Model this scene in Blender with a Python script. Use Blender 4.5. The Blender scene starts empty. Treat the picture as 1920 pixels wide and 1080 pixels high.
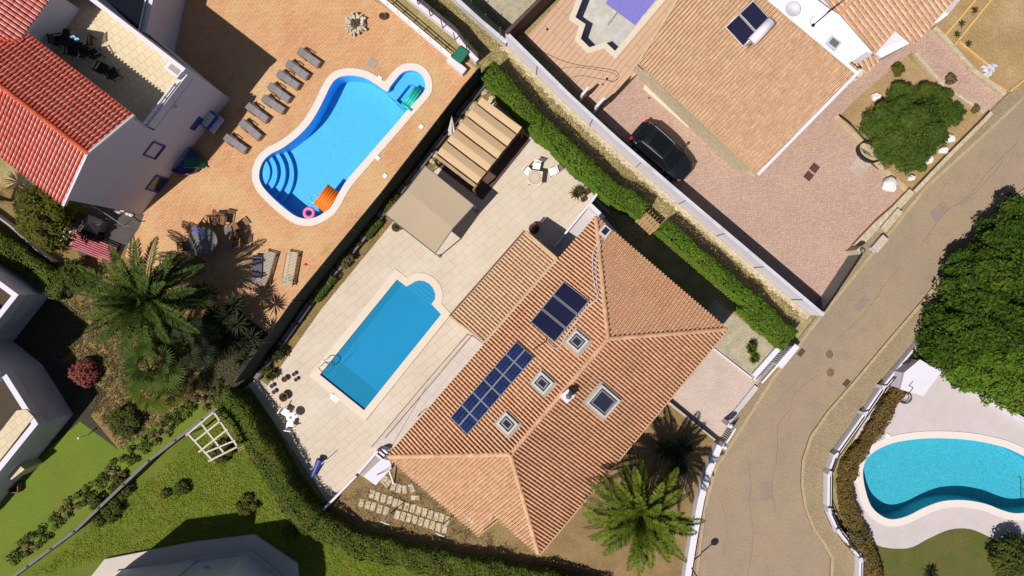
import bpy, math, random
import numpy as np
from mathutils import Vector, Matrix
from mathutils.geometry import tessellate_polygon

R = math.radians
SC = bpy.context.scene
COL = SC.collection
random.seed(7)
RNG = np.random.default_rng(11)

# ------------------------------------------------------------ camera, sky, sun, exposure
CAM_H = 40.0                      # metres above the ground, looking straight down
cam_d = bpy.data.cameras.new("camera")
cam = bpy.data.objects.new("camera", cam_d)
COL.objects.link(cam)
cam.location = (0, 0, CAM_H)
cam.rotation_euler = (0, 0, 0)
cam_d.sensor_width = 36.0
cam_d.lens = 24.0
cam_d.clip_end = 2000
SC.camera = cam

AZ, EL = R(39.5), R(57.0)         # direction the shadows fall (from +x towards +y) and sun elevation
sun_dir = Vector((math.cos(AZ) * math.cos(EL), math.sin(AZ) * math.cos(EL), -math.sin(EL)))
w = bpy.data.worlds.new("World")
SC.world = w
w.use_nodes = True
nt = w.node_tree
nt.nodes.clear()
sky = nt.nodes.new("ShaderNodeTexSky")
sky.sky_type = 'NISHITA'
sky.sun_disc = False
sky.sun_elevation = EL
sky.sun_rotation = math.atan2(-math.cos(AZ), -math.sin(AZ)) % (2 * math.pi)
bg = nt.nodes.new("ShaderNodeBackground")
bg.inputs[1].default_value = 0.05
out = nt.nodes.new("ShaderNodeOutputWorld")
nt.links.new(sky.outputs[0], bg.inputs[0])
nt.links.new(bg.outputs[0], out.inputs[0])
sl = bpy.data.lights.new("sun", 'SUN')
sl.energy = 5.0
sl.angle = R(0.5)
sl.color = (1.0, 0.94, 0.86)
so = bpy.data.objects.new("sun", sl)
COL.objects.link(so)
so.rotation_euler = sun_dir.to_track_quat('-Z', 'Y').to_euler()
so.location = (0, 0, 60)
SC.view_settings.view_transform = 'Standard'
SC.view_settings.look = 'None'
SC.view_settings.exposure = 0.05
SC.view_settings.gamma = 1.0
SC.view_settings.use_curve_mapping = False
SC.cycles.max_bounces = 6
SC.cycles.diffuse_bounces = 2
SC.cycles.transparent_max_bounces = 8
SC.cycles.use_denoising = True

# ------------------------------------------------------------ survey helpers
# The photograph was surveyed at 32 px per metre on the ground; W() turns a surveyed
# point and its height above ground into metres.
def W(px, py, z=0.0):
    f = (CAM_H - z) / 1280.0
    return ((px - 960) * f, (540 - py) * f)
def V(px, py, z=0.0):
    x, y = W(px, py, z)
    return Vector((x, y, z))
def WP(pts, z=0.0):
    return [W(a, b, z) for a, b in pts]

class Plane:
    def __init__(s, a, b, c):
        s.o = a
        s.n = (b - a).cross(c - a).normalized()
        if s.n.z < 0: s.n = -s.n
    def hit(s, px, py, up=0.0):
        o = Vector((0, 0, CAM_H)); d = V(px, py) - o
        t = (s.o + s.n * up - o).dot(s.n) / d.dot(s.n)
        return o + d * t
def wall_hit(px, py, a, b):
    """point of a vertical wall standing on ground line a-b seen at px,py"""
    a = Vector((a[0], a[1], 0)); b = Vector((b[0], b[1], 0))
    n = (b - a).cross(Vector((0, 0, 1))).normalized()
    o = Vector((0, 0, CAM_H)); d = V(px, py) - o
    t = (a - o).dot(n) / d.dot(n)
    return o + d * t

# ------------------------------------------------------------ materials
def srgb(c):
    return tuple(((v / 255) / 12.92 if v / 255 <= .04045 else (((v / 255) + .055) / 1.055) ** 2.4) for v in c)

def M(name, col, col2=None, rough=.8, nscale=1.5, grain=.0, gscale=60, bump=0, bscale=60, metal=0, spec=.3,
      brick=None, isl=0, stain=None, sscale=.6, samt=.5, trans=0, contrast=1, coat=0):
    m = bpy.data.materials.new(name); m.use_nodes = True
    t = m.node_tree; N = t.nodes; L = t.links
    b = N["Principled BSDF"]
    b.inputs["Roughness"].default_value = rough
    b.inputs["Metallic"].default_value = metal
    b.inputs["Specular IOR Level"].default_value = spec
    if coat: b.inputs["Coat Weight"].default_value = coat
    tc = N.new("ShaderNodeTexCoord").outputs["Object"]
    def noise(scale, detail=5, rgh=.6):
        n = N.new("ShaderNodeTexNoise"); n.inputs["Scale"].default_value = scale
        n.inputs["Detail"].default_value = detail; n.inputs["Roughness"].default_value = rgh
        L.new(tc, n.inputs["Vector"]); return n.outputs["Fac"]
    def ramp(x, a, c):
        r = N.new("ShaderNodeMapRange"); r.inputs[1].default_value = a; r.inputs[2].default_value = c
        L.new(x, r.inputs[0]); return r.outputs[0]
    def mix(f, a, c, mode='MIX'):
        x = N.new("ShaderNodeMix"); x.data_type = 'RGBA'; x.blend_type = mode
        for i, v in ((0, f), (6, a), (7, c)):
            if hasattr(v, "links"): L.new(v, x.inputs[i])
            elif i == 0: x.inputs[0].default_value = v
            else: x.inputs[i].default_value = (*v[:3], 1)
        return x.outputs[2]
    cur = col
    if col2 is not None:
        f = ramp(noise(nscale), .5 - .22 / contrast, .5 + .22 / contrast)
        cur = mix(f, col, col2)
    if isl:
        g = N.new("ShaderNodeNewGeometry")
        hs = N.new("ShaderNodeMapRange"); L.new(g.outputs["Random Per Island"], hs.inputs[0])
        hs.inputs[3].default_value = 1 - isl; hs.inputs[4].default_value = 1 + isl
        x = N.new("ShaderNodeVectorMath"); x.operation = 'SCALE'
        if hasattr(cur, "links"): L.new(cur, x.inputs[0])
        else: x.inputs[0].default_value = cur[:3]
        L.new(hs.outputs[0], x.inputs[3]); cur = x.outputs[0]
    bh = None
    if brick:
        mp = N.new("ShaderNodeMapping"); L.new(tc, mp.inputs[0])
        mp.inputs["Rotation"].default_value = (0, 0, brick.get("rot", 0))
        bt = N.new("ShaderNodeTexBrick"); L.new(mp.outputs[0], bt.inputs["Vector"])
        bt.inputs["Scale"].default_value = 1
        bt.inputs["Brick Width"].default_value = brick["w"]; bt.inputs["Row Height"].default_value = brick["h"]
        bt.inputs["Mortar Size"].default_value = brick.get("m", .01); bt.inputs["Mortar Smooth"].default_value = .3
        bt.inputs["Bias"].default_value = brick.get("bias", 0)
        bt.offset = brick.get("off", .5)
        bt.inputs["Color1"].default_value = (1, 1, 1, 1)
        v = brick.get("var", .75); cv = brick.get("tint", (v, v, v))
        bt.inputs["Color2"].default_value = (*cv, 1)
        bt.inputs["Mortar"].default_value = (*brick.get("mc", (.5, .5, .5)), 1)
        cur = mix(1.0, cur, bt.outputs["Color"], 'MULTIPLY')
        bh = bt.outputs["Fac"]
    if stain is not None:
        f = ramp(noise(sscale, 6, .65), .48, .68)
        ff = N.new("ShaderNodeMath"); ff.operation = 'MULTIPLY'; L.new(f, ff.inputs[0]); ff.inputs[1].default_value = samt
        cur = mix(ff.outputs[0], cur, stain)
    if grain:
        f = ramp(noise(gscale, 3, .7), .3, .7)
        r = N.new("ShaderNodeMapRange"); L.new(f, r.inputs[0]); r.inputs[3].default_value = 1 - grain; r.inputs[4].default_value = 1 + grain
        x = N.new("ShaderNodeVectorMath"); x.operation = 'SCALE'
        if hasattr(cur, "links"): L.new(cur, x.inputs[0])
        else: x.inputs[0].default_value = cur[:3]
        L.new(r.outputs[0], x.inputs[3]); cur = x.outputs[0]
    if hasattr(cur, "links"): L.new(cur, b.inputs["Base Color"])
    else: b.inputs["Base Color"].default_value = (*cur[:3], 1)
    if bump or bh is not None:
        bp = N.new("ShaderNodeBump"); bp.inputs["Strength"].default_value = 1.0; bp.inputs["Distance"].default_value = max(bump, .001)
        h = noise(bscale, 4, .6)
        if bh is not None:
            x = N.new("ShaderNodeMath"); x.operation = 'SUBTRACT'; L.new(h, x.inputs[0]); L.new(bh, x.inputs[1]); h = x.outputs[0]
        L.new(h, bp.inputs["Height"]); L.new(bp.outputs[0], b.inputs["Normal"])
    if trans:
        b.inputs["Specular IOR Level"].default_value = .12; b.inputs["Roughness"].default_value = .75
        tr = N.new("ShaderNodeBsdfTranslucent"); ms = N.new("ShaderNodeMixShader"); ms.inputs[0].default_value = trans
        if hasattr(cur, "links"): L.new(cur, tr.inputs[0])
        else: tr.inputs[0].default_value = (*cur[:3], 1)
        L.new(b.outputs[0], ms.inputs[1]); L.new(tr.outputs[0], ms.inputs[2])
        L.new(ms.outputs[0], N["Material Output"].inputs[0])
    return m

def tile_mat(name, cover, cover2, channel, dirt, dirt_amt=.5, var=.25, dscale=.5, thr=.585):
    m = bpy.data.materials.new(name); m.use_nodes = True
    t = m.node_tree; N = t.nodes; L = t.links; b = N["Principled BSDF"]
    b.inputs["Roughness"].default_value = .85; b.inputs["Specular IOR Level"].default_value = .2
    uv = N.new("ShaderNodeTexCoord")
    fl = N.new("ShaderNodeVectorMath"); fl.operation = 'FLOOR'; L.new(uv.outputs["UV"], fl.inputs[0])
    wn = N.new("ShaderNodeTexWhiteNoise"); wn.noise_dimensions = '2D'; L.new(fl.outputs[0], wn.inputs["Vector"])
    fr = N.new("ShaderNodeVectorMath"); fr.operation = 'FRACTION'; L.new(uv.outputs["UV"], fr.inputs[0])
    sp = N.new("ShaderNodeSeparateXYZ"); L.new(fr.outputs[0], sp.inputs[0])
    ch = N.new("ShaderNodeMath"); ch.operation = 'GREATER_THAN'; L.new(sp.outputs[0], ch.inputs[0]); ch.inputs[1].default_value = thr
    def mix(f, a, c, mode='MIX'):
        x = N.new("ShaderNodeMix"); x.data_type = 'RGBA'; x.blend_type = mode
        for i, v in ((0, f), (6, a), (7, c)):
            if hasattr(v, "links"): L.new(v, x.inputs[i])
            elif i == 0: x.inputs[0].default_value = v
            else: x.inputs[i].default_value = (*v, 1)
        return x.outputs[2]
    c1 = mix(wn.outputs["Value"], cover, cover2)
    c2 = mix(ch.outputs[0], c1, channel)
    n1 = N.new("ShaderNodeTexNoise"); n1.inputs["Scale"].default_value = dscale; n1.inputs["Detail"].default_value = 7
    n1.inputs["Roughness"].default_value = .7
    L.new(uv.outputs["Object"], n1.inputs["Vector"])
    r = N.new("ShaderNodeMapRange"); r.inputs[1].default_value = .42; r.inputs[2].default_value = .7; r.inputs[4].default_value = dirt_amt
    L.new(n1.outputs["Fac"], r.inputs[0])
    c3 = mix(r.outputs[0], c2, dirt)
    n2 = N.new("ShaderNodeTexNoise"); n2.inputs["Scale"].default_value = 14; n2.inputs["Detail"].default_value = 4
    L.new(uv.outputs["Object"], n2.inputs["Vector"])
    r2 = N.new("ShaderNodeMapRange"); r2.inputs[1].default_value = .3; r2.inputs[2].default_value = .7
    r2.inputs[3].default_value = 1 - var; r2.inputs[4].default_value = 1 + var; L.new(n2.outputs["Fac"], r2.inputs[0])
    x = N.new("ShaderNodeVectorMath"); x.operation = 'SCALE'; L.new(c3, x.inputs[0]); L.new(r2.outputs[0], x.inputs[3])
    L.new(x.outputs[0], b.inputs["Base Color"])
    return m

def water_mat(name, tint, body=None, amt=0):
    m = bpy.data.materials.new(name); m.use_nodes = True
    t = m.node_tree; N = t.nodes; L = t.links; N.clear()
    o = N.new("ShaderNodeOutputMaterial"); tr = N.new("ShaderNodeBsdfTransparent"); tr.inputs[0].default_value = (*tint, 1)
    gl = N.new("ShaderNodeBsdfGlossy"); gl.inputs["Roughness"].default_value = .03
    fr = N.new("ShaderNodeFresnel"); fr.inputs["IOR"].default_value = 1.33
    tc = N.new("ShaderNodeTexCoord"); ns = N.new("ShaderNodeTexNoise"); ns.inputs["Scale"].default_value = 2.5; ns.inputs["Detail"].default_value = 3
    L.new(tc.outputs["Object"], ns.inputs["Vector"])
    bp = N.new("ShaderNodeBump"); bp.inputs["Distance"].default_value = .02; L.new(ns.outputs["Fac"], bp.inputs["Height"])
    L.new(bp.outputs[0], gl.inputs["Normal"]); L.new(bp.outputs[0], fr.inputs["Normal"])
    under = tr.outputs[0]
    if body:
        df = N.new("ShaderNodeBsdfDiffuse"); df.inputs[0].default_value = (*body, 1)
        mm = N.new("ShaderNodeMixShader"); mm.inputs[0].default_value = amt
        L.new(tr.outputs[0], mm.inputs[1]); L.new(df.outputs[0], mm.inputs[2]); under = mm.outputs[0]
    mx = N.new("ShaderNodeMixShader"); L.new(fr.outputs[0], mx.inputs[0]); L.new(under, mx.inputs[1]); L.new(gl.outputs[0], mx.inputs[2])
    L.new(mx.outputs[0], o.inputs[0]); return m

# ------------------------------------------------------------ mesh builder
def world_loc(o):
    p = Vector((0, 0, 0))
    while o is not None:
        p += o.location; o = o.parent
    return p

class MB:
    def __init__(s): s.v = []; s.f = []
    def add(s, vs, fs):
        n = len(s.v); s.v += [tuple(p) for p in vs]; s.f += [tuple(i + n for i in f) for f in fs]; return s
    def box(s, c, size, rot=0, rx=0, ry=0):
        x, y, z = [k / 2 for k in size]
        m = Matrix.Translation(Vector(c)) @ Matrix.Rotation(rot, 4, 'Z') @ Matrix.Rotation(ry, 4, 'Y') @ Matrix.Rotation(rx, 4, 'X')
        vs = [m @ Vector(p) for p in ((-x, -y, -z), (x, -y, -z), (x, y, -z), (-x, y, -z), (-x, -y, z), (x, -y, z), (x, y, z), (-x, y, z))]
        return s.add(vs, ((0, 3, 2, 1), (4, 5, 6, 7), (0, 1, 5, 4), (1, 2, 6, 5), (2, 3, 7, 6), (3, 0, 4, 7)))
    def sheet(s, poly, z, holes=()):
        loops = [list(poly)] + [list(h) for h in holes]
        flat = [p for l in loops for p in l]
        tris = tessellate_polygon([[Vector((p[0], p[1], 0)) for p in l] for l in loops])
        fs = []
        for a, b, c in tris:
            A, B, C_ = flat[a], flat[b], flat[c]
            cr = (B[0] - A[0]) * (C_[1] - A[1]) - (B[1] - A[1]) * (C_[0] - A[0])
            fs.append((a, b, c) if cr > 0 else (a, c, b))
        return s.add([(p[0], p[1], z) for p in flat], fs)
    def prism(s, poly, z0, z1, bottom=False):
        poly = list(poly)
        ar = sum(poly[i][0] * poly[(i + 1) % len(poly)][1] - poly[(i + 1) % len(poly)][0] * poly[i][1] for i in range(len(poly)))
        if ar < 0: poly.reverse()
        n = len(poly)
        s.sheet(poly, z1)
        s.add([(p[0], p[1], z0) for p in poly] + [(p[0], p[1], z1) for p in poly],
              [(i, (i + 1) % n, n + (i + 1) % n, n + i) for i in range(n)])
        return s
    def slab3(s, poly3, th):
        """closed slab hanging th below a planar 3d polygon"""
        n = len(poly3); a = list(poly3); b = [p - Vector((0, 0, th)) for p in poly3]
        tris = tessellate_polygon([[Vector((p.x, p.y, 0)) for p in a]])
        s.add(a + b, [t for t in tris] + [(t[0] + n, t[2] + n, t[1] + n) for t in tris] + [(i, (i + 1) % n, n + (i + 1) % n, n + i) for i in range(n)])
        return s
    def ring(s, inner, outer, z0, z1):
        n = len(inner)
        vs = [(p[0], p[1], z) for z in (z0, z1) for q in (inner, outer) for p in q]
        f = []
        for i in range(n):
            j = (i + 1) % n
            f += [(2 * n + i, 2 * n + j, 3 * n + j, 3 * n + i), (i, 2 * n + i, 2 * n + j, j)[::-1], (n + i, n + j, 3 * n + j, 3 * n + i)]
        return s.add(vs, f)
    def wall(s, a, b, th, z0, z1, ext=0):
        a = Vector(a[:2]); b = Vector(b[:2]); d = b - a; l = d.length
        c = (a + b) / 2
        return s.box((c.x, c.y, (z0 + z1) / 2), (l + ext, th, z1 - z0), math.atan2(d.y, d.x))
    def strip(s, pts, w0, w1, z0, z1):
        """solid running along pts from offset w0 to w1 (left positive)"""
        L_ = offset_line(pts, w0); R_ = offset_line(pts, w1); n = len(pts)
        vs = [(p[0], p[1], z) for z in (z0, z1) for q in (L_, R_) for p in q]
        f = []
        for i in range(n - 1):
            f += [(2 * n + i, 2 * n + i + 1, 3 * n + i + 1, 3 * n + i)[::-1], (i, i + 1, 2 * n + i + 1, 2 * n + i), (n + i, 3 * n + i, 3 * n + i + 1, n + i + 1)]
        f += [(0, 2 * n, 3 * n, n), (n - 1, 2 * n - 1, 4 * n - 1, 3 * n - 1)]
        return s.add(vs, f)
    def tube(s, a, b, r0, r1=None, n=8, caps=True):
        a = Vector(a); b = Vector(b); r1 = r0 if r1 is None else r1
        d = (b - a).normalized(); u = d.orthogonal().normalized(); w_ = d.cross(u)
        vs = []
        for p, r in ((a, r0), (b, r1)):
            vs += [p + (u * math.cos(2 * math.pi * i / n) + w_ * math.sin(2 * math.pi * i / n)) * r for i in range(n)]
        f = [(i, (i + 1) % n, n + (i + 1) % n, n + i) for i in range(n)]
        if caps: f += [tuple(range(n))[::-1], tuple(range(n, 2 * n))]
        return s.add(vs, f)
    def path(s, pts, r, n=6):
        for a, b in zip(pts[:-1], pts[1:]): s.tube(a, b, r, r, n)
        return s
    def lathe(s, c, prof, n=20, rx=1, ry=1, ph=0):
        c = Vector(c); vs = []; m = len(prof)
        for r, z in prof:
            vs += [(c.x + math.cos(2 * math.pi * i / n + ph) * r * rx, c.y + math.sin(2 * math.pi * i / n + ph) * r * ry, c.z + z) for i in range(n)]
        f = [(k * n + i, k * n + (i + 1) % n, (k + 1) * n + (i + 1) % n, (k + 1) * n + i) for k in range(m - 1) for i in range(n)]
        f += [tuple(range(n))[::-1], tuple(range((m - 1) * n, m * n))]
        return s.add(vs, f)
    def blob(s, c, rx, ry, rz, amp=.15, seed=0, n=14, m=9):
        rr = random.Random(seed); ph = [rr.uniform(0, 6.28) for _ in range(6)]
        vs = []; c = Vector(c)
        for k in range(m + 1):
            th = math.pi * k / m
            for i in range(n):
                a = 2 * math.pi * i / n
                q = 1 + amp * (math.sin(3 * a + ph[0] + 2 * th) + .7 * math.sin(5 * a + ph[1] - 3 * th) + .5 * math.sin(8 * a + ph[2]) * math.sin(4 * th + ph[3]))
                vs.append((c.x + rx * q * math.sin(th) * math.cos(a), c.y + ry * q * math.sin(th) * math.sin(a), c.z - rz * q * math.cos(th)))
        f = [(k * n + i, k * n + (i + 1) % n, (k + 1) * n + (i + 1) % n, (k + 1) * n + i) for k in range(m) for i in range(n)]
        return s.add(vs, f)
    def torus(s, c, R_, r, n=24, m=8, sq=1.0):
        c = Vector(c); vs = []
        for i in range(n):
            a = 2 * math.pi * i / n
            for j in range(m):
                b = 2 * math.pi * j / m
                q = R_ + r * math.cos(b)
                vs.append((c.x + q * math.cos(a), c.y + q * sq * math.sin(a), c.z + r * math.sin(b)))
        f = [(i * m + j, ((i + 1) % n) * m + j, ((i + 1) % n) * m + (j + 1) % m, i * m + (j + 1) % m) for i in range(n) for j in range(m)]
        return s.add(vs, f)
    def build(s, name, mat, parent=None, smooth=False):
        me = bpy.data.meshes.new(name)
        off = world_loc(parent) if parent else Vector((0, 0, 0))
        me.from_pydata([(p[0] - off.x, p[1] - off.y, p[2] - off.z) for p in s.v], [], s.f)
        me.materials.append(mat)
        if smooth: me.polygons.foreach_set("use_smooth", [True] * len(me.polygons))
        me.update()
        o = bpy.data.objects.new(name, me); COL.objects.link(o)
        if parent: o.parent = parent
        return o

def offset_line(pts, d):
    out = []; n = len(pts)
    for i, p in enumerate(pts):
        a = Vector(pts[max(i - 1, 0)][:2]); c = Vector(pts[min(i + 1, n - 1)][:2]); q = Vector(p[:2])
        t1 = (q - a).normalized() if i > 0 else (c - q).normalized()
        t2 = (c - q).normalized() if i < n - 1 else t1
        n1 = Vector((-t1.y, t1.x)); n2 = Vector((-t2.y, t2.x)); m = (n1 + n2).normalized()
        k = d / max(.4, m.dot(n1)); out.append((q.x + m.x * k, q.y + m.y * k))
    return out
def area2(poly):
    return sum(poly[i][0] * poly[(i + 1) % len(poly)][1] - poly[(i + 1) % len(poly)][0] * poly[i][1] for i in range(len(poly)))
def offset_poly(poly, d):
    """grow a polygon by d"""
    n = len(poly); sg = 1 if area2(poly) > 0 else -1; out = []
    for i in range(n):
        a, q, c = (Vector(poly[(i + k) % n][:2]) for k in (-1, 0, 1))
        t1 = (q - a).normalized(); t2 = (c - q).normalized()
        n1 = Vector((t1.y, -t1.x)) * sg; n2 = Vector((t2.y, -t2.x)) * sg
        m = (n1 + n2); m = m.normalized() if m.length > 1e-6 else n1
        k = d / max(.5, m.dot(n1)); out.append((q.x + m.x * k, q.y + m.y * k))
    return out
def smooth_closed(pts, sub=4):
    n = len(pts); out = []
    for i in range(n):
        p0, p1, p2, p3 = (Vector(pts[(i + k) % n]) for k in (-1, 0, 1, 2))
        for j in range(sub):
            t = j / sub
            out.append(tuple(.5 * ((2 * p1) + (p2 - p0) * t + (2 * p0 - 5 * p1 + 4 * p2 - p3) * t * t + (3 * p1 - p0 - 3 * p2 + p3) * t ** 3)))
    return out
def smooth_open(pts, sub=6):
    n = len(pts); out = []
    for i in range(n - 1):
        p0, p1, p2, p3 = (Vector(pts[min(max(i + k, 0), n - 1)]) for k in (-1, 0, 1, 2))
        for j in range(sub):
            t = j / sub
            out.append(tuple(.5 * ((2 * p1) + (p2 - p0) * t + (2 * p0 - 5 * p1 + 4 * p2 - p3) * t * t + (3 * p1 - p0 - 3 * p2 + p3) * t ** 3)))
    out.append(tuple(pts[-1])); return out
def pinside(p, poly):
    x, y = p; c = False; n = len(poly); j = n - 1
    for i in range(n):
        xi, yi = poly[i][:2]; xj, yj = poly[j][:2]
        if (yi > y) != (yj > y) and x < (xj - xi) * (y - yi) / (yj - yi) + xi: c = not c
        j = i
    return c

# ------------------------------------------------------------ things
def thing(name, label, cat, loc=(0, 0, 0), group=None):
    o = bpy.data.objects.new(name, None); COL.objects.link(o)
    o.location = loc; o["label"] = label; o["category"] = cat
    if group: o["group"] = group
    return o
def tag(o, label, cat, group=None, kind=None):
    o["label"] = label; o["category"] = cat
    if group: o["group"] = group
    if kind: o["kind"] = kind
    return o
def struct(name, mb, mat, smooth=False):
    o = mb.build(name, mat, None, smooth); o["kind"] = "structure"; return o
def copy_tree(o, parent=None):
    c = o.copy(); COL.objects.link(c); c.parent = parent
    for ch in [k for k in o.children]:
        copy_tree(ch, c)
    return c
def place(proto, first, x, y, rz, label, z=0, group=None, s=None):
    o = proto if first else copy_tree(proto)
    o.location = (x, y, z); o.rotation_euler = (0, 0, rz); o["label"] = label
    if group: o["group"] = group
    if s: o.scale = (s, s, s)
    return o
def pxang(dx, dy):
    return math.atan2(-dy, dx)

# leaves: many small diamond leaves as one mesh
def leaf_arrays(pts, L_, W_, up=1.0, dirs=None, tilt=.8):
    n = len(pts)
    nrm = RNG.normal(size=(n, 3)) * tilt; nrm[:, 2] = np.abs(nrm[:, 2]) + up
    if dirs is not None: nrm = nrm * .7 + dirs * 1.2
    nrm /= np.linalg.norm(nrm, axis=1)[:, None]
    r = RNG.normal(size=(n, 3)); d = np.cross(nrm, r); d /= np.linalg.norm(d, axis=1)[:, None] + 1e-9
    sd = np.cross(nrm, d)
    k = RNG.uniform(.65, 1.35, n)[:, None]
    a = pts - d * L_ / 2 * k; c = pts + d * L_ / 2 * k
    b = pts + sd * W_ / 2 * k; e = pts - sd * W_ / 2 * k
    return np.stack([a, b, c, e], 1).reshape(-1, 3)
def quads_obj(name, quads, mat, parent=None, extra=None):
    """quads: (4n,3) array; extra: MB of additional geometry"""
    off = np.array(world_loc(parent)) if parent else np.zeros(3)
    n4 = len(quads); nq = n4 // 4
    ev = np.array(extra.v, dtype=float).reshape(-1, 3) if extra else np.zeros((0, 3))
    allv = np.concatenate([quads, ev]) - off
    ef = extra.f if extra else []
    me = bpy.data.meshes.new(name)
    me.vertices.add(len(allv)); me.vertices.foreach_set("co", allv.astype(np.float32).ravel())
    li = np.arange(n4, dtype=np.int32)
    if ef:
        el = np.concatenate([np.array(f, dtype=np.int32) for f in ef]) + n4; ln = np.array([len(f) for f in ef], dtype=np.int32)
        li = np.concatenate([li, el]); tot = np.concatenate([np.full(nq, 4, np.int32), ln])
    else: tot = np.full(nq, 4, np.int32)
    st = np.concatenate([[0], np.cumsum(tot)[:-1]]).astype(np.int32)
    me.loops.add(len(li)); me.loops.foreach_set("vertex_index", li)
    me.polygons.add(len(tot)); me.polygons.foreach_set("loop_start", st)
    me.update(calc_edges=True); me.validate()
    me.materials.append(mat)
    o = bpy.data.objects.new(name, me); COL.objects.link(o)
    if parent: o.parent = parent
    return o
def crown_points(lobes, per_m2):
    out = []; dirs = []
    for c, r in lobes:
        n = int(4 * math.pi * r * r * per_m2 * .75)
        d = RNG.normal(size=(n, 3)); d[:, 2] = np.where(d[:, 2] < -.4, -d[:, 2], d[:, 2]); d /= np.linalg.norm(d, axis=1)[:, None]
        a = np.arctan2(d[:, 1], d[:, 0])
        q = 1 + .10 * np.sin(4 * a + c[0]) + .10 * np.sin(7 * a + c[1] + 5 * d[:, 2]) + .06 * np.sin(13 * a + 9 * d[:, 2])
        p = np.array(c) + d * (r * q * RNG.uniform(.72, 1.06, n))[:, None]
        keep = np.ones(n, bool)
        for c2, r2 in lobes:
            if c2 is c: continue
            keep &= np.linalg.norm(p - np.array(c2), axis=1) > r2 * .72
        out.append(p[keep]); dirs.append(d[keep])
    return np.concatenate(out), np.concatenate(dirs)
def limbs(mb, base, lobes, r):
    b = Vector(base); top = Vector((b.x, b.y, b.z)) + (Vector(lobes[0][0]) - b) * .45
    mb.tube(b, top, r, r * .75, 10)
    for c, rad in lobes:
        c = Vector(c); mid = top.lerp(c, .5) + Vector((0, 0, .1))
        mb.tube(top, mid, r * .55, r * .35, 7); mb.tube(mid, c, r * .35, r * .12, 6)
        for k in range(4):
            e = c + Vector((random.uniform(-1, 1), random.uniform(-1, 1), random.uniform(0, 1))).normalized() * rad * .8
            mb.tube(mid.lerp(c, .4), e, r * .2, r * .05, 5)
def tree(name, label, cat, base, lobes, mat, trunk_mat, per_m2=170, L_=.2, W_=.1, r=.14, group=None, up=1.0, tilt=.9):
    rr = random.Random(len(label)); extra = []
    for c, rad in lobes:
        for k in range(7):
            a = rr.uniform(0, 6.28); q = rr.uniform(.35, 1.02) * rad; e = math.acos(min(1, q / rad / 1.05))
            extra.append(((c[0] + math.cos(a) * q, c[1] + math.sin(a) * q, c[2] + math.sin(e) * rad * .85), rad * rr.uniform(.22, .4)))
    root = thing(name, label, cat, (base[0], base[1], 0), group)
    t = MB(); limbs(t, (base[0], base[1], 0), lobes, r); t.build("trunk", trunk_mat, root, True)
    p, d = crown_points(lobes, per_m2 * .75); p2, d2_ = crown_points(extra, per_m2); p = np.concatenate([p, p2]); d = np.concatenate([d, d2_])
    p[:, 2] = np.maximum(p[:, 2], .05)
    quads_obj("crown", leaf_arrays(p, L_, W_, up, d, tilt), mat, root)
    return root
def shrub(name, label, cat, c, r, h, mat, per_m2=220, L_=.14, W_=.08, group=None, nl=5, seed=0, stem=None):
    rr = random.Random(seed)
    lobes = [((c[0], c[1], h * .5), max(.12, min(r * .7, h * .55)))]
    for k in range(nl):
        a = 6.283 * k / nl + rr.uniform(-.4, .4); q = r * rr.uniform(.45, .65)
        lobes.append(((c[0] + math.cos(a) * q, c[1] + math.sin(a) * q, h * rr.uniform(.35, .55)), min(r * rr.uniform(.4, .55), h * .6)))
    root = thing(name, label, cat, (c[0], c[1], 0), group)
    t = MB()
    for l in lobes: t.tube((c[0], c[1], 0), l[0], .035, .012, 5)
    t.build("stem", stem or MAT["bark"], root)
    p, d = crown_points(lobes, per_m2)
    quads_obj("foliage", leaf_arrays(p, L_, W_, 1, d), mat, root)
    return root
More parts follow.
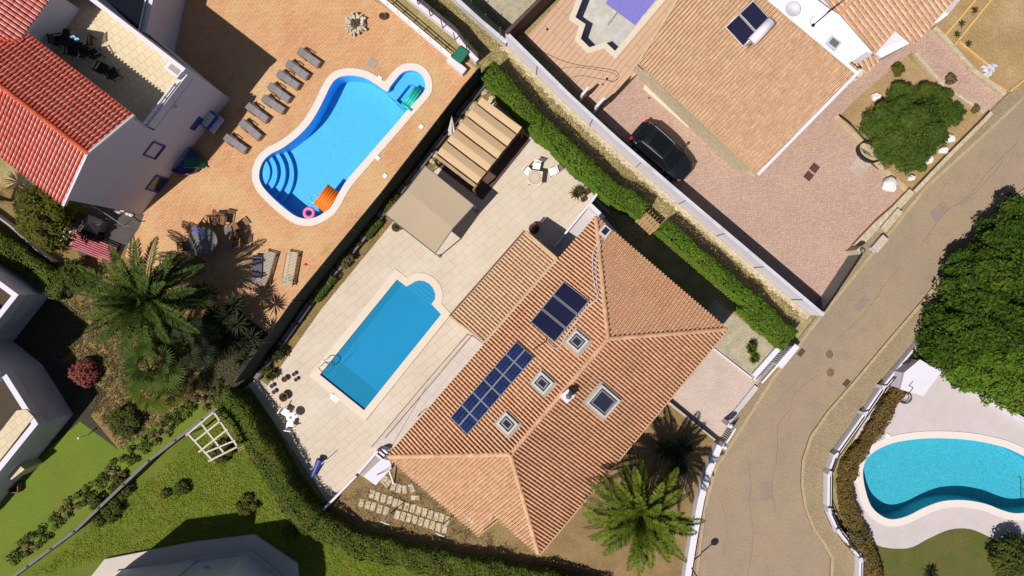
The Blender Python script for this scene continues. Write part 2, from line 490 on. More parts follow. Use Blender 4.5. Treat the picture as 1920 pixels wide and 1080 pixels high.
def hedge(name, label, line, w0, w1, h, mat, per_m2=260, L_=.13, W_=.075, group=None, wob=.12, core=None):
    """clipped hedge along a ground line, between left offsets w0..w1"""
    ln = np.array([tuple(p[:2]) for p in line]); seg = np.diff(ln, axis=0); sl_ = np.linalg.norm(seg, axis=1); tot = sl_.sum()
    wd = abs(w1 - w0); cw = (w0 + w1) / 2
    def along(s):
        cum = np.concatenate([[0], np.cumsum(sl_)]); i = np.clip(np.searchsorted(cum, s, side='right') - 1, 0, len(sl_) - 1)
        f = (s - cum[i]) / sl_[i]; p = ln[i] + seg[i] * f[:, None]
        # blended normals round the corners
        t = seg[i] / sl_[i][:, None]; j = np.clip(np.where(f > .5, i + 1, i - 1), 0, len(sl_) - 1)
        t2 = seg[j] / sl_[j][:, None]; k = np.abs(f - .5)[:, None]; t = t * (1 - k) + t2 * k; t /= np.linalg.norm(t, axis=1)[:, None]
        return p, np.stack([-t[:, 1], t[:, 0]], 1)
    def hz(p): return h + wob * (np.sin(p[:, 0] * 1.7 + 1) * np.sin(p[:, 1] * 1.3) + .5 * np.sin(p[:, 0] * 4.3 + p[:, 1] * 3.1))
    def wf(s): return 1 + .6 * wob * (np.sin(s * 1.9) + .8 * np.sin(s * 4.1 + 1) + .5 * np.sin(s * 9.7))
    n1 = int(tot * wd * per_m2 * 1.3); s = RNG.uniform(0, tot, n1); p, nn = along(s)
    u = RNG.uniform(-.5, .5, n1) * wd * wf(s) * RNG.uniform(.9, 1.12, n1); q = p + nn * (cw + u)[:, None]
    edge = 1 - (np.abs(u) / (wd * .55)) ** 4 * .18
    z = hz(q) * edge - np.abs(RNG.normal(0, .07, n1)); P1 = np.column_stack([q, z]); D1 = np.column_stack([nn * (u / wd)[:, None], np.ones(n1)])
    n2 = int(tot * h * per_m2 * 1.5); s = RNG.uniform(0, tot, n2); p, nn = along(s); sd = RNG.choice([-1, 1], n2)
    u = sd * wd / 2 * wf(s) * RNG.uniform(.86, 1.04, n2); q = p + nn * (cw + u)[:, None]
    z = RNG.uniform(.02, 1, n2) * hz(q) * .97; P2 = np.column_stack([q, z]); D2 = np.column_stack([nn * sd[:, None], np.full(n2, .4)])
    n3 = int(2 * wd * h * per_m2 * 1.3); s = RNG.choice([0.02, tot - .02], n3); p, nn = along(s); u = RNG.uniform(-.5, .5, n3) * wd
    tt = np.stack([nn[:, 1], -nn[:, 0]], 1) * np.where(s < 1, -1, 1)[:, None]
    q = p + nn * (cw + u)[:, None] + tt * RNG.uniform(-.05, .08, n3)[:, None]
    P3 = np.column_stack([q, RNG.uniform(.02, 1, n3) * hz(q) * .97]); D3 = np.column_stack([tt, np.full(n3, .4)])
    P = np.concatenate([P1, P2, P3]); D = np.concatenate([D1, D2, D3])
    ins = (wd / 2 - min(.12, wd * .2))
    c = MB().strip([tuple(x) for x in ln], cw + ins, cw - ins, 0, h - .2 - wob)
    root = thing(name, label, "hedge", (ln[0][0], ln[0][1], 0), group)
    c.build("branches", core or MAT["twig"], root)
    quads_obj("foliage", leaf_arrays(P, L_, W_, .6, D, .7), mat, root)
    return root
def scatter(poly, n):
    xs = [p[0] for p in poly]; ys = [p[1] for p in poly]; out = []
    while len(out) < n:
        p = (random.uniform(min(xs), max(xs)), random.uniform(min(ys), max(ys)))
        if pinside(p, poly): out.append(p)
    return out

# ------------------------------------------------------------ clay tile roof faces
PROF = [(0, -.2), (.05, .55), (.15, .88), (.30, 1.0), (.45, .88), (.55, .55), (.60, -.3), (.68, -1.0), (.80, -1.15), (.92, -1.0)]
def tile_face(poly3, e0, e1, mat, name, parent, pitch=.195, course=.29, amp=.066, lift=.03):
    e0 = Vector(e0); e1 = Vector(e1)
    n = Vector((0, 0, 0))
    for i in range(len(poly3)):
        a, b = poly3[i], poly3[(i + 1) % len(poly3)]; n += a.cross(b)
    n.normalize()
    if n.z < 0: n = -n
    s_ = (e1 - e0); s_ = (s_ - n * s_.dot(n)).normalized(); t_ = n.cross(s_)
    if t_.z < 0: t_ = -t_
    P = [((p - e0).dot(s_), (p - e0).dot(t_)) for p in poly3]
    smin = min(p[0] for p in P); smax = max(p[0] for p in P); tmax = max(p[1] for p in P); tmin0 = min(p[1] for p in P)
    def trange(s):
        ts = []
        for i in range(len(P)):
            (a, ta), (b, tb) = P[i], P[(i + 1) % len(P)]
            if (a - s) * (b - s) <= 0 and abs(a - b) > 1e-9: ts.append(ta + (tb - ta) * (s - a) / (b - a))
        return (min(ts), max(ts)) if len(ts) > 1 else None
    i0 = math.floor(smin / pitch); i1 = math.ceil(smax / pitch)
    k0 = math.floor(tmin0 / course); k1 = math.ceil(tmax / course)
    cols = []
    for i in range(i0, i1 + 1):
        for x, h in PROF:
            s = (i + x) * pitch
            s2 = min(max(s, smin + 1e-4), smax - 1e-4)
            cols.append((s2, i, x, h))
    rr = random.Random(3); jit = {}
    vs = []; uv = []; rows = (k1 - k0) * 2
    for s, i, x, h in cols:
        tr = trange(s) or (0, 0)
        for k in range(k0, k1):
            j = jit.setdefault((i, k), (rr.uniform(-.007, .007), rr.uniform(-.006, .006)))
            for e in (0, 1):
                t = (k + e) * course
                tc_ = min(max(t, tr[0]), tr[1]); fr = min(1.0, max(0.0, tc_ / course - k))
                hh = h * amp * (1 - .12 * fr) + lift * (1 - fr) + (j[0] if h > 0 else 0)
                p = e0 + s_ * (s + (j[1] * fr if h > 0 else 0)) + t_ * tc_ + n * hh
                vs.append(p); uv.append((i + x + .001, k + .01 + fr * .98))
    fs = []
    for c in range(len(cols) - 1):
        if cols[c + 1][0] - cols[c][0] < 1e-4: continue
        for r in range(rows - 1):
            a = c * rows + r; b = (c + 1) * rows + r
            q = (a, b, b + 1, a + 1)
            ta = abs((vs[a] - vs[a + 1]).length) + abs((vs[b] - vs[b + 1]).length)
            if ta < 1e-4: continue
            fs.append(q)
    mb = MB(); mb.v = [tuple(p) for p in vs]; mb.f = fs
    o = mb.build(name, mat, parent)
    ul = o.data.uv_layers.new(name="UVMap")
    idx = np.zeros(len(o.data.loops), dtype=np.int32); o.data.loops.foreach_get("vertex_index", idx)
    ul.data.foreach_set("uv", np.array(uv, dtype=np.float32)[idx].ravel())
    return o
def ridge_caps(mb, a, b, r=.13, step=.38, sink=.02):
    a = Vector(a); b = Vector(b); d = b - a; L_ = d.length; n = max(1, int(L_ / step)); d.normalize()
    side = d.cross(Vector((0, 0, 1))).normalized(); up = side.cross(d).normalized()
    for k in range(n):
        p0 = a + d * (L_ * k / n - .03); p1 = a + d * (L_ * (k + 1) / n)
        r0 = r * (1.0 + random.uniform(-.03, .03)); r1 = r0 * .93
        vs = []
        for p, rr_ in ((p0, r0), (p1, r1)):
            for j in range(7):
                an = math.pi * j / 6; vs.append(p + side * math.cos(an) * rr_ + up * (math.sin(an) * rr_ - sink))
        mb.add(vs, [(j, j + 1, 8 + j, 7 + j) for j in range(6)] + [tuple(range(7))])
    return mb

# ------------------------------------------------------------ plants with fronds
def palm_crown(c, n, L_, up0=80, dn=-30, leaf=.5, width=.055, pairs=30, droop=1.1, seed=1, tex=1.0):
    rr = random.Random(seed); Q = []; st = MB()
    for i in range(n):
        az = i * 2.39996 + rr.uniform(-.15, .15); f = i / n
        el = R(up0 + (dn - up0) * f ** .85 + rr.uniform(-6, 6)); Lf = L_ * (.7 + .3 * math.sin(min(1, f * 1.6) * 1.57)) * rr.uniform(.9, 1.08)
        p = Vector(c); hx = Vector((math.cos(az), math.sin(az), 0)); pts = [p.copy()]; dirs = []
        seg = 14; e = el
        for k in range(seg):
            d = hx * math.cos(e) + Vector((0, 0, math.sin(e))); p = p + d * (Lf / seg); pts.append(p.copy()); dirs.append(d)
            e -= droop / seg * (.4 + 1.2 * k / seg)
        for k in range(0, seg, 2):
            q = min(k + 2, seg)
            st.tube(pts[k], pts[q], .03 * (1 - k / seg) + .008, .03 * (1 - q / seg) + .008, 4, False)
        side = hx.cross(Vector((0, 0, 1)))
        for j in range(pairs):
            t = .12 + .88 * j / pairs; k = min(int(t * seg), seg - 1); fr = t * seg - k
            b = pts[k].lerp(pts[k + 1], fr); d = dirs[k]; upv = side.cross(d)
            ll = leaf * math.sin(math.pi * min(1, .12 + t * .9)) ** .6 * rr.uniform(.85, 1.15)
            for sg in (-1, 1):
                ld = (side * sg * .8 + d * .62 + upv * rr.uniform(.05, .4) * (1 if upv.z > 0 else -1)).normalized()
                tip = b + ld * ll + Vector((0, 0, -.12 * ll)); wv = d * width * .5
                m_ = b + ld * ll * .5
                Q += [b, m_ + wv, tip, m_ - wv]
    return np.array([tuple(q) for q in Q]), st
def fan_crown(c, n, pet, fr, seed=1, up0=70, dn=-35):
    rr = random.Random(seed); Q = []; st = MB()
    for i in range(n):
        az = i * 2.39996 + rr.uniform(-.2, .2); f = i / n; e = R(up0 + (dn - up0) * f + rr.uniform(-8, 8))
        hx = Vector((math.cos(az), math.sin(az), 0)); d = hx * math.cos(e) + Vector((0, 0, math.sin(e)))
        b = Vector(c) + d * pet * rr.uniform(.8, 1.1); st.tube(c, b, .022, .014, 4, False)
        d2 = (d + Vector((0, 0, -.35))).normalized(); side = hx.cross(Vector((0, 0, 1))); upv = side.cross(d2)
        F = fr * rr.uniform(.8, 1.1)
        for j in range(20):
            a = R(-115 + 230 * j / 19)
            ld = d2 * math.cos(a) + side * math.sin(a); ld = (ld + upv * .15 * abs(math.sin(a))).normalized()
            l = F * (1 - .25 * abs(a) / 2); wv = ld.cross(upv).normalized() * .045 * F
            m_ = b + ld * l * .6; tip = b + ld * l + Vector((0, 0, -.18 * l * rr.uniform(.5, 1.5)))
            Q += [b, m_ + wv, tip, m_ - wv]
    return np.array([tuple(q) for q in Q]), st
def rosette_q(c, n, L_, wd, up0=80, dn=5, seed=0, bend=.3):
    rr = random.Random(seed); Q = []
    for i in range(n):
        az = i * 2.39996 + rr.uniform(-.2, .2); f = i / n; e = R(up0 + (dn - up0) * f + rr.uniform(-6, 6))
        hx = Vector((math.cos(az), math.sin(az), 0)); side = Vector((-hx.y, hx.x, 0))
        l = L_ * rr.uniform(.8, 1.1); c_ = Vector(c)
        m_ = c_ + (hx * math.cos(e) + Vector((0, 0, math.sin(e)))) * l * .5
        tip = m_ + (hx * math.cos(e - bend) + Vector((0, 0, math.sin(e - bend)))) * l * .5
        Q += [c_, m_ + side * wd / 2, tip, m_ - side * wd / 2]
    return np.array([tuple(q) for q in Q])
# ------------------------------------------------------------ material library
A1 = math.atan2(.755, .656)      # not used directly; main house axis is 49 degrees
MAT = {}
MAT["earth"] = M("dry earth", (.30, .19, .09), (.20, .135, .06), grain=.35, gscale=25, bump=.03, bscale=18, stain=(.14, .10, .05), sscale=.35, samt=.5)
MAT["drygrass"] = M("dry grass", (.36, .27, .12), (.20, .17, .06), nscale=1.2, grain=.5, gscale=14, bump=.06, bscale=14, stain=(.42, .36, .22), sscale=.7)
MAT["bed"] = M("leaf litter", (.26, .17, .06), (.17, .11, .04), nscale=1.3, grain=.5, gscale=16, bump=.05, bscale=16, stain=(.10, .10, .03), sscale=.5)
MAT["garden"] = M("garden soil", (.26, .17, .075), (.18, .12, .05), nscale=1.0, grain=.4, gscale=18, bump=.04, bscale=20, stain=(.31, .22, .11), sscale=.8)
MAT["lot"] = M("building plot dirt", (.36, .24, .115), (.28, .185, .085), nscale=.5, grain=.25, gscale=10, bump=.04, bscale=9, stain=(.46, .33, .20), sscale=.4)
MAT["gravel"] = M("pale gravel", (.46, .41, .30), (.30, .27, .18), nscale=2, grain=.45, gscale=22, bump=.04, bscale=25)
MAT["lawn"] = M("lawn", (.13, .17, .010), (.085, .13, .008), nscale=.55, grain=.45, gscale=22, bump=.05, bscale=26, stain=(.16, .14, .025), sscale=.5, samt=.6)
MAT["lawn2"] = M("clipped lawn", (.13, .18, .010), (.10, .155, .010), nscale=.6, grain=.28, gscale=22, bump=.03, bscale=30, stain=(.13, .13, .02), sscale=.4, samt=.5)
MAT["lawn3"] = M("patchy lawn", (.075, .10, .015), (.13, .11, .03), nscale=.9, grain=.4, gscale=20, bump=.05, bscale=24)
MAT["asphalt"] = M("dusty asphalt", (.265, .205, .155), (.325, .24, .155), nscale=.13, rough=.9, grain=.20, gscale=13, bump=.010, bscale=40, stain=(.21, .17, .135), sscale=1.1, samt=.45, contrast=1.3)
MAT["kerb"] = M("kerb stone", (.42, .32, .19), (.32, .25, .15), rough=.9, grain=.2, gscale=8, bump=.01)
MAT["cobble"] = M("cobbled pavement", (.34, .265, .165), (.30, .23, .145), nscale=.8, grain=.25, gscale=12, bump=.02, bscale=25,
                  brick=dict(rot=R(-49), w=.13, h=.13, m=.012, var=.93, mc=(.84, .81, .77), off=.5))
MAT["orange_brick"] = M("terracotta brick paving", (.54, .285, .155), (.58, .345, .175), nscale=.28, grain=.14, gscale=11, bump=.008, bscale=60,
                        brick=dict(rot=R(-37), w=.42, h=.15, m=.012, var=.80, tint=(.84, .80, .74), mc=(.80, .76, .70), bias=-.25), stain=(.56, .40, .21), sscale=.3, samt=.75)
MAT["skyframe"] = M("grey white frame", (.58, .55, .52), (.45, .42, .38), nscale=3, rough=.6)
MAT["cream_paver"] = M("cream stone pavers", (.57, .49, .405), (.52, .44, .35), nscale=.5, grain=.06, gscale=30, bump=.006, bscale=60,
                       brick=dict(rot=R(-40), w=.85, h=.44, m=.012, var=.93, tint=(.97, .95, .92), mc=(.86, .82, .76)), stain=(.59, .53, .46), sscale=.35, samt=.7)
MAT["coping"] = M("pool coping stone", (.62, .54, .45), (.58, .50, .405), nscale=1.5, grain=.05, rough=.6)
MAT["coping_white"] = M("white pool coping", (.65, .60, .575), (.61, .56, .53), nscale=2, grain=.05, rough=.6)
MAT["pink_brick"] = M("pinkish brick paving", (.47, .315, .26), (.49, .34, .275), nscale=.3, grain=.22, gscale=9, bump=.01, bscale=40,
                      brick=dict(rot=R(-41), w=.22, h=.11, m=.012, var=.82, mc=(.80, .78, .74)), stain=(.50, .36, .27), sscale=.35, samt=.4)
MAT["plank_tile"] = M("plank-look terrace tile", (.50, .335, .235), (.55, .36, .24), nscale=.4, grain=.06, gscale=20,
                      brick=dict(rot=R(-50), w=2.6, h=.30, m=.018, var=.95, mc=(.55, .5, .45)))
MAT["drive"] = M("exposed aggregate drive", (.50, .405, .36), (.45, .355, .305), nscale=.9, grain=.25, gscale=16, bump=.008, stain=(.36, .29, .23), sscale=.8, samt=.5)
MAT["walk"] = M("grey pink walkway slabs", (.52, .465, .42), (.48, .425, .385), nscale=.8, grain=.06, brick=dict(rot=R(-49), w=.6, h=.6, m=.012, var=.96, mc=(.75, .72, .7), off=0))
MAT["lilac_deck"] = M("pale porcelain slabs", (.52, .46, .47), (.48, .43, .44), nscale=.5, grain=.06, gscale=20, brick=dict(rot=R(-58), w=.9, h=.9, m=.01, var=.97, mc=(.85, .84, .83), off=0), stain=(.43, .38, .35), sscale=.6, samt=.5)
MAT["white"] = M("white render", (.64, .62, .70), (.60, .58, .66), nscale=.8, grain=.03, rough=.9, stain=(.62, .56, .52), sscale=.5, samt=.35)
MAT["white2"] = M("weathered white render", (.58, .57, .64), (.47, .46, .52), nscale=1.1, grain=.06, rough=.9, stain=(.34, .31, .30), sscale=.9, samt=.55)
MAT["flatroof"] = M("white roof membrane", (.78, .77, .82), (.74, .73, .79), nscale=.9, grain=.02, rough=.7, stain=(.66, .62, .62), sscale=.7, samt=.3)
MAT["lilac"] = M("grey lilac screed", (.50, .46, .47), (.46, .42, .43), nscale=1, grain=.04)
MAT["grey_tile"] = M("grey beige terrace slabs", (.50, .45, .40), (.46, .41, .365), nscale=.8, grain=.06)
MAT["cream_tile"] = M("cream terrace tile", (.62, .52, .36), (.58, .48, .33), nscale=.6, grain=.05, brick=dict(rot=R(-38), w=.40, h=.40, m=.012, var=.94, mc=(.62, .56, .48)))
MAT["stone"] = M("pale rough stone", (.55, .47, .33), (.38, .31, .21), nscale=4, grain=.25, gscale=14, bump=.04, bscale=10)
MAT["crazy"] = M("crazy paving stone", (.52, .40, .25), (.40, .29, .18), nscale=2.5, grain=.25, gscale=10, bump=.03, bscale=9)
MAT["concrete"] = M("grey concrete", (.38, .33, .29), (.30, .265, .235), nscale=1.5, grain=.12, gscale=20, bump=.008)
MAT["darkwall"] = M("brown painted wall", (.10, .055, .05), (.075, .042, .04), nscale=2, grain=.1)
MAT["fence_dark"] = M("dark green fence netting", (.006, .012, .011), (.010, .018, .015), nscale=3, grain=.3, gscale=50, rough=.9)
MAT["fence_grey"] = M("grey weathered fence", (.055, .05, .055), (.09, .08, .085), nscale=2, grain=.3, gscale=20)
MAT["metal_dark"] = M("dark metal", (.02, .018, .018), rough=.45, metal=.3)
MAT["metal_grey"] = M("grey metal", (.16, .17, .18), rough=.5, metal=.3)
MAT["steel"] = M("steel", (.55, .55, .56), rough=.25, metal=1)
MAT["whitemetal"] = M("white painted metal", (.75, .74, .76), rough=.5)
MAT["wood"] = M("weathered wood", (.26, .12, .055), (.17, .08, .04), nscale=5, grain=.3, gscale=15)
MAT["wood_pale"] = M("bleached wood", (.55, .49, .40), (.46, .41, .33), nscale=4, grain=.15)
MAT["wood_tan"] = M("tan wood", (.42, .26, .13), (.30, .18, .09), nscale=4, grain=.25)
MAT["bark"] = M("bark", (.10, .065, .04), (.06, .04, .025), nscale=8, grain=.4, gscale=20, bump=.02)
MAT["twig"] = M("hedge twigs", (.022, .026, .010), (.03, .028, .014), nscale=6, grain=.4)
MAT["hedge"] = M("bright hedge leaves", (.06, .13, .010), (.10, .165, .014), nscale=.9, isl=.5, rough=.55, trans=.22, stain=(.10, .10, .02), sscale=1.4, samt=.5)
MAT["hedge_olive"] = M("olive hedge leaves", (.05, .09, .010), (.10, .125, .015), nscale=.8, isl=.5, rough=.6, trans=.2, stain=(.13, .10, .03), sscale=1.1, samt=.6)
MAT["hedge_dark"] = M("dark hedge leaves", (.045, .062, .012), (.075, .088, .014), nscale=.9, isl=.5, rough=.6, trans=.15)
MAT["hedge_rust"] = M("rusty hedge leaves", (.16, .085, .03), (.10, .09, .02), nscale=.6, isl=.5, rough=.7, trans=.15)
MAT["tree_green"] = M("glossy tree leaves", (.022, .058, .004), (.065, .10, .009), nscale=1.1, isl=.6, rough=.5, trans=.2)
MAT["tree_needle"] = M("feathery tree leaves", (.045, .09, .012), (.085, .11, .016), nscale=.5, isl=.45, rough=.6, trans=.2)
MAT["tree_olive"] = M("yellow green leaves", (.055, .065, .008), (.11, .10, .014), nscale=1, isl=.5, rough=.6, trans=.2)
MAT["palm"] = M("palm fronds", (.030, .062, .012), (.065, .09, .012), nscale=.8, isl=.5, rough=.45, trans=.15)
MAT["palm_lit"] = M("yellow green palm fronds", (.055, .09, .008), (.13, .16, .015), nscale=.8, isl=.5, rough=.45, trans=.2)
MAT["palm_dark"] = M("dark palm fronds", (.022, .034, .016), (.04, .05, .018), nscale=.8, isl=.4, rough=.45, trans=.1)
MAT["palm_trunk"] = M("palm trunk", (.16, .09, .045), (.09, .05, .025), nscale=10, grain=.4, bump=.04, bscale=14)
MAT["dates"] = M("orange date stalks", (.38, .16, .05), (.22, .10, .03), nscale=6, isl=.3)
MAT["red_leaf"] = M("red leaves", (.20, .032, .03), (.12, .045, .03), nscale=2, isl=.5)
MAT["purple_leaf"] = M("dark purplish leaves", (.035, .028, .03), (.055, .05, .035), nscale=1, isl=.5)
MAT["brown_leaf"] = M("withered leaves", (.11, .08, .03), (.07, .065, .02), nscale=1, isl=.5)
MAT["grass_tuft"] = M("grass blades", (.14, .20, .012), (.22, .24, .025), nscale=.8, isl=.5, rough=.6, trans=.2)
MAT["straw"] = M("straw tufts", (.42, .33, .16), (.26, .22, .08), nscale=.8, isl=.5)
MAT["pot"] = M("terracotta pot", (.22, .085, .05), (.15, .06, .04), nscale=6, grain=.15)
MAT["potsoil"] = M("pot soil", (.05, .032, .02), grain=.4, gscale=30)
MAT["cushion"] = M("grey cushion", (.23, .215, .23), (.215, .20, .215), nscale=4, grain=.04)
MAT["plastic_white"] = M("white plastic", (.78, .74, .74), rough=.4)
MAT["fabric_tan"] = M("tan awning fabric", (.56, .40, .24), (.53, .375, .225), nscale=.7, grain=.03, gscale=20, rough=.9, trans=.1)
MAT["fabric_canopy"] = M("greige canopy fabric", (.43, .34, .24), (.41, .32, .225), nscale=.6, grain=.02, gscale=20, rough=.9, trans=.08)
MAT["canvas_white"] = M("white canvas", (.74, .72, .70), (.66, .63, .61), nscale=5, rough=.9)
MAT["blue_trim"] = M("blue trim", (.03, .05, .30), rough=.5)
MAT["shutter"] = M("white shutter", (.62, .62, .66), rough=.5, brick=dict(rot=0, w=4, h=.08, m=.012, var=.95, mc=(.5, .5, .55)))
MAT["glass_dark"] = M("dark glass", (.025, .028, .05), rough=.08, spec=.6)
MAT["black"] = M("black plastic", (.012, .012, .013), rough=.5)
MAT["solar"] = M("dark collector glass", (.010, .010, .032), (.014, .014, .04), nscale=.7, rough=.12, spec=.6)
MAT["pv"] = M("blue photovoltaic cells", (.007, .017, .07), (.012, .027, .10), nscale=1.2, rough=.18, spec=.6, isl=.25)
MAT["alu"] = M("aluminium", (.55, .55, .57), rough=.35, metal=.7)
MAT["mortar"] = M("ridge mortar", (.56, .42, .28), (.44, .30, .18), nscale=5, grain=.15)
MAT["ridge_tile"] = M("ridge tiles", (.62, .35, .21), (.52, .27, .15), nscale=3, isl=.18, grain=.1, stain=(.50, .38, .26), sscale=1.2, samt=.5)
MAT["ridge_red"] = M("red ridge tiles", (.52, .10, .045), (.42, .075, .035), nscale=3, isl=.15, grain=.1)
MAT["tile_main"] = tile_mat("clay roof tile", (.66, .375, .215), (.57, .285, .155), (.15, .055, .03), (.54, .40, .26), .45, .14)
MAT["tile_sw"] = tile_mat("pale weathered clay tile", (.60, .385, .235), (.47, .27, .15), (.09, .045, .025), (.24, .15, .085), .75, .22, 2.6, .50)
MAT["tile_mossy"] = tile_mat("sooty clay tile", (.62, .35, .205), (.52, .265, .15), (.20, .09, .05), (.26, .18, .11), .45, .18)
MAT["tile_ext"] = tile_mat("tan clay tile", (.64, .42, .26), (.56, .34, .20), (.14, .07, .04), (.55, .42, .25), .5, .16)
MAT["tile_red"] = tile_mat("red clay tile", (.58, .095, .055), (.44, .065, .038), (.14, .02, .016), (.40, .12, .07), .45, .16, 1.2)
MAT["tile_right"] = tile_mat("brown orange clay tile", (.68, .42, .27), (.56, .31, .18), (.07, .03, .015), (.28, .16, .085), .6, .20, 1.8, .48)
MAT["tile_ne"] = tile_mat("clay tile with sooty channels", (.66, .375, .215), (.57, .285, .155), (.13, .05, .03), (.54, .40, .26), .45, .14, .5, .52)
MAT["tile_right2"] = tile_mat("brown channel clay tile", (.68, .44, .31), (.58, .34, .22), (.15, .07, .035), (.34, .22, .12), .5, .2, 1.5, .5)
MAT["car_paint"] = M("black car paint", (.008, .009, .011), rough=.22, spec=.5, coat=.6)
MAT["car_glass"] = M("car glass", (.006, .008, .010), rough=.08, spec=.35)
MAT["tyre"] = M("tyre rubber", (.012, .012, .012), rough=.9)
MAT["taillight"] = M("red lamp lens", (.50, .01, .02), rough=.2)
MAT["headlight"] = M("clear lamp lens", (.08, .085, .09), rough=.1)
MAT["blue_plastic"] = M("blue plastic", (.06, .08, .30), rough=.4)
MAT["green_plastic"] = M("green plastic", (.01, .12, .08), rough=.4)
MAT["teal_plastic"] = M("teal plastic", (.02, .42, .36), rough=.35)
MAT["orange_plastic"] = M("orange airbed", (.80, .22, .02), (.68, .14, .01), nscale=8, rough=.4)
MAT["pink_plastic"] = M("pink vinyl", (.80, .18, .38), rough=.4)
MAT["red_plastic"] = M("red plastic", (.5, .02, .02), rough=.4)
MAT["yellow_green"] = M("pale green hose", (.45, .42, .12), rough=.5)
MAT["hose"] = M("dark hose", (.06, .06, .06), rough=.5)
MAT["pinkwood"] = M("pink painted slats", (.50, .14, .17), (.38, .09, .12), nscale=4, grain=.1)
MAT["mosaic"] = M("mosaic table top", (.60, .50, .42), (.46, .34, .30), nscale=9, grain=.1)
MAT["greystone"] = M("grey stone table", (.13, .12, .125), (.17, .155, .16), nscale=12, grain=.2, gscale=40)
MAT["terrace_shade"] = M("terrace tile with painted shadow", (.060, .040, .025), (.045, .030, .020), nscale=2, grain=.15)  # shadow of a taller storey painted into the terrace floor colour
MAT["lawnedge"] = M("yellow kerb", (.60, .38, .14), (.52, .33, .12), nscale=3, grain=.1)
MAT["pool1"] = M("blue pool tiles", (.11, .50, .92), (.13, .54, .94), nscale=3, rough=.4, brick=dict(rot=.6, w=.05, h=.05, m=.005, var=.86, tint=(.8, .88, .95), mc=(.9, .95, 1)), grain=.06, gscale=9)
MAT["pool2"] = M("blue pool liner", (.03, .37, .68), (.035, .40, .72), nscale=.5, rough=.5, stain=(.025, .28, .48), sscale=.35, samt=.7)
MAT["pool3"] = M("turquoise pool mosaic", (.07, .40, .52), (.095, .46, .56), nscale=12, rough=.4, brick=dict(rot=.3, w=.12, h=.12, m=.01, var=.8, tint=(.76, .86, .90), mc=(.9, .95, .95)), grain=.15, gscale=12)
MAT["pool4"] = M("drained pool render", (.46, .44, .40), (.40, .385, .35), nscale=2, grain=.08, stain=(.58, .56, .52), sscale=1.4, samt=.8)
MAT["pool4w"] = M("violet mosaic", (.16, .15, .46), (.20, .19, .52), nscale=8, grain=.15)
MAT["water2"] = water_mat("cloudy pool water", (.45, .72, .85), (.025, .34, .62), .55)
MAT["water1"] = water_mat("pool water blue", (.80, .93, 1.0))
MAT["water3"] = water_mat("pool water turquoise", (.78, .95, .98))

# ------------------------------------------------------------ pools (outlines first: the ground needs the holes)
P1 = smooth_closed(WP([(660, 141), (683, 144), (707, 159), (724, 171)]), 1)
pool1_px = [(630, 148), (645, 142), (664, 141.5), (685, 146), (706, 158), (725.5, 171), (731, 163), (741, 150), (753, 137), (767, 131.5), (783, 134), (794, 145), (798, 159), (794, 174),
            (763, 209), (740, 236), (713, 267), (680, 305), (647, 344), (623, 386), (607, 400), (592, 408), (575, 411), (556, 406.5), (540, 396), (523, 382), (507, 367), (493, 351), (486, 335), (487, 317), (495, 300),
            (510, 287), (530, 277), (557, 257), (580, 233), (597, 206), (610, 180), (620, 160)]
pool1 = smooth_closed(WP(pool1_px), 3)
def arc_px(c, r, a0, a1, n):
    return [(c[0] + r * math.cos(R(a0 + (a1 - a0) * i / n)), c[1] - r * math.sin(R(a0 + (a1 - a0) * i / n))) for i in range(n + 1)]
pool2_px = [(744.5, 523), (762, 536.5)] + [(771, 532), (778, 527.5), (786, 525), (796, 526.5), (806, 532), (813, 540), (817, 551), (816.5, 561), (810, 570)] + [(828, 589.5), (683, 770), (599, 702.5)]
pool2 = WP(pool2_px)
pool3 = smooth_closed(WP([(1616.7, 886.7), (1622, 863), (1640, 845), (1673, 830), (1723, 822), (1773, 821), (1823, 825), (1873, 835), (1907, 848), (1945, 870), (1975, 900), (1978, 935), (1950, 957),
                          (1920, 962), (1897, 962), (1873, 955), (1847, 945), (1807, 938), (1767, 940), (1733, 951.7), (1700, 968), (1673, 974), (1653, 968), (1633, 950), (1621.7, 920)]), 3)
pool4 = WP([(1124, -70), (1091, 0), (1078, 33), (1097, 46), (1088, 73), (1105, 90), (1135, 80), (1153, 97), (1160, 89), (1235, 0), (1290, -70)])
HOLES = [offset_poly(p, .06) for p in (pool1, pool2, pool3, pool4)]

# ------------------------------------------------------------ ground and pavings
LV = .004
MAT["soil_shade"] = M("soil with painted shade", (.035, .032, .022), (.05, .045, .028), nscale=2, grain=.4, gscale=16, bump=.03)  # near-black tone carries the shade laid over the bed
MAT["path_shade"] = M("yard concrete with painted shade", (.075, .065, .065), (.055, .048, .048), nscale=1.5, grain=.2)
struct("ground", MB().sheet([(-220, -220), (220, -220), (220, 220), (-220, 220)], 0, HOLES), MAT["drygrass"])
def pave(name, px, lvl, mat, holes=()):
    return struct(name, MB().sheet(WP(px), LV * lvl, [HOLES[h] for h in holes]), mat)
pave("courtyard_paving", [(-600, -500), (520, -500), (700, 0), (893, 128), (738, 368), (580, 585), (490, 690), (420, 610), (300, 540), (235, 480), (250, 420), (270, 415), (215, 402), (150, 360), (-600, 0)], 1, MAT["orange_brick"], (0,))
pave("planted_bed", [(300, 540), (420, 610), (490, 690), (455, 712), (330, 770), (235, 840), (222, 843), (150, 788), (-300, 1000), (-300, 330), (0, 350), (150, 360), (215, 402), (250, 420), (235, 480)], 2, MAT["bed"])
pave("side_path", [(130, 375), (270, 402), (262, 425), (225, 480), (150, 480), (120, 400)], 4, MAT["path_shade"])  # shade of the side yard painted into the path colour
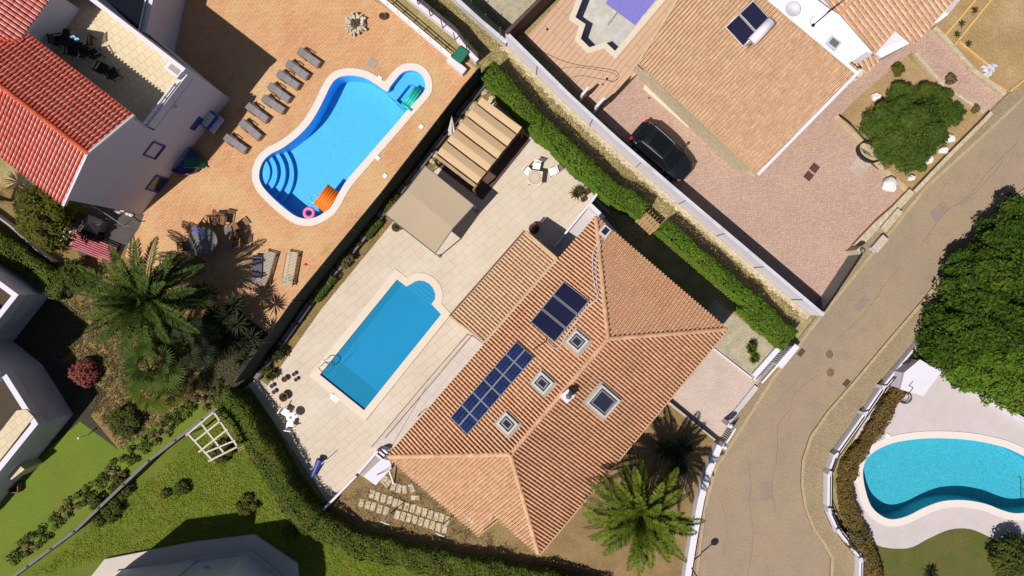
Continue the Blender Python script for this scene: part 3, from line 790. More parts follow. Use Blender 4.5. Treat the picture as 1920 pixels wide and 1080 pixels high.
pave("painted_shade", [(350, 600), (420, 590), (470, 600), (520, 640), (478, 712), (440, 740), (380, 735), (370, 660)], 5, MAT["soil_shade"])  # dark sheet standing in for plant shade between palms and fence
pave("painted_shade", [(60, 555), (110, 560), (160, 595), (150, 640), (116, 675), (200, 735), (170, 780), (222, 843), (150, 790), (70, 860), (0, 700)], 5, MAT["soil_shade"])  # dark sheet painted in the outline of the left house's cast shadow
pave("patio_paving", [(893, 165), (1003, 255), (1122, 366), (1060, 450), (1010, 520), (905, 650), (812, 760), (720, 845), (617, 945), (520, 800), (462, 716), (505, 655), (740, 345)], 3, MAT["cream_paver"], (1,))
pave("front_drive", [(1250, 755), (1300, 700), (1335, 650), (1350, 655), (1420, 722), (1345, 830)], 3, MAT["drive"])
pave("gravel_bed", [(1290, 640), (1340, 560), (1440, 640), (1482, 642), (1420, 722), (1350, 657)], 2, MAT["gravel"])
pave("garden_soil", [(612, 945), (700, 860), (760, 850), (860, 950), (1000, 950), (1255, 740), (1347, 828), (1325, 880), (1300, 1000), (1270, 1140), (1000, 1100), (700, 1010)], 2, MAT["garden"])
pave("lawn", [(440, 745), (475, 720), (560, 880), (612, 950), (760, 1010), (1000, 1050), (1120, 1070), (1270, 1090), (1260, 1300), (-100, 1300), (20, 1085)], 1, MAT["lawn"])
pave("clipped_lawn", [(150, 788), (222, 843), (330, 765), (440, 745), (20, 1085), (-80, 1250), (-500, 1250), (-500, 900), (0, 915)], 3, MAT["lawn2"])
pave("yard_paving", [(1120, 215), (1192, 130), (1330, -20), (1500, -300), (1560, -300), (1640, 60), (1745, 50), (1600, 215), (1580, 222), (1610, 262), (1700, 362), (1522, 590)], 1, MAT["pink_brick"])
pave("drive_paving", [(1595, 120), (1700, 60), (1745, 52), (1795, 105), (1884, 178), (1848, 212), (1765, 160), (1708, 98), (1600, 200), (1585, 180)], 2, MAT["pink_brick"])
pave("terrace_tiles", [(1110, -500), (1095, -50), (985, 72), (1128, 214), (1192, 140), (1330, -20), (1600, -500)], 3, MAT["plank_tile"], (3,))
pave("building_plot", [(1745, 50), (1790, -60), (1900, -300), (2600, -300), (2600, -200), (1895, 175), (1795, 105)], 3, MAT["lot"])
pave("flower_bed", [(1700, 105), (1765, 162), (1848, 214), (1700, 362), (1574, 218), (1600, 190)], 3, MAT["lot"])
pave("pool_deck", smooth_closed([(1655, 742), (1692, 690), (1722, 672), (1765, 690), (1920, 795), (2080, 900), (2120, 1020), (1960, 1012), (1900, 1015), (1862, 1009), (1820, 992), (1780, 993), (1740, 1010), (1700, 1028), (1640, 1020),
                   (1610, 975), (1588, 915), (1588, 862), (1608, 810)], 4), 3, MAT["lilac_deck"], (2,))
pave("back_lawn", [(1603, 1030), (1588, 900), (1640, 1020), (1700, 1020), (1820, 980), (1960, 1000), (2200, 1020), (2200, 1300), (1600, 1300)], 2, MAT["lawn3"])
pave("shaded_bed", [(1725, 620), (1930, 380), (2300, 380), (2300, 1000), (1920, 790), (1765, 690), (1722, 672)], 1, MAT["bed"])
pave("pale_gravel_plot", [(890, -300), (905, 0), (960, 62), (1040, -10), (1060, -300)], 2, MAT["gravel"])

# street, kerbs and pavements
kl = [(2300, -120), (1920, 185), (1838, 262), (1738, 352), (1673, 433), (1620, 497), (1520, 620), (1450, 712), (1383, 817), (1343, 880), (1323, 953), (1308, 1080), (1300, 1300)]
kr = [(2300, 80), (1907, 362), (1833, 435), (1775, 500), (1730, 560), (1667, 633), (1600, 713), (1550, 770), (1517, 817), (1502, 863), (1500, 907), (1507, 953), (1523, 993), (1543, 1022), (1556, 1045), (1555, 1080), (1556, 1300)]
ol = [(2300, -150), (1882, 182), (1766, 298), (1710, 360), (1602, 466), (1530, 590), (1487, 648), (1420, 722), (1347, 830), (1327, 880), (1301, 1000), (1286, 1080), (1275, 1300)]
orr = [(2300, 110), (1920, 382), (1850, 445), (1790, 520), (1717, 627), (1640, 722), (1607, 770), (1553, 847), (1541, 880), (1540, 950), (1557, 987), (1600, 1040), (1598, 1080), (1597, 1300)]
pave("road", kl + kr[::-1], 2, MAT["asphalt"])
def kerbed(name, kerbl, outl):
    struct(name, MB().prism(WP(outl) + WP(kerbl)[::-1], -.05, .115), MAT["cobble"])
seam = M("tar seams and repairs", (.17, .13, .105), (.21, .165, .13), nscale=3, grain=.25, gscale=14)
rr0 = random.Random(5)
for pts_, w_ in (([(1905, 268), (1860, 310), (1815, 362), (1770, 405), (1722, 462)], .035), ([(1880, 300), (1840, 350), (1800, 385)], .03), ([(1690, 500), (1655, 545), (1620, 585), (1570, 640)], .03), ([(1480, 770), (1462, 800), (1455, 850), (1448, 905), (1452, 960)], .035),
                 ([(1400, 850), (1410, 900), (1404, 950), (1412, 1010), (1405, 1080)], .028), ([(1530, 700), (1490, 740), (1475, 790)], .025), ([(1350, 940), (1362, 990), (1358, 1040)], .022), ([(1790, 330), (1772, 345), (1760, 372)], .02)):
    l_ = smooth_open([(a + rr0.uniform(-3, 3), b + rr0.uniform(-3, 3)) for a, b in pts_], 6)
    l_ = [W(a + rr0.uniform(-1.2, 1.2), b + rr0.uniform(-1.2, 1.2)) for a, b in l_]
    struct("road_crack", MB().sheet([tuple(p) for p in offset_line(l_, w_ * .5)] + [tuple(p) for p in offset_line(l_, -w_ * .5)][::-1], .012), seam)
patch_m = M("road repair patches", (.235, .185, .15), (.255, .20, .155), nscale=2, grain=.25, gscale=17)
for q_ in ([(1742, 400), (1768, 377), (1781, 391), (1754, 416)], [(1425, 905), (1446, 903), (1449, 936), (1428, 938)], [(1600, 575), (1622, 553), (1632, 563), (1611, 586)]):
    struct("road_patch", MB().sheet(WP(q_), .0115), patch_m)
kerbed("pavement", kl, ol); kerbed("pavement", kr, orr)
struct("kerb", MB().strip(WP(kl), .0, -.17, -.02, .125), MAT["kerb"])
struct("kerb", MB().strip(WP(kr), .0, .17, -.02, .125), MAT["kerb"])

# ------------------------------------------------------------ pools
def clean_offset(outl, d):
    """grown outline with the points that cross over in a tight inner corner pulled onto one point"""
    o = offset_poly(outl, d); n_ = len(o); dn = [tuple(Vector(outl[i]).lerp(Vector(outl[(i + 1) % n_]), t)) for i in range(n_) for t in (0, .5)]
    ok = [min((Vector(p) - Vector(q)).length for q in dn) > d * .93 for p in o]
    bad = [i for i in range(n_) if not ok[i]]
    if not bad: return o
    a_, b_ = o[(bad[0] - 1) % n_], o[(bad[-1] + 1) % n_]; m_ = ((a_[0] + b_[0]) / 2, (a_[1] + b_[1]) / 2)
    if bad[-1] - bad[0] > 12: return o
    for i in bad: o[i] = m_
    return o
def pool(name, label, outl, depth, mfloor, mcop, cw, wmat, wlevel=-.13, wallmat=None, cop=True, outer=None):
    root = thing(name, label, "swimming pool", (sum(p[0] for p in outl) / len(outl), sum(p[1] for p in outl) / len(outl), 0))
    n = len(outl); b = MB(); b.sheet(outl, -depth); b.build("pool_floor", mfloor, root)
    b = MB().add([(p[0], p[1], -depth) for p in outl] + [(p[0], p[1], .02) for p in outl], [(i, (i + 1) % n, n + (i + 1) % n, n + i) for i in range(n)])
    b.build("pool_wall", wallmat or mfloor, root)
    if cop: MB().ring(offset_poly(outl, -.02), outer or clean_offset(outl, cw), -.05, .045).build("coping", mcop, root)
    if wmat: MB().sheet(outl, wlevel).build("water", wmat, root)
    return root
p1 = pool("swimming_pool", "curvy bright blue pool with white coping in the orange brick courtyard", pool1, 1.25, MAT["pool1"], MAT["coping_white"], .40, MAT["water1"])
cst = W(466, 322)
for r_, z_ in ((2.35, -.95), (1.95, -.65), (1.55, -.38), (1.18, -.2)):
    MB().lathe((cst[0], cst[1], 0), [(r_, -1.24), (r_, z_)], 48).build("step", MAT["pool1"], p1)
sh = WP([(728, 166), (755, 132), (785, 128), (803, 150), (800, 175), (763, 209), (725.5, 171)])
kid = [q for q in pool1 if False]
kidp = WP([(725.5, 171), (731, 163), (741, 150), (753, 137), (767, 131.5), (783, 134), (794, 145), (798, 159), (794, 174), (763, 209)])
inner = WP([(738, 188), (764, 155), (772, 154), (787, 166), (786, 175), (758, 204)])
MB().sheet(offset_poly(kidp, .06), -.42, [inner]).build("shelf", MAT["pool1"], p1)
n = len(inner)
MB().add([(p[0], p[1], z) for z in (-.8, -.42) for p in inner], [(i, (i + 1) % n, n + (i + 1) % n, n + i) for i in range(n)]).sheet(inner, -.8).build("shallow_basin", MAT["pool1"], p1)
a, b_ = W(725.5, 171), W(763, 209)
MB().wall(a, b_, .1, -1.24, -.44).build("dividing_wall", MAT["pool1"], p1)

p2 = pool("swimming_pool", "rectangular blue pool with rounded end on the cream patio", pool2, 1.5, MAT["pool2"], MAT["coping"], .42, MAT["water2"], -.09)
d1 = Vector(W(828, 589.5)) - Vector(W(744.5, 523)); d1.normalize(); d2 = Vector((d1.y, -d1.x))
cc = Vector(W(787, 553)); ang = math.atan2(d1.y, d1.x)
for k, (off, z_) in enumerate(((.62, -.22), (.38, -.40), (.14, -.58), (-.10, -.76))):
    c_ = cc - d2 * (off + .5)
    MB().box((c_.x, c_.y, (z_ - 1.5) / 2), (1.9, 1.0 + .02 * k, 1.5 + z_), ang).build("step", MAT["pool2"], p2)
    MB().box((c_.x + d2.x * (.47 + .01 * k), c_.y + d2.y * (.47 + .01 * k), z_ + .02), (1.85, .05, .03), ang).build("step_nosing", MAT["plastic_white"], p2)
p3 = pool("swimming_pool", "turquoise kidney-shaped pool on the pale deck beside the street", pool3, 1.15, MAT["pool3"], MAT["coping_white"], .40, MAT["water3"])
p4 = pool("swimming_pool", "drained angular pool with a cracked grey floor and pale coping", pool4, 1.1, MAT["pool4"], MAT["coping"], .30, None, wallmat=MAT["pool4w"])
MB().sheet(WP([(1178, -70), (1140, -8), (1197, 34), (1245, -25), (1290, -70)]), -1.085).build("tiled_floor", MAT["pool4w"], p4)
MB().path([V(1165, 5, 0) + Vector((0, 0, -1.06)), V(1150, 27) + Vector((0, 0, -1.06)), V(1144, 33) + Vector((0, 0, -1.06))], .05, 6).build("drain_pipe", MAT["concrete"], p4)

def single(name, mb, mat, label, cat, group=None, smooth=False):
    return tag(mb.build(name, mat, None, smooth), label, cat, group)

# pool bits
lr = thing("pool_ladder", "steel pool ladder with two looped handrails on the pool edge", "pool ladder", V(614, 682))
for q in ((606, 689), (617, 676)):
    b0 = V(*q); dirw = Vector((d1.x, d1.y, 0)) if True else None
    pts = [b0 + Vector((-d1.x * -.0, 0, 0))]
    base = V(*q); e = Vector((d1.x, d1.y, 0))
    pp = [base - e * .12 + Vector((0, 0, .04)), base - e * .16 + Vector((0, 0, .55)), base + e * .08 + Vector((0, 0, .78)), base + e * .40 + Vector((0, 0, .55)), base + e * .46 + Vector((0, 0, -.9))]
    MB().path([Vector(p) for p in smooth_open([tuple(p) for p in pp], 5)], .024, 6).build("handrail", MAT["steel"], lr)
for z_ in (-.3, -.6):
    q1 = V(606, 689) + Vector((d1.x, d1.y, 0)) * .46; q2 = V(617, 676) + Vector((d1.x, d1.y, 0)) * .46
    MB().box(((q1.x + q2.x) / 2, (q1.y + q2.y) / 2, z_), ((q2 - q1).length, .1, .03), math.atan2((q2 - q1).y, (q2 - q1).x)).build("rung", MAT["plastic_white"], lr)
lw = W(612, 372); a_ = R(52)
ab = thing("air_bed", "orange inflatable air bed floating in the curvy blue pool", "air bed", (lw[0], lw[1], -.12))
for k in range(6):
    o_ = (k - 2.5) * .155
    c_ = Vector((lw[0] - math.sin(a_) * o_, lw[1] + math.cos(a_) * o_, -.06)); e = Vector((math.cos(a_), math.sin(a_), 0)) * .72
    MB().tube(c_ - e, c_ + e, .085, .085, 10).build("air_chamber", MAT["orange_plastic"], ab, True)
c_ = W(579, 399)
single("swim_ring", MB().torus((c_[0], c_[1], -.08), .27, .11), MAT["pink_plastic"], "pink inflatable swim ring floating at the lower end of the curvy pool", "swim ring", smooth=True)
c_ = W(588, 372)
single("swim_ring", MB().torus((c_[0], c_[1], -.08), .24, .055), M("clear blue vinyl", (.10, .55, .85), rough=.2), "clear blue swim ring floating beside the orange air bed", "swim ring", smooth=True)
# teal float in the shallow basin
q0, q1 = V(762, 200), V(785, 165)
dv = (q1 - q0).normalized(); nv = Vector((-dv.y, dv.x, 0)); fl = thing("lounge_float", "teal inflatable lounge float in the small shallow pool", "pool float", (q0.x, q0.y, -.1))
for k in (-1, 0, 1):
    MB().tube(q0 + nv * k * .17 + Vector((0, 0, -.07)), q1 + nv * k * .17 + Vector((0, 0, -.07)), .10, .10, 10).build("air_chamber", MAT["teal_plastic"], fl, True)
MB().tube(q0 - nv * .42 + Vector((0, 0, -.03)), q0 + nv * .34 + Vector((0, 0, -.03)), .12, .12, 10).build("pillow", MAT["teal_plastic"], fl, True)
sk = [((698, 119), 8, "square drain cover plate on the orange brick beside the pool notch")]
for (c, r_, lb) in sk:
    q = W(*c); single("cover_plate", MB().box((q[0], q[1], .02), (.50, .50, .03), R(-30)), MAT["concrete"], lb, "cover plate")
for i, (c, lb) in enumerate((((712, 147), "white skimmer lid at the notch of the curvy pool"), ((790, 238), "white skimmer lid below the pool on the narrow brick strip, upper one"), ((709, 297), "white skimmer lid on the coping at the middle of the straight pool side"),
                 ((722, 330), "white skimmer lid on the brick strip near the dark fence, beside the shrubs"), ((1663, 817), "white skimmer lid above the kidney pool"), ((1604, 899), "white skimmer lid left of the kidney pool"))):
    q = W(*c); single("skimmer_lid", MB().box((q[0], q[1], .05), (.24, .24, .04), R(-35)), MAT["plastic_white"], lb, "skimmer lid", "skimmer lids round the pools")
# ============================================================ BUILDINGS
# ---- main house: hipped tile roof
zE, zR = 3.0, 5.0
Wc, Nc, Ec, Sc = V(725, 856, zE), V(1117, 405, zE), V(1364, 617, zE), V(1010, 1040, zE)
R1, R2 = V(1140, 635, zR), V(957, 852, zR)
mh = thing("house", "single-storey house under an orange hipped tile roof between patio and street", "house", ((R1.x + R2.x) / 2, (R1.y + R2.y) / 2, 0))
PLN = {"nw": Plane(Wc, Nc, R1), "se": Plane(Ec, Sc, R2), "ne": Plane(Nc, Ec, R1), "sw": Plane(Wc, Sc, R2)}
roof = MB()
sw1 = PLN["sw"].hit(897, 1005); sw2 = PLN["sw"].hit(926, 968); sw3 = PLN["sw"].hit(1003, 1034)
for poly in ([Wc, Nc, R1, R2], [Ec, Sc, R2, R1], [Nc, Ec, R1], [Wc, R2, Sc, sw2, sw1]):
    roof.slab3([p - Vector((0, 0, .03)) for p in poly], .14)
rf = roof.build("roof", MAT["ridge_tile"], mh)
def shift(l, dz=.01): return [p + Vector((0, 0, dz)) for p in l]
tile_face([Wc, Nc, R1, R2], Wc, Nc, MAT["tile_main"], "roof_tiles", rf, pitch=.19)
tile_face([Sc, Ec, R1, R2], Sc, Ec, MAT["tile_mossy"], "roof_tiles", rf, pitch=.19)
tile_face([Nc, Ec, R1], Nc, Ec, MAT["tile_ne"], "roof_tiles", rf, pitch=.19)
tile_face([Wc, sw1, sw2, Sc, R2], Wc, sw1, MAT["tile_sw"], "roof_tiles", rf, pitch=.19)
cap = MB()
for a, b in ((Wc, R2), (Sc, R2), (Nc, R1), (Ec, R1), (R2, R1)):
    u = Vector((0, 0, .02)); a = a.lerp(b, .02); ridge_caps(cap, a + u, b + u, .125)
cap.build("ridge_tiles", MAT["ridge_tile"], rf)
mo = MB()
for a, b in ((Wc, R2), (Sc, R2), (Nc, R1), (Ec, R1), (R2, R1)): mo.tube(a.lerp(b, .02), b, .12, .12, 6)
mo.build("ridge_mortar", MAT["mortar"], rf)
fw = [Vector(W(x, y, 3.0)) for x, y in ((740, 850), (1113, 425), (1345, 617), (1005, 1015), (925, 955), (885, 985))]
MB().prism([tuple(p) for p in fw], 0, 2.75).build("wall", MAT["white"], mh)
gut = MB(); gut.path([Ec + Vector((.05, -.05, -.1)), Sc + Vector((.05, -.05, -.1))], .06, 8); gut.build("gutter", MAT["ridge_tile"], mh)

# lower extension roof
eA, eB = V(845, 594, 2.45), V(986, 434, 2.45)
eC, eD = V(1045, 485, 2.93), V(909, 642, 2.93)
ext = thing("house_extension", "low lean-to wing with a tan tiled roof beside the rectangular pool", "building extension", (eA.x, eA.y, 0))
er = MB().slab3([p - Vector((0, 0, .03)) for p in (eA, eB, eC, eD)], .13).build("roof", MAT["mortar"], ext)
tile_face([eA, eB, eC, eD], eA, eB, MAT["tile_ext"], "roof_tiles", er, pitch=.19)
MB().path([eA + Vector((0, 0, .02)), eD + Vector((0, 0, .05))], .07, 8).path([eB + Vector((0, 0, .02)), eC + Vector((0, 0, .05))], .07, 8).build("verge_trim", MAT["mortar"], er)
MB().path([eA + Vector((-.06, .05, -.05)), eB + Vector((-.06, .05, -.05))], .05, 8).build("gutter", MAT["pot"], ext)
MB().path([p + Vector((0, 0, .07)) for p in (eD, eC)], .09, 8).build("flashing", MAT["mortar"], er)
fx = [tuple(W(x, y, 2.45)) for x, y in ((857, 596), (988, 449), (1035, 488), (908, 632))]
MB().prism(fx, 0, 2.3).build("wall", MAT["white"], ext)

nw, se, ne = PLN["nw"], PLN["se"], PLN["ne"]
def oriented(pl, p, e):
    """4x4 frame on a roof plane: x along e, z = normal"""
    e = (e - pl.n * e.dot(pl.n)).normalized(); y = pl.n.cross(e)
    m = Matrix((e, y, pl.n)).transposed().to_4x4(); m.translation = p; return m
def fbox(mb, m, c, s):
    x, y, z = [k / 2 for k in s]; c = Vector(c)
    vs = [m @ (c + Vector(p)) for p in ((-x, -y, -z), (x, -y, -z), (x, y, -z), (-x, y, -z), (-x, -y, z), (x, -y, z), (x, y, z), (-x, y, z))]
    return mb.add(vs, ((0, 3, 2, 1), (4, 5, 6, 7), (0, 1, 5, 4), (1, 2, 6, 5), (2, 3, 7, 6), (3, 0, 4, 7)))
UP = .14
# three thermal collectors
c4 = [nw.hit(*q, UP) for q in ((1057, 529), (1107, 563), (1041, 642), (993, 606))]
ex = (c4[0] - c4[3]); ey = (c4[1] - c4[0]); cen = sum(c4, Vector()) / 4
m = oriented(nw, cen, ex); Lx, Ly = ex.length, ey.length
st = thing("solar_collector", "dark three-panel solar water heater collector on the patio-side roof slope", "solar collector", tuple(c4[3]))
for k in range(3):
    x = (k - 1) * Lx / 3
    f = MB(); fbox(f, m, (x, 0, 0), (Lx / 3 - .04, Ly, .10)); fo = f.build("panel", MAT["alu"], st)
    g = MB(); fbox(g, m, (x, 0, .053), (Lx / 3 - .12, Ly - .10, .012)); g.build("glass", MAT["solar"], fo)
r_ = MB(); fbox(r_, m, (0, Ly / 2 - .12, -.09), (Lx + .1, .05, .08)); fbox(r_, m, (0, -Ly / 2 + .12, -.09), (Lx + .1, .05, .08)); r_.build("rail", MAT["alu"], st)
# photovoltaic array
c4 = [nw.hit(*q, UP) for q in ((966, 641), (1003, 667), (880, 817), (842, 784))]
ex = (c4[0] - c4[3]); ey = (c4[1] - c4[0]); cen = sum(c4, Vector()) / 4
m = oriented(nw, cen, ex); Lx, Ly = (c4[0] - c4[3]).length, (c4[1] - c4[0]).length
pv = thing("solar_array", "long blue photovoltaic array of two columns of panels on the patio-side roof slope", "solar panels", tuple(c4[3]))
for k in range(6):
    for j in range(2):
        x = (k - 2.5) * Lx / 6; y = (j - .5) * Ly / 2
        f = MB(); fbox(f, m, (x, y, 0), (Lx / 6 - .015, Ly / 2 - .015, .05)); fo = f.build("panel", MAT["alu"], pv)
        g = MB()
        for a in range(5):
            for b in range(3):
                fbox(g, m, (x + (a - 2) * (Lx / 6 - .07) / 5, y + (b - 1) * (Ly / 2 - .07) / 3, .027), ((Lx / 6 - .07) / 5 - .005, (Ly / 2 - .07) / 3 - .005, .008))
        g.build("cells", MAT["pv"], fo)
r_ = MB(); fbox(r_, m, (0, Ly / 4, -.07), (Lx + .1, .05, .08)); fbox(r_, m, (0, -Ly / 4, -.07), (Lx + .1, .05, .08)); r_.build("rail", MAT["alu"], pv)
# skylights
ev = Nc - Wc
for (pl, cx, cy, a_, b_, mt) in ((nw, 1083, 641, .72, .80, 0), (nw, 1018, 719, .68, .80, 0), (nw, 952, 795, .66, .80, 0), (se, 1130, 752, 1.15, 1.38, 1)):
    p = pl.hit(cx, cy, .1); m = oriented(pl, p, ev)
    f = MB()
    for (x, y, sx, sy) in ((-a_ / 2, 0, .11, b_ + .11), (a_ / 2, 0, .11, b_ + .11), (0, -b_ / 2, a_ - .11, .11), (0, b_ / 2, a_ - .11, .11)): fbox(f, m, (x, y, 0), (sx, sy, .26))
    sk_ = f.build("skylight", MAT["skyframe"], rf)
    fl_ = MB()
    for (x, y, sx, sy) in ((-a_ / 2 - .12, 0, .13, b_ + .37), (a_ / 2 + .12, 0, .13, b_ + .37), (0, -b_ / 2 - .12, a_ + .11, .13), (0, b_ / 2 + .12, a_ + .11, .13)): fbox(fl_, m, (x, y, -.03), (sx, sy, .06))
    fl_.build("flashing", MAT["concrete"], sk_)
    g = MB(); fbox(g, m, (0, 0, .05), (a_ - .13, b_ - .13, .03)); g.build("glass", MAT["glass_dark"], sk_)
    g = MB()
    for (x, y, sx, sy) in ((-a_ / 2 + .16, 0, .07, b_ - .36), (a_ / 2 - .16, 0, .07, b_ - .36), (0, -b_ / 2 + .16, a_ - .25, .07), (0, b_ / 2 - .16, a_ - .25, .07)): fbox(g, m, (x, y, .10), (sx, sy, .05))
    g.build("sash", MAT["alu"], sk_)
# chimney on the ridge
p = V(1063, 742, 5.3)
ch = MB().box((p.x, p.y, 4.9), (.42, .38, 1.0), R(41)).build("chimney", MAT["white2"], rf)
MB().box((p.x, p.y, 5.46), (.56, .52, .07), R(41)).build("chimney_cap", MAT["white"], ch)
MB().lathe((p.x + .05, p.y + .05, 5.49), [(.1, 0), (.1, .3), (.16, .34), (.02, .45)], 10).build("cowl", MAT["metal_grey"], ch)
# small white chimney at the north hip
p = V(1134, 434, 3.6)
ch = MB().box((p.x, p.y, 3.35), (.55, .5, .8), R(49)).build("chimney", MAT["white2"], rf)
MB().box((p.x, p.y, 3.78), (.35, .3, .06), R(49)).build("chimney_cap", MAT["metal_dark"], ch)
# conduits running over the tiles
def onroof(pl, pts, up=.12): return [pl.hit(x, y, up) for x, y in pts]
c1_ = onroof(nw, [(1125, 452), (1113, 470), (1111, 500), (1114, 530), (1121, 556), (1117, 563), (1100, 577), (1080, 603), (1066, 622), (1050, 648), (1040, 653), (1026, 640)])
single("roof_pipe", MB().path([Vector(p) for p in smooth_open([tuple(p) for p in c1_], 4)], .028, 6), MAT["white2"], "thin white pipe following the hip down to the solar collector", "pipe")
c1_ = onroof(nw, [(1128, 455), (1119, 480), (1118, 520), (1123, 552)])
single("roof_pipe", MB().path([Vector(p) for p in smooth_open([tuple(p) for p in c1_], 4)], .02, 6), MAT["white2"], "shorter white pipe running right beside the north hip ridge", "pipe")
c1_ = onroof(nw, [(1000, 655), (1008, 650), (1024, 640), (1024, 634)])
single("roof_pipe", MB().path(c1_, .022, 6), MAT["metal_dark"], "dark cable between the photovoltaic array and the solar collector", "cable")

# raised walkway and steps along the house
struct("walkway", MB().prism(WP([(885, 629), (912, 648), (760, 860), (728, 850), (800, 725)]), 0, .16), MAT["walk"])
struct("walkway_step", MB().prism(WP([(877, 628), (884, 629), (799, 725), (727, 850), (722, 846), (697, 838), (795, 720)]), 0, .09), MAT["walk"])
for i_, l_ in enumerate(([(877, 626), (796, 720), (697, 838)], [(886, 628), (808, 720), (723, 820)], [(846, 589), (742, 718), (687, 787)])):
    struct("dark_strip", MB().strip(WP(l_), .025, -.025, 0, (.10, .168, .022)[i_]), MAT["wood"])  # narrow dark strips along the walkway step, walkway edge and pool border
struct("entrance_paving", MB().prism(WP([(1122, 368), (1100, 386), (1030, 472), (1060, 500), (1130, 412)]), 0, .05), MAT["lilac"])
a, b_ = W(1103, 385), W(1038, 464)
single("garden_wall", MB().wall(a, b_, .12, 0, .5), MAT["white"], "low white wall between the patio and the grey strip at the roof's top corner", "wall")
a, b_ = W(1098, 392), W(1122, 416)
single("garden_wall", MB().wall(W(1101, 388), W(1127, 413), .22, 0, 1.3), MAT["white"], "short thick white wall at the top corner of the hipped roof", "wall")
single("garden_wall", MB().wall(W(1126, 412), W(1210, 505), .12, 0, 1.1), MAT["white2"], "narrow grey wall under the eave facing the tall hedge", "wall")
single("garden_wall", MB().wall(W(1118, 364), W(1103, 385), .14, 0, .9), MAT["white"], "small white wall stub ending the patio next to the hedge", "wall")
stp = thing("garden_steps", "dark stepped timber treads between the patio corner and the hedge", "steps", V(1125, 392))
for k in range(3):
    a, b_ = W(1114 + k * 3.5, 377 + 4 * k), W(1141 + k * 3.5, 399 + 4 * k)
    MB().wall(a, b_, .14, 0, .35 - .08 * k).build("tread", MAT["concrete"], stp)
# white slab roof, basin and steps at the west corner
sh_ = thing("utility_block", "small white flat-roofed utility block at the left corner of the hipped roof", "shed", V(712, 885))
MB().prism(WP([(683, 893), (704, 908), (731, 878), (729, 866), (718, 862)], 1.2), 0, 1.12).build("wall", MAT["white"], sh_)
MB().prism(WP([(681, 893), (704, 910), (734, 878), (731, 864), (716, 860)], 1.2), 1.12, 1.2).build("roof_slab", MAT["white"], sh_)
MB().path([V(706, 891, 1.25), V(722, 884, 1.5), V(730, 880, 1.6)], .02, 6).build("pipe", MAT["metal_grey"], sh_)
struct("paved_landing", MB().prism(WP([(673, 887), (683, 893), (716, 861), (708, 850)]), 0, .2), MAT["concrete"])
stp = thing("garden_steps", "white steps with dark risers leading down beside the utility block", "steps", V(713, 848))
for k in range(3):
    a, b_ = W(705 + 5 * k, 846 - 4 * k), W(721 + 5 * k, 860 - 4 * k)
    MB().wall(a, b_, .12, 0, .45 - .13 * k).build("tread", MAT["white"], stp)
single("garden_wall", MB().wall(W(711, 842), W(673, 886), .14, 0, .55), MAT["white"], "low white wall dividing the patio from the utility block", "wall")
single("garden_wall", MB().wall(W(673, 886), W(612, 949), .13, 0, .75), MAT["white"], "slim white wall running from the utility block to the hedge corner", "wall")

# ---- car yard house (right)
A0, A1_, B1, B0 = V(1197, 117, 2.9), V(1419, 328, 2.9), V(1612, 131, 4.9), V(1330, -95, 4.9)
ry = thing("house", "house with a brown-orange single-pitch tile roof beside the parked car", "house", (B0.x, B0.y, 0))
plr = Plane(A0, A1_, B1)
B0 = plr.hit(1330, -95)
poly = [A0, A1_, B1, B0]
rr_ = MB().slab3([p - Vector((0, 0, .03)) for p in poly], .14).build("roof", MAT["mortar"], ry)
tile_face(poly, A0, A1_, MAT["tile_right"], "roof_tiles", rr_, pitch=.19)
MB().path([A1_ + Vector((.04, 0, .03)), B1 + Vector((.04, 0, .03))], .10, 8).build("verge_trim", MAT["white"], rr_)
MB().path([A0 + Vector((-.02, 0, .03)), B0 + Vector((-.02, 0, .03))], .08, 8).build("verge_trim", MAT["mortar"], rr_)
wl = [tuple(W(x, y, 2.9)) for x, y in ((1215, 118), (1418, 312), (1600, 118), (1420, -95), (1345, -95))]
MB().prism(wl, 0, 2.65).build("wall", MAT["stone"], ry)
MB().prism([(p[0], p[1]) for p in (plr.hit(1450, 0), plr.hit(1600, 126), plr.hit(1560, 150), plr.hit(1420, 30))], 2.5, 4.1).build("wall", MAT["white"], ry)
# white flat roof between the two tiled roofs
fl_ = MB().prism(WP([(1443, -2), (1420, -110), (1510, -110), (1533, 0), (1552, 14), (1574, 28), (1637, 100), (1624, 97), (1592, 119), (1607, 135)], 4.95), 0, 4.95)
fro = fl_.build("flat_roof", MAT["flatroof"], ry)
MB().strip([W(1443, -2, 4.95), W(1607, 135, 4.95)], .0, -.14, 4.95, 5.03).build("parapet", MAT["flatroof"], fro)
MB().box((*W(1600, 131, 3.3), 3.35), (.9, .5, .3), R(-40)).build("cornice", MAT["cream_tile"], ry)
MB().prism(WP([(1597, 121), (1620, 137), (1604, 152), (1590, 137)], 3.2), 2.6, 3.2).build("low_parapet", MAT["coping"], ry)
p = W(1563, 81, 5.1)
sk_ = MB().box((p[0], p[1], 5.05), (.62, .5, .2), R(-38)).build("skylight", MAT["white2"], fro)
MB().box((p[0], p[1], 5.16), (.44, .34, .02), R(-38)).build("glass", MAT["metal_grey"], sk_)
p = V(1487, 16, 5.25)
ds = thing("satellite_dish", "round off-white dish lying on the white flat roof", "satellite dish", (p.x, p.y, 4.95))
MB().lathe((p.x, p.y, 5.05), [(.02, .0), (.2, .02), (.36, .10), (.40, .16), (.38, .16), (.2, .06), (.02, .03)], 26).build("dish", MAT["white2"], ds, True)
MB().tube((p.x, p.y, 4.95), (p.x, p.y, 5.08), .05).build("mount", MAT["metal_grey"], ds)
p = V(1525, 47, 5.0)
an = thing("antenna", "thin dark aerial mast on the white flat roof", "antenna", (p.x, p.y, 4.95))
q = Vector((p.x, p.y, 4.95))
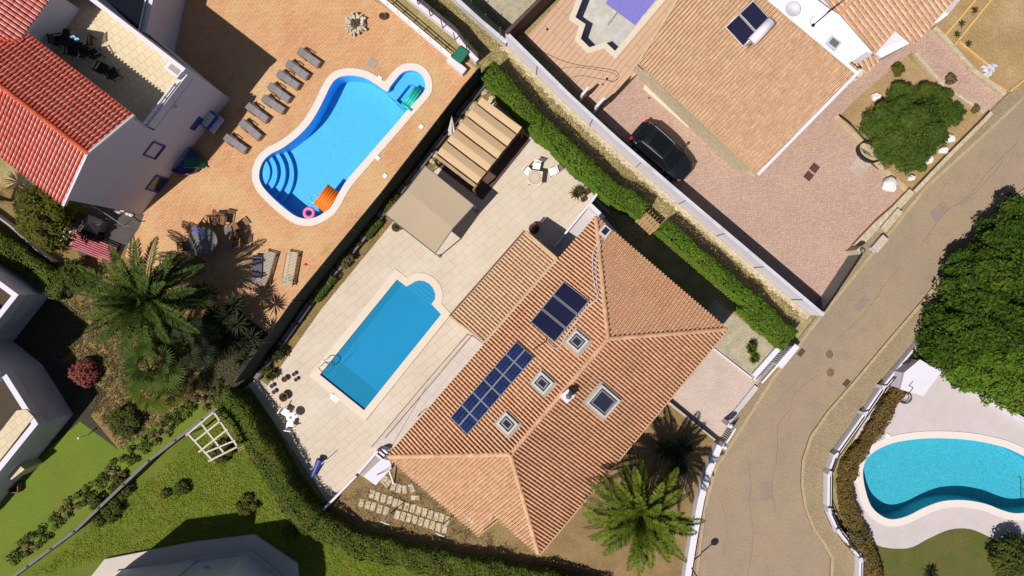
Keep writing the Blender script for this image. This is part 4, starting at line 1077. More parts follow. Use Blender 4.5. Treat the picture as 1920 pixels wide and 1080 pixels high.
MB().tube(q, q + Vector((0, 0, 2.6)), .03, .02, 6).tube(q, q + Vector((0, 0, .06)), .09, .09, 10).build("mast", MAT["metal_dark"], an)
for k, (ln, hh) in enumerate(((.5, 2.5), (.42, 2.35), (.36, 2.2))):
    e = Vector((.75, .55, 0)).normalized() * ln
    MB().tube(q + Vector((0, 0, hh)) - e, q + Vector((0, 0, hh)) + e, .015, .015, 5).build("rod", MAT["metal_dark"], an)
MB().path([q + Vector((0, 0, .02)), q + Vector((-.15, .1, .02)), q + Vector((-.1, .35, .02)), q + Vector((.1, .5, .02))], .012, 5).build("cable", MAT["metal_grey"], an)
# solar water heater with tank
cs = [plr.hit(x, y, .25) for x, y in ((1407, 6), (1450, 32), (1399, 83), (1354, 57))]
ex = cs[0] - cs[3]; ey = cs[1] - cs[0]; cen = sum(cs, Vector()) / 4
m = oriented(plr, cen, ex); Lx, Ly = ex.length, ey.length
sw = thing("solar_water_heater", "solar water heater with two dark panels and a white tank on the brown tile roof", "solar heater", tuple(cs[3]))
for k in (-.5, .5):
    f = MB(); fbox(f, m, (k * Lx / 2 * 1, 0, 0), (Lx / 2 - .04, Ly * 1.0, .10)); fo = f.build("panel", MAT["alu"], sw)
    g = MB(); fbox(g, m, (k * Lx / 2, 0, .054), (Lx / 2 - .10, Ly - .08, .012)); g.build("glass", MAT["solar"], fo)
t0, t1 = plr.hit(1409, 79, .45), plr.hit(1447, 39, .45)
tk = MB().tube(t0, t1, .26, .26, 18).build("tank", MAT["white"], sw, True)
MB().tube(t0 + (t0 - t1).normalized() * .04, t0, .2, .27, 18).build("end_cap", MAT["alu"], tk)
MB().path([t0 + Vector((-.02, -.05, -.1)), t0 + Vector((-.22, -.12, -.3))], .025).path([t0 + Vector((.05, -.05, .0)), t0 + Vector((-.12, -.25, -.25))], .025).build("pipes", MAT["steel"], sw)
# plinth strip and stone path at foot of wall
struct("stone_path", MB().prism(WP([(1213, 150), (1300, 215), (1425, 322), (1412, 333), (1290, 228), (1205, 160)]), 0, .07), MAT["crazy"])
struct("stone_edging", MB().prism(WP([(1208, 152), (1300, 230), (1290, 240), (1206, 168)]), 0, .10), MAT["coping"])
p = W(1203, 135)
cb = thing("bin_store", "brown-topped box store at the lower left corner of the brown tile roof", "storage box", (p[0], p[1], 0))
MB().box((p[0], p[1], .45), (.95, .6, .9), R(-40)).build("box", MAT["stone"], cb)
MB().box((p[0], p[1], .92), (.80, .45, .04), R(-40)).build("lid", MAT["wood"], cb)

# second roof house (top right)
ry2 = thing("house", "house with a ribbed tile roof beyond the white flat roof, upper right", "house", (*W(1700, 0, 0), 0))
g0, g1 = V(1712, 86, 3.1), V(1800, -14, 3.1)
dn_ = Vector((g1.x - g0.x, g1.y - g0.y, 0)).normalized(); upd = Vector((-dn_.y, dn_.x, 0))
pl2 = Plane(g0, g1, g0 + upd * 5 + Vector((0, 0, 1.5)))
poly = [pl2.hit(x, y) for x, y in ((1641, 101), (1681, 55), (1714, 84), (1757, 36), (1840, -55), (1700, -200), (1500, -60), (1574, 28))]
r2_ = MB().slab3([p - Vector((0, 0, .03)) for p in poly], .14).build("roof", MAT["mortar"], ry2)
polyA = [poly[0], poly[1], poly[5], poly[6], poly[7]]
tile_face([pl2.hit(x, y) for x, y in ((1641, 101), (1681, 55), (1574, -60), (1500, -60), (1574, 28))], g0, g1, MAT["tile_right2"], "roof_tiles", r2_, pitch=.30, course=.40, amp=.055)
tile_face([pl2.hit(x, y) for x, y in ((1681, 55), (1714, 84), (1840, -55), (1700, -200), (1574, -60))], g0, g1, MAT["tile_right2"], "roof_tiles", r2_, pitch=.30, course=.40, amp=.055)
MB().path([pl2.hit(1573, 28, .1), pl2.hit(1608, -12, .1)], .1, 8).build("ridge_tiles", MAT["ridge_tile"], r2_)
wl = [tuple(W(x, y, 3.1)) for x, y in ((1640, 95), (1700, 70), (1790, -30), (1640, -200), (1490, -60), (1560, 20))]
MB().prism(wl, 0, 2.8).build("wall", MAT["white"], ry2)
MB().prism(WP([(1643, 99), (1653, 108), (1706, 81), (1699, 70), (1681, 54)], 2.7), 0, 2.7).build("porch_roof", MAT["flatroof"], ry2)
MB().prism(WP([(1752, 42), (1757, 43), (1778, 27), (1768, 17)], 2.6), 0, 2.6).build("wall_end", MAT["flatroof"], ry2)
MB().prism(WP([(1768, 17), (1778, 27), (1830, -36), (1812, -36)], 2.6), 0, 2.6).build("side_wall", MAT["lilac"], ry2)
pp_ = V(1600, 113, 3.0)
sr = [V(1594, 119, 3.15), V(1612, 145, 2.75), V(1651, 112, 2.75), V(1624, 96, 3.15)]
lo = MB().slab3([p - Vector((0, 0, .03)) for p in sr], .12).build("low_roof", MAT["mortar"], ry2)
tile_face(sr, sr[1], sr[2], MAT["tile_right2"], "roof_tiles", lo, pitch=.3, course=.45)

# ---- upper left two-storey white house
S_, N_ = Vector(W(265, 402)), Vector(W(432, 185))
u = (N_ - S_).normalized(); v = Vector((-u.y, u.x))       # u along the facade to the north, v into the house
if v.x > 0: v = -v
FL = (N_ - S_).length
def H(a, b, z=0): q = S_ + u * a + v * b; return Vector((q.x, q.y, z))
ga = .575 * FL; gx = .31 * FL; zt = 4.35
lh = thing("house", "two-storey white house with a bright red tile roof and cream terrace, upper left", "house", (S_.x, S_.y, 0))
DP = 16.0
MB().prism([H(0, 0)[:2], H(ga, 0)[:2], H(ga, DP)[:2], H(0, DP)[:2]], 0, 6.75).build("wall", MAT["white"], lh)
gb = MB(); z0_, zx = 6.75, 7.66
gb.add([H(0, 0, z0_), H(ga, 0, z0_), H(gx, 0, zx), H(0, DP, z0_), H(ga, DP, z0_), H(gx, DP, zx)], [(0, 1, 2), (3, 5, 4), (0, 2, 5, 3), (1, 4, 5, 2)])
gb.build("gable", MAT["white"], lh)
ov = .12; es = .55
slope1 = (zx - z0_) / gx; slope2 = (zx - z0_) / (ga - gx)
rA = [H(gx, -ov, zx + .12), H(gx, DP, zx + .12), H(-es - .9, DP, zx + .12 - slope1 * (gx + es + .9)), H(-es + .25, -ov, zx + .12 - slope1 * (gx + es - .25))]
rA[2] = H(-es + .25, DP, rA[3].z)
rB = [H(gx, -ov, zx + .12), H(ga + .35, -ov, zx + .12 - slope2 * (ga + .35 - gx)), H(ga + .35, DP, zx + .12 - slope2 * (ga + .35 - gx)), H(gx, DP, zx + .12)]
lr_ = MB().slab3([p - Vector((0, 0, .03)) for p in rA], .14).slab3([p - Vector((0, 0, .03)) for p in rB], .14).build("roof", MAT["white"], lh)
tile_face(rA, rA[3], rA[2], MAT["tile_red"], "roof_tiles", lr_, pitch=.20, course=.34, amp=.055)
tile_face(rB, rB[1], rB[2], MAT["tile_red"], "roof_tiles", lr_, pitch=.205, course=.35, amp=.05, lift=.045)
ridge_caps(MB(), rA[0], rA[1]).build("ridge_tiles", MAT["ridge_red"], lr_)
MB().path([rA[0] + Vector((0, 0, .04)), rA[3] + Vector((0, 0, .04))], .07, 6).path([rB[0] + Vector((0, 0, .04)), rB[1] + Vector((0, 0, .04))], .07, 6).build("verge_trim", MAT["white"], lr_)
# terrace block
MB().prism([H(ga, 0)[:2], H(FL, 0)[:2], H(FL, DP)[:2], H(ga, DP)[:2]], 0, zt - .01).build("terrace_block", MAT["white"], lh)
MB().sheet([H(ga + .02, .02)[:2], H(FL - .02, .02)[:2], H(FL - .02, DP)[:2], H(ga + .02, DP)[:2]], zt + .004).build("terrace_floor", MAT["cream_tile"], lh)
def hwall(a0, b0, a1, b1, th, z0, z1, mb=None):
    p, q = H(a0, b0), H(a1, b1); return (mb or MB()).wall(p, q, th, z0, z1)
hwall(FL - .11, 0, FL - .11, DP, .22, zt, 5.5).build("parapet", MAT["white"], lh)
hwall(ga + .1, .12, FL - .22, .12, .20, zt, 5.0).build("parapet", MAT["white"], lh)
rl = MB(); 
for dz in (5.14, 5.28): hwall(ga + .1, .12, FL - .9, .12, .05, dz, dz + .05, rl)
for k in range(4): rl.box(tuple(H(ga + .2 + k * .8, .12, 5.13)), (.05, .05, .3))
rl.build("terrace_rail", MAT["whitemetal"], lh)
MB().box(tuple(H(FL - .38, .55, 4.98)), (.55, .85, .76), math.atan2(u.y, u.x)).build("chimney_base", MAT["white"], lh)
MB().box(tuple(H(FL - .36, .5, 5.37)), (.34, .6, .02), math.atan2(u.y, u.x)).build("vent_cover", MAT["concrete"], lh)
lamp_p = wall_hit(329, 199, S_, N_)
nrm2 = -v
MB().lathe((lamp_p.x + nrm2.x * .12, lamp_p.y + nrm2.y * .12, lamp_p.z), [(.03, -.1), (.1, -.02), (.1, .06), (.02, .12)], 12).build("wall_lamp", MAT["plastic_white"], lh)
MB().tube((lamp_p.x, lamp_p.y, lamp_p.z), (lamp_p.x + nrm2.x * .1, lamp_p.y + nrm2.y * .1, lamp_p.z), .03).build("wall_lamp_arm", MAT["metal_grey"], lh)
# windows on the facade: four seen corners give size and sill height
def facade_window(px, w_, h_, mat_in, nm="window"):
    c = wall_hit(px[0], px[1], S_, N_); uu = Vector((u.x, u.y, 0)); nn = Vector((nrm2.x, nrm2.y, 0)); zz = Vector((0, 0, 1))
    ang_ = math.atan2(u.y, u.x); fm = MB()
    for (a, z_, la, lz) in ((-w_ / 2, 0, .11, h_ + .11), (w_ / 2, 0, .11, h_ + .11), (0, -h_ / 2, w_ - .11, .11), (0, h_ / 2, w_ - .11, .11)):
        q = c + uu * a + zz * z_ + nn * .02; fm.box(tuple(q), (la, .06, lz), ang_)
    fo = fm.build(nm, MAT["blue_trim"], lh); q = c + nn * .006
    MB().box(tuple(q), (w_ - .11, .05, h_ - .11), ang_).build("shutter" if mat_in is MAT["shutter"] else "pane", mat_in, fo)
    sl2 = c + nn * .05 - zz * (h_ / 2 + .08); MB().box(tuple(sl2), (w_ + .12, .10, .03), ang_).build("sill", MAT["blue_trim"], fo)
    return fo
facade_window((288, 281), .85, 1.05, MAT["shutter"])
facade_window((293, 344), .95, 1.15, MAT["glass_dark"])
facade_window((367, 231), .75, .28, MAT["blue_trim"], "vent_window")
# AC/awning box on the facade near the north end
c_ = wall_hit(391, 222, S_, N_)
MB().box((c_.x + nrm2.x * .42, c_.y + nrm2.y * .42, c_.z + .15), (1.05, .84, .07), math.atan2(u.y, u.x), 0, 0).build("door_canopy", MAT["white2"], lh)
p = W(404, 232)
gs = thing("store_cupboard", "blue and white cupboard standing against the shaded white facade", "cupboard", (p[0], p[1], 0))
MB().box((p[0], p[1], .5), (.95, .62, 1.0), math.atan2(u.y, u.x)).build("cabinet", MAT["blue_trim"], gs)
MB().box((p[0], p[1], 1.02), (.82, .46, .05), math.atan2(u.y, u.x)).build("lid", MAT["white2"], gs)
# upper block with second red roof
c0 = H(ga + .0, 5.9); 
ub = [H(ga + .001, 6.4)[:2], H(FL - .9, 6.4)[:2], H(FL - .9, DP)[:2], H(ga + .001, DP)[:2]]
hb = V(150, 17, zt); 
def Hpx(px, py, z): return V(px, py, z)
w0_, w1_ = V(80, 110, zt), V(150, 17, zt)
back = Vector((-.79, .613, 0))
pts = [w0_, w1_, w1_ + back * 7, w0_ + back * 7]
MB().prism([(p.x, p.y) for p in pts], zt, 6.75).build("wall", MAT["white"], lh)
q0_, q1_ = V(43, 67, 6.95), V(97, -6, 6.95)
q2_, q3_ = V(145, -70, 6.95), None
ub1 = q0_; ub2 = q1_ + (q1_ - q0_).normalized() * 3.0; 
bk = Vector((-(q1_ - q0_).y, (q1_ - q0_).x, 0)).normalized()
rC = [ub1 - (q1_ - q0_).normalized() * 2.5, ub2, ub2 + bk * 4.5 + Vector((0, 0, 1.5)), ub1 - (q1_ - q0_).normalized() * 2.5 + bk * 4.5 + Vector((0, 0, 1.5))]
rc_ = MB().slab3([p - Vector((0, 0, .03)) for p in rC], .14).build("roof", MAT["white"], lh)
tile_face(rC, rC[0], rC[1], MAT["tile_red"], "roof_tiles", rc_, pitch=.22, course=.36, amp=.055)
# one-storey wing to the north with dark terrace
wg = [W(327, 98), W(352, -20), W(380, -160), W(180, -160), (H(FL, 8).x, H(FL, 8).y), (H(FL, 1).x, H(FL, 1).y)]
wing = thing("house_wing", "low shaded wing with a dark roof terrace behind the cream terrace, top left", "building wing", (*W(327, 98), 0))
MB().prism(wg, 0, 2.5).build("wall", MAT["white"], wing)
wt = [W(292, 52, 2.6), W(322, -70, 2.6), W(170, -100, 2.6), W(215, -20, 2.6)]
MB().prism(offset_poly(wg, -.25), 2.5, 2.52).build("terrace_floor", MAT["metal_grey"], wing)
MB().strip([W(327, 98), W(352, -20), W(380, -160)], 0, .2, 2.5, 3.1).build("parapet", MAT["white"], wing)
MB().strip([W(327, 98), W(352, -20), W(380, -160)], .32, .38, 3.15, 3.2).strip([W(327, 98), W(352, -20), W(380, -160)], .32, .38, 2.9, 2.95).build("rail", MAT["whitemetal"], wing)

# ---- shaded houses at the left edge
def flat_house(label, px, h, fl_mat, par_mat, pw=.28, drop=.7):
    poly = WP(px); root = thing("house", label, "house", (poly[0][0], poly[0][1], 0))
    MB().prism(poly, 0, h - drop).build("wall", MAT["white2"], root)
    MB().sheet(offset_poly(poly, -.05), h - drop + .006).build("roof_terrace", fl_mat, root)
    n = len(poly); ins = offset_poly(poly, -pw)
    MB().ring(ins, poly, h - drop, h).build("parapet", par_mat, root)
    return root
hA = flat_house("shaded flat-roofed house with a white parapet corner at the left edge, upper one", [(95, 552), (27, 638), (-60, 740), (-400, 500), (-200, 300), (-40, 452)], 2.6, MAT["terrace_shade"], MAT["white"])
hB = flat_house("shaded flat-roofed house with a broad cream parapet strip at the left edge, lower one", [(80, 684), (138, 776), (72, 858), (-40, 990), (-500, 980), (-400, 700), (20, 650), (40, 665)], 3.0, MAT["terrace_shade"], MAT["white"], .3, .6)
MB().prism(WP([(48, 768), (62, 782), (0, 862), (-70, 950), (-95, 930), (30, 770)], 3.1), 2.4, 3.06).build("cream_ledge", MAT["cream_tile"], hB)
for i_, (x_, y_, z_) in enumerate(((405, 1075, 1.6), (455, 1058, 2.6))):
    p_ = V(x_, y_, z_); MB().box((p_.x + .0, p_.y + .06, z_), (.35, .06, .35), .15).build("vent", MAT["metal_dark"], hA) if 0 else None
up_ = WP([(-30, 700), (-120, 800), (-400, 700), (-300, 500), (-90, 640)])
MB().prism(up_, 0, 6.6).build("upper_storey", MAT["white"], hB)
MB().prism(WP([(27, 641), (80, 684), (61, 707), (-100, 660), (-60, 590)]), 0, 5.6).build('stair_tower', MAT['white2'], hB)
p = W(42, 884)
MB().prism(WP([(15, 898), (35, 872), (46, 880), (22, 899)], 1.6), 0, 1.6).build("wall_stub", MAT["cream_tile"], hB)
vg = thing("window_grille", "dark slatted window grille on the shaded white wall at the left edge", "window grille", (*W(98, 762), 0))
for k in range(9):
    a, b_ = W(84 + k * 3.9, 748 + k * 3.0), W(79 + k * 3.9, 756 + k * 3.0)
    MB().wall(a, b_, .05, 0, .9).build("bar", MAT["metal_dark"], vg)
MB().wall(W(84, 746), W(122, 776), .05, .85, .95).build("frame", MAT["metal_grey"], vg)
# ---- bottom building
bb = thing("house", "faceted white house in shade cut by the bottom edge, on the lawn", "house", (*W(467, 1036), 0))
MB().prism(WP([(467, 1036), (500, 1062), (528, 1084), (534, 1130), (520, 1300), (120, 1300), (180, 1110), (240, 1068), (305, 1062), (372, 1050)]), 0, 4.9).build("wall", MAT["white"], bb)
MB().prism(WP([(372, 1046.5), (240, 1064), (100, 1230), (330, 1300)]), 0, 6.9).build("tower", MAT["white"], bb)
MB().path([V(376, 1064, .8), V(392, 1062, 2.0), V(394, 1068, 3.4)], .03).build("downpipe", MAT["metal_grey"], bb)
struct("terrace", MB().prism(WP([(480, 1000), (560, 1054), (565, 1120), (540, 1300), (60, 1300), (110, 1160), (200, 1046), (267, 1033), (366, 1014)]), 0, .22), MAT["grey_tile"])
struct("terrace_step", MB().prism(WP([(475, 1029), (505, 1052), (535, 1078), (545, 1130), (520, 1300), (200, 1300), (210, 1090), (225, 1066), (310, 1056), (370, 1041)]), .22, .36), MAT["lilac"])
# ============================================================ WALLS, FENCES, HEDGES
def ppos(x, y, z=0): return V(x, y, z)
# fence between courtyard and patio
fb = [W(903, 156), W(876, 187), W(732, 374), W(577, 563), W(477, 705)]
ff = thing("fence", "tall dark green netting fence between the brick courtyard and the cream patio", "fence", (*fb[2], 0))
MB().strip(fb, .03, -.03, .0, 2.8).build("netting", MAT["fence_dark"], ff)
tot = 0
for a, b in zip(fb[:-1], fb[1:]):
    a = Vector(a); b = Vector(b); k = max(1, int((b - a).length / 2.0))
    for i in range(k):
        p = a.lerp(b, i / k); MB().tube((p.x + .05, p.y - .04, 0), (p.x + .05, p.y - .04, 2.9), .035, .03, 6).build("post", MAT["metal_dark"], ff)
MB().path([Vector((p[0], p[1], 2.82)) for p in fb], .025, 6).build("top_rail", MAT["fence_dark"], ff)
gw = thing("garden_wall", "low grey stone-capped wall at the foot of the dark netting fence", "wall", (*fb[1], 0))
MB().strip(fb, .42, .12, 0, .42).build("wall_body", MAT["fence_grey"], gw)
cp_ = MB(); 
for a, b in zip(fb[:-1], fb[1:]):
    a = Vector(a); b = Vector(b); k = int((b - a).length / 1.1)
    for i in range(k):
        p, q = a.lerp(b, (i + .04) / k), a.lerp(b, (i + .96) / k); d = (q - p).normalized(); nn = Vector((-d.y, d.x)) * (.27 + random.uniform(-.04, .04))
        cp_.wall(p + nn, q + nn, random.uniform(.22, .32), .42, .47 + random.uniform(0, .05))
cp_.build("capstones", MAT["greystone"], gw)
struct("planting_strip", MB().sheet([tuple(p) for p in offset_line(fb, .40)] + [tuple(p) for p in offset_line(fb, .95)][::-1], .026), MAT["bed"])

# long white boundary wall
bw = [W(948, 84), W(1063, 198), W(1147, 275), W(1237, 353), W(1518, 591)]
bwt = thing("boundary_wall", "long white boundary wall beside the parked black car", "wall", (*bw[2], 0))
MB().strip(bw, .02, .17, 0, 1.66).build("wall_body", MAT["white"], bwt)
MB().strip(bw, .0, .19, 1.66, 1.70).build("coping", MAT["white2"], bwt)
for a, b in zip(bw[:-1], bw[1:]):
    a = Vector(a); b = Vector(b); k = max(1, int((b - a).length / 2.8))
    for i in range(k):
        p = a.lerp(b, (i + .5) / k); d = (b - a).normalized(); MB().box((p.x - d.y * .0 + .0, p.y + d.x * .0, .83), (.035, .06, 1.68), math.atan2(d.y, d.x)).build("joint_strip", MAT["greystone"], bwt)
MB().strip(bw, -.30, .0, -.02, .12).build("footing", MAT["stone"], bwt)
ftm = MB(); Lw = [Vector(p) for p in bw]
for a, b in zip(Lw[:-1], Lw[1:]):
    k = int((b - a).length / .35)
    for i in range(k):
        p = a.lerp(b, (i + random.random()) / k); d = (b - a).normalized(); nn = Vector((-d.y, d.x)) * random.uniform(-.42, -.12)
        ftm.blob((p.x - 0 + (d.y) * .25, p.y - d.x * .25, .05), random.uniform(.12, .24), random.uniform(.08, .18), .10, .2, int(p.x * 100), 8, 5)
ftm.build("footing_stones", MAT["stone"], bwt)
dw = thing("boundary_wall", "brown painted wall along the upper left of the plank-tiled terrace", "wall", (*W(955, 82), 0))
MB().strip([W(952, 86), W(1046, -8), W(1150, -120)], 0, .2, 0, 1.9).build("wall_body", MAT["darkwall"], dw)
for i, (a, b, lb) in enumerate((((1086, 192), (1098, 178), "short white fin wall on the long wall, upper one"), ((1112, 213), (1127, 197), "short white fin wall on the long wall, lower one near the car"))):
    single("fin_wall", MB().wall(W(*a), W(*b), .14, 0, 1.55), MAT["white"], lb, "wall")
single("low_gate", MB().wall(W(1128, 206), W(1178, 153), .05, .0, .75).wall(W(1128, 206), W(1178, 153), .06, 1.0, 1.08), MAT["metal_dark"], "low dark gate between the plank-tiled terrace and the pink brick yard", "gate")
# yard gate, pillar
yg = thing("sliding_gate", "grey sliding gate closing the pink brick yard from the street", "gate", (*W(1522, 580), 0))
MB().wall(W(1523, 582), W(1592, 478), .06, .05, 1.45).build("gate_panel", MAT["metal_grey"], yg)
MB().wall(W(1523, 582), W(1592, 478), .10, 1.45, 1.52).build("top_rail", MAT["metal_dark"], yg)
MB().wall(W(1520, 590), W(1594, 482), .16, 0, .06).build("track", MAT["metal_dark"], yg)
p = W(1592, 472)
pl_ = thing("gate_pillar", "stone gate pillar with a round lamp at the top end of the grey sliding gate", "pillar", (p[0], p[1], 0))
MB().box((p[0], p[1], .7), (.38, .38, 1.4), R(40)).build("shaft", MAT["stone"], pl_)
MB().lathe((p[0], p[1], 1.4), [(.03, 0), (.12, .05), (.16, .16), (.12, .27), (.02, .32)], 14).build("lamp_globe", MAT["metal_grey"], pl_, True)
# street side stone walls
def low_wall(label, px, w0, w1, h, mat, cap=None, name="garden_wall"):
    ln = WP(px); r = thing(name, label, "wall", (ln[0][0], ln[0][1], 0))
    MB().strip(ln, w0, w1, -.02, h).build("wall_body", mat, r)
    if cap: MB().strip(ln, w0 + .03, w1 - .03, h, h + .05).build("coping", cap, r)
    return r
low_wall("rough stone planter wall between the sliding gate and the street corner bags", [(1600, 466), (1640, 424), (1672, 396), (1704, 362)], .26, -.10, .40, MAT["crazy"], MAT["stone"])
low_wall("dark-faced kerb wall between the feathery tree and the street", [(1706, 362), (1766, 299), (1835, 230), (1848, 216)], .10, -.06, .5, MAT["concrete"], MAT["stone"])
low_wall("pale stone edging on the left side of the curved drive", [(1712, 101), (1735, 128), (1764, 162), (1800, 186), (1840, 212)], .10, -.10, .25, MAT["stone"])
low_wall("irregular white stone edging on the right side of the curved drive", [(1747, 54), (1770, 78), (1800, 112), (1822, 136), (1860, 165), (1878, 180)], .12, -.12, .30, MAT["stone"])
low_wall("broad stone edging beside the curved dark hose at the tree", [(1560, 222), (1600, 262), (1640, 312), (1696, 362)], .02, .34, .10, MAT["crazy"])
for i, (px, lb) in enumerate((([(1840, -14), (1768, 70)], "upper yellow kerb line on the building plot"), ([(1868, -14), (1786, 88)], "lower yellow kerb line on the building plot"), ([(1795, 78), (1852, 124)], "short yellow kerb line beside the white rubble"),
                              ([(1800, 116), (1884, 172)], "yellow kerb line along the drive's stone edging"), ([(1892, 172), (1935, 138)], "yellow kerb line at the right picture edge above the street"))):
    ln = WP(px); single("kerb_line", MB().wall(ln[0], ln[1], .11, 0, .12), MAT["lawnedge"], lb, "kerb", "yellow kerb lines on the building plot")
lb_ = thing("letterbox_pillar", "low concrete meter box with a flat lid on the pavement above the sliding gate", "meter box", (*W(1640, 458), 0))
MB().box((*W(1641, 458), .25), (.95, .40, .5), R(49)).build("box", MAT["white2"], lb_)
MB().box((*W(1641, 458), .525), (1.02, .46, .05), R(49)).build("lid", MAT["drive"], lb_)
single("stone_block", MB().box((*W(1660, 415), .35), (1.5, .4, .7), R(49)), MAT["stone"], "long pale stone block lying on the planter wall by the meter box", "stone")

# main house street front: balustrade wall, gate and wall
bl = thing("balustrade", "white balustrade with vertical bars along the gravel bed by the street", "balustrade", (*W(1480, 645), 0))
a, b = Vector(W(1470, 647)), Vector(W(1413, 712))
MB().wall(a, b, .22, 0, .18).build("base_wall", MAT["white"], bl)
MB().wall(Vector(W(1464, 643)), Vector(W(1411, 703)), .26, 0, .3).build("plinth", MAT["white"], bl)
d_ = (b - a).normalized(); nb = Vector((-d_.y, d_.x))
for k in range(22):
    p = a.lerp(b, (k + .5) / 22); MB().box((p.x, p.y, .74), (.05, .05, 1.12), math.atan2(d_.y, d_.x)).build("bar", MAT["whitemetal"], bl)
MB().wall(a, b, .09, 1.29, 1.35).build("top_rail", MAT["whitemetal"], bl)
q0_, q1_ = W(1484, 645), W(1452, 684)
single("bench_wall", MB().wall(q0_, q1_, .42, 0, .75), MAT["white"], "wide white low wall block on the street side of the balustrade", "wall")
p = W(1466, 641); single("gate_post", MB().box((p[0], p[1], .75), (.22, .22, 1.5), R(45)), MAT["metal_dark"], "dark post at the hedge end of the white balustrade", "post")
gt = thing("gate", "small white slatted gate between the aggregate drive and the pavement", "gate", (*W(1364, 795), 0))
a, b = Vector(W(1367, 796)), Vector(W(1349, 825))
for k in range(9):
    p = a.lerp(b, (k + .5) / 9); MB().box((p.x, p.y, .6), (.05, .05, 1.1), math.atan2((b - a).y, (b - a).x)).build("bar", MAT["whitemetal"], gt)
MB().wall(a, b, .07, 1.1, 1.18).build("top_rail", MAT["whitemetal"], gt)
for q, lb in (((1357, 790), "white gate pillar with a ball finial at the drive entrance, upper one"), ((1347, 829), "white gate pillar with a ball finial at the drive entrance, lower one")):
    p = W(*q); r = thing("gate_pillar", lb, "pillar", (p[0], p[1], 0))
    MB().box((p[0], p[1], .6), (.26, .26, 1.2), R(50)).build("shaft", MAT["white"], r)
    MB().lathe((p[0], p[1], 1.2), [(.03, 0), (.10, .05), (.13, .14), (.10, .23), (.02, .28)], 12).build("finial", MAT["white"], r, True)
low_wall("lavender-white street wall running down beside the palm", [(1347, 832), (1327, 880), (1313, 930), (1300, 1000), (1287, 1080), (1270, 1300)], .0, -.30, .7, MAT["white2"], MAT["white"], "boundary_wall")
single("drive_rail", MB().wall(W(1255, 752), W(1343, 824), .06, 0, .35), MAT["metal_dark"], "low dark rail along the lower edge of the aggregate drive", "rail")
single("drive_edging", MB().wall(W(1336, 652), W(1408, 708), .07, 0, .12), MAT["white"], "thin white edging between the aggregate drive and the gravel bed", "edging")
single("drive_edging", MB().wall(W(1417, 724), W(1368, 785), .3, .11, .16), MAT["lilac"], "flat pinkish threshold strip between the aggregate drive and the pavement", "edging")

# right property: curved white wall with railing
cw = WP([(1722, 628), (1643, 724), (1610, 772), (1556, 848), (1544, 882), (1543, 950), (1560, 988), (1602, 1040), (1601, 1090), (1600, 1300)])
cwt = thing("boundary_wall", "low curved white wall between the street pavement and the rusty hedge", "wall", (*cw[2], 0))
MB().strip(cw, .0, .24, 0, .55).build("wall_body", MAT["white"], cwt)
MB().strip(cw, .10, .14, .62, .66).strip(cw, .10, .14, .84, .88).build("railing", MAT["metal_dark"], cwt)
for i, p in enumerate(cw[1:-2]):
    MB().box((p[0] + .1, p[1], .36), (.27, .27, .74), R(20 * i)).build("pier", MAT["white2"], cwt)
low_wall("white low wall between the kidney pool deck and the big green trees", [(1762, 702), (1800, 722), (1860, 758), (1925, 797), (2080, 905)], -.0, .26, .30, MAT["white"], MAT["white2"])
wr = thing("pump_house", "white flat-roofed pump house at the top corner of the kidney pool deck", "pump house", (*W(1730, 705), 0))
MB().prism(WP([(1726, 676), (1762, 697), (1731, 741), (1690, 728), (1697, 700)], 1.6), 0, 1.5).build("wall", MAT["white"], wr)
MB().prism(WP([(1725, 674), (1765, 698), (1731, 743), (1688, 730), (1696, 698)], 1.6), 1.5, 1.6).build("roof", MAT["white"], wr)
# strip fences at the top middle
tf = thing("boundary_wall", "white low wall with a wire fence above the brick ramp, top middle", "wall", (*W(770, 0), 0))
ln = WP([(735, -30), (762, 0), (852, 74), (868, 96), (893, 122)])
MB().strip(ln, .0, .26, 0, .55).build("wall_body", MAT["white"], tf)
MB().strip(ln, .22, .245, .62, 1.5).build("wire_mesh", MAT["fence_grey"], tf)
for k in range(7):
    p = Vector(ln[0]).lerp(Vector(ln[-1]), (k + .3) / 7); MB().tube((p.x, p.y + .14, .5), (p.x, p.y + .14, 1.65), .035, .03, 6).build("post", MAT["metal_grey"], tf)
tw = thing("boundary_wall", "white wall with a dark mesh fence on top, top middle right of the grass strip", "wall", (*W(860, 10), 0))
ln = WP([(818, -30), (845, 0), (900, 50), (948, 90)])
MB().strip(ln, .0, .25, 0, .7).build("wall_body", MAT["white2"], tw)
MB().strip(ln, .20, .24, .75, 1.7).build("mesh", MAT["fence_dark"], tw)
for k in range(5):
    p = Vector(ln[0]).lerp(Vector(ln[-1]), (k + .5) / 5); MB().tube((p.x + .12, p.y + .12, .6), (p.x + .12, p.y + .12, 1.85), .035, .03, 6).build("post", MAT["metal_grey"], tw)
rl = thing("railing", "white double railing along the brick courtyard and ramp, top middle", "railing", (*W(712, 0), 0))
a, b = Vector(W(690, -20)), Vector(W(848, 113))
for z_ in (.35, .62, .9): MB().wall(a, b, .05, z_, z_ + .05).build("rail", MAT["whitemetal"], rl)
MB().wall(a, b, .16, 0, .12).build("plinth", MAT["white"], rl)
for k in range(9):
    p = a.lerp(b, k / 8); MB().box((p.x, p.y, .5), (.06, .06, .95), R(-40)).build("post", MAT["whitemetal"], rl)
gbx = thing("planter_box", "dark green box on the white base at the lower end of the brick ramp", "box", (*W(864, 108), 0))
MB().box((*W(864, 110), .35), (.60, .75, .7), R(-37)).build("box", MAT["green_plastic"], gbx)
MB().box((*W(864, 110), .72), (.66, .81, .05), R(-37)).build("lid", M("dark green lid", (.015, .14, .09), rough=.6, grain=.1), gbx)
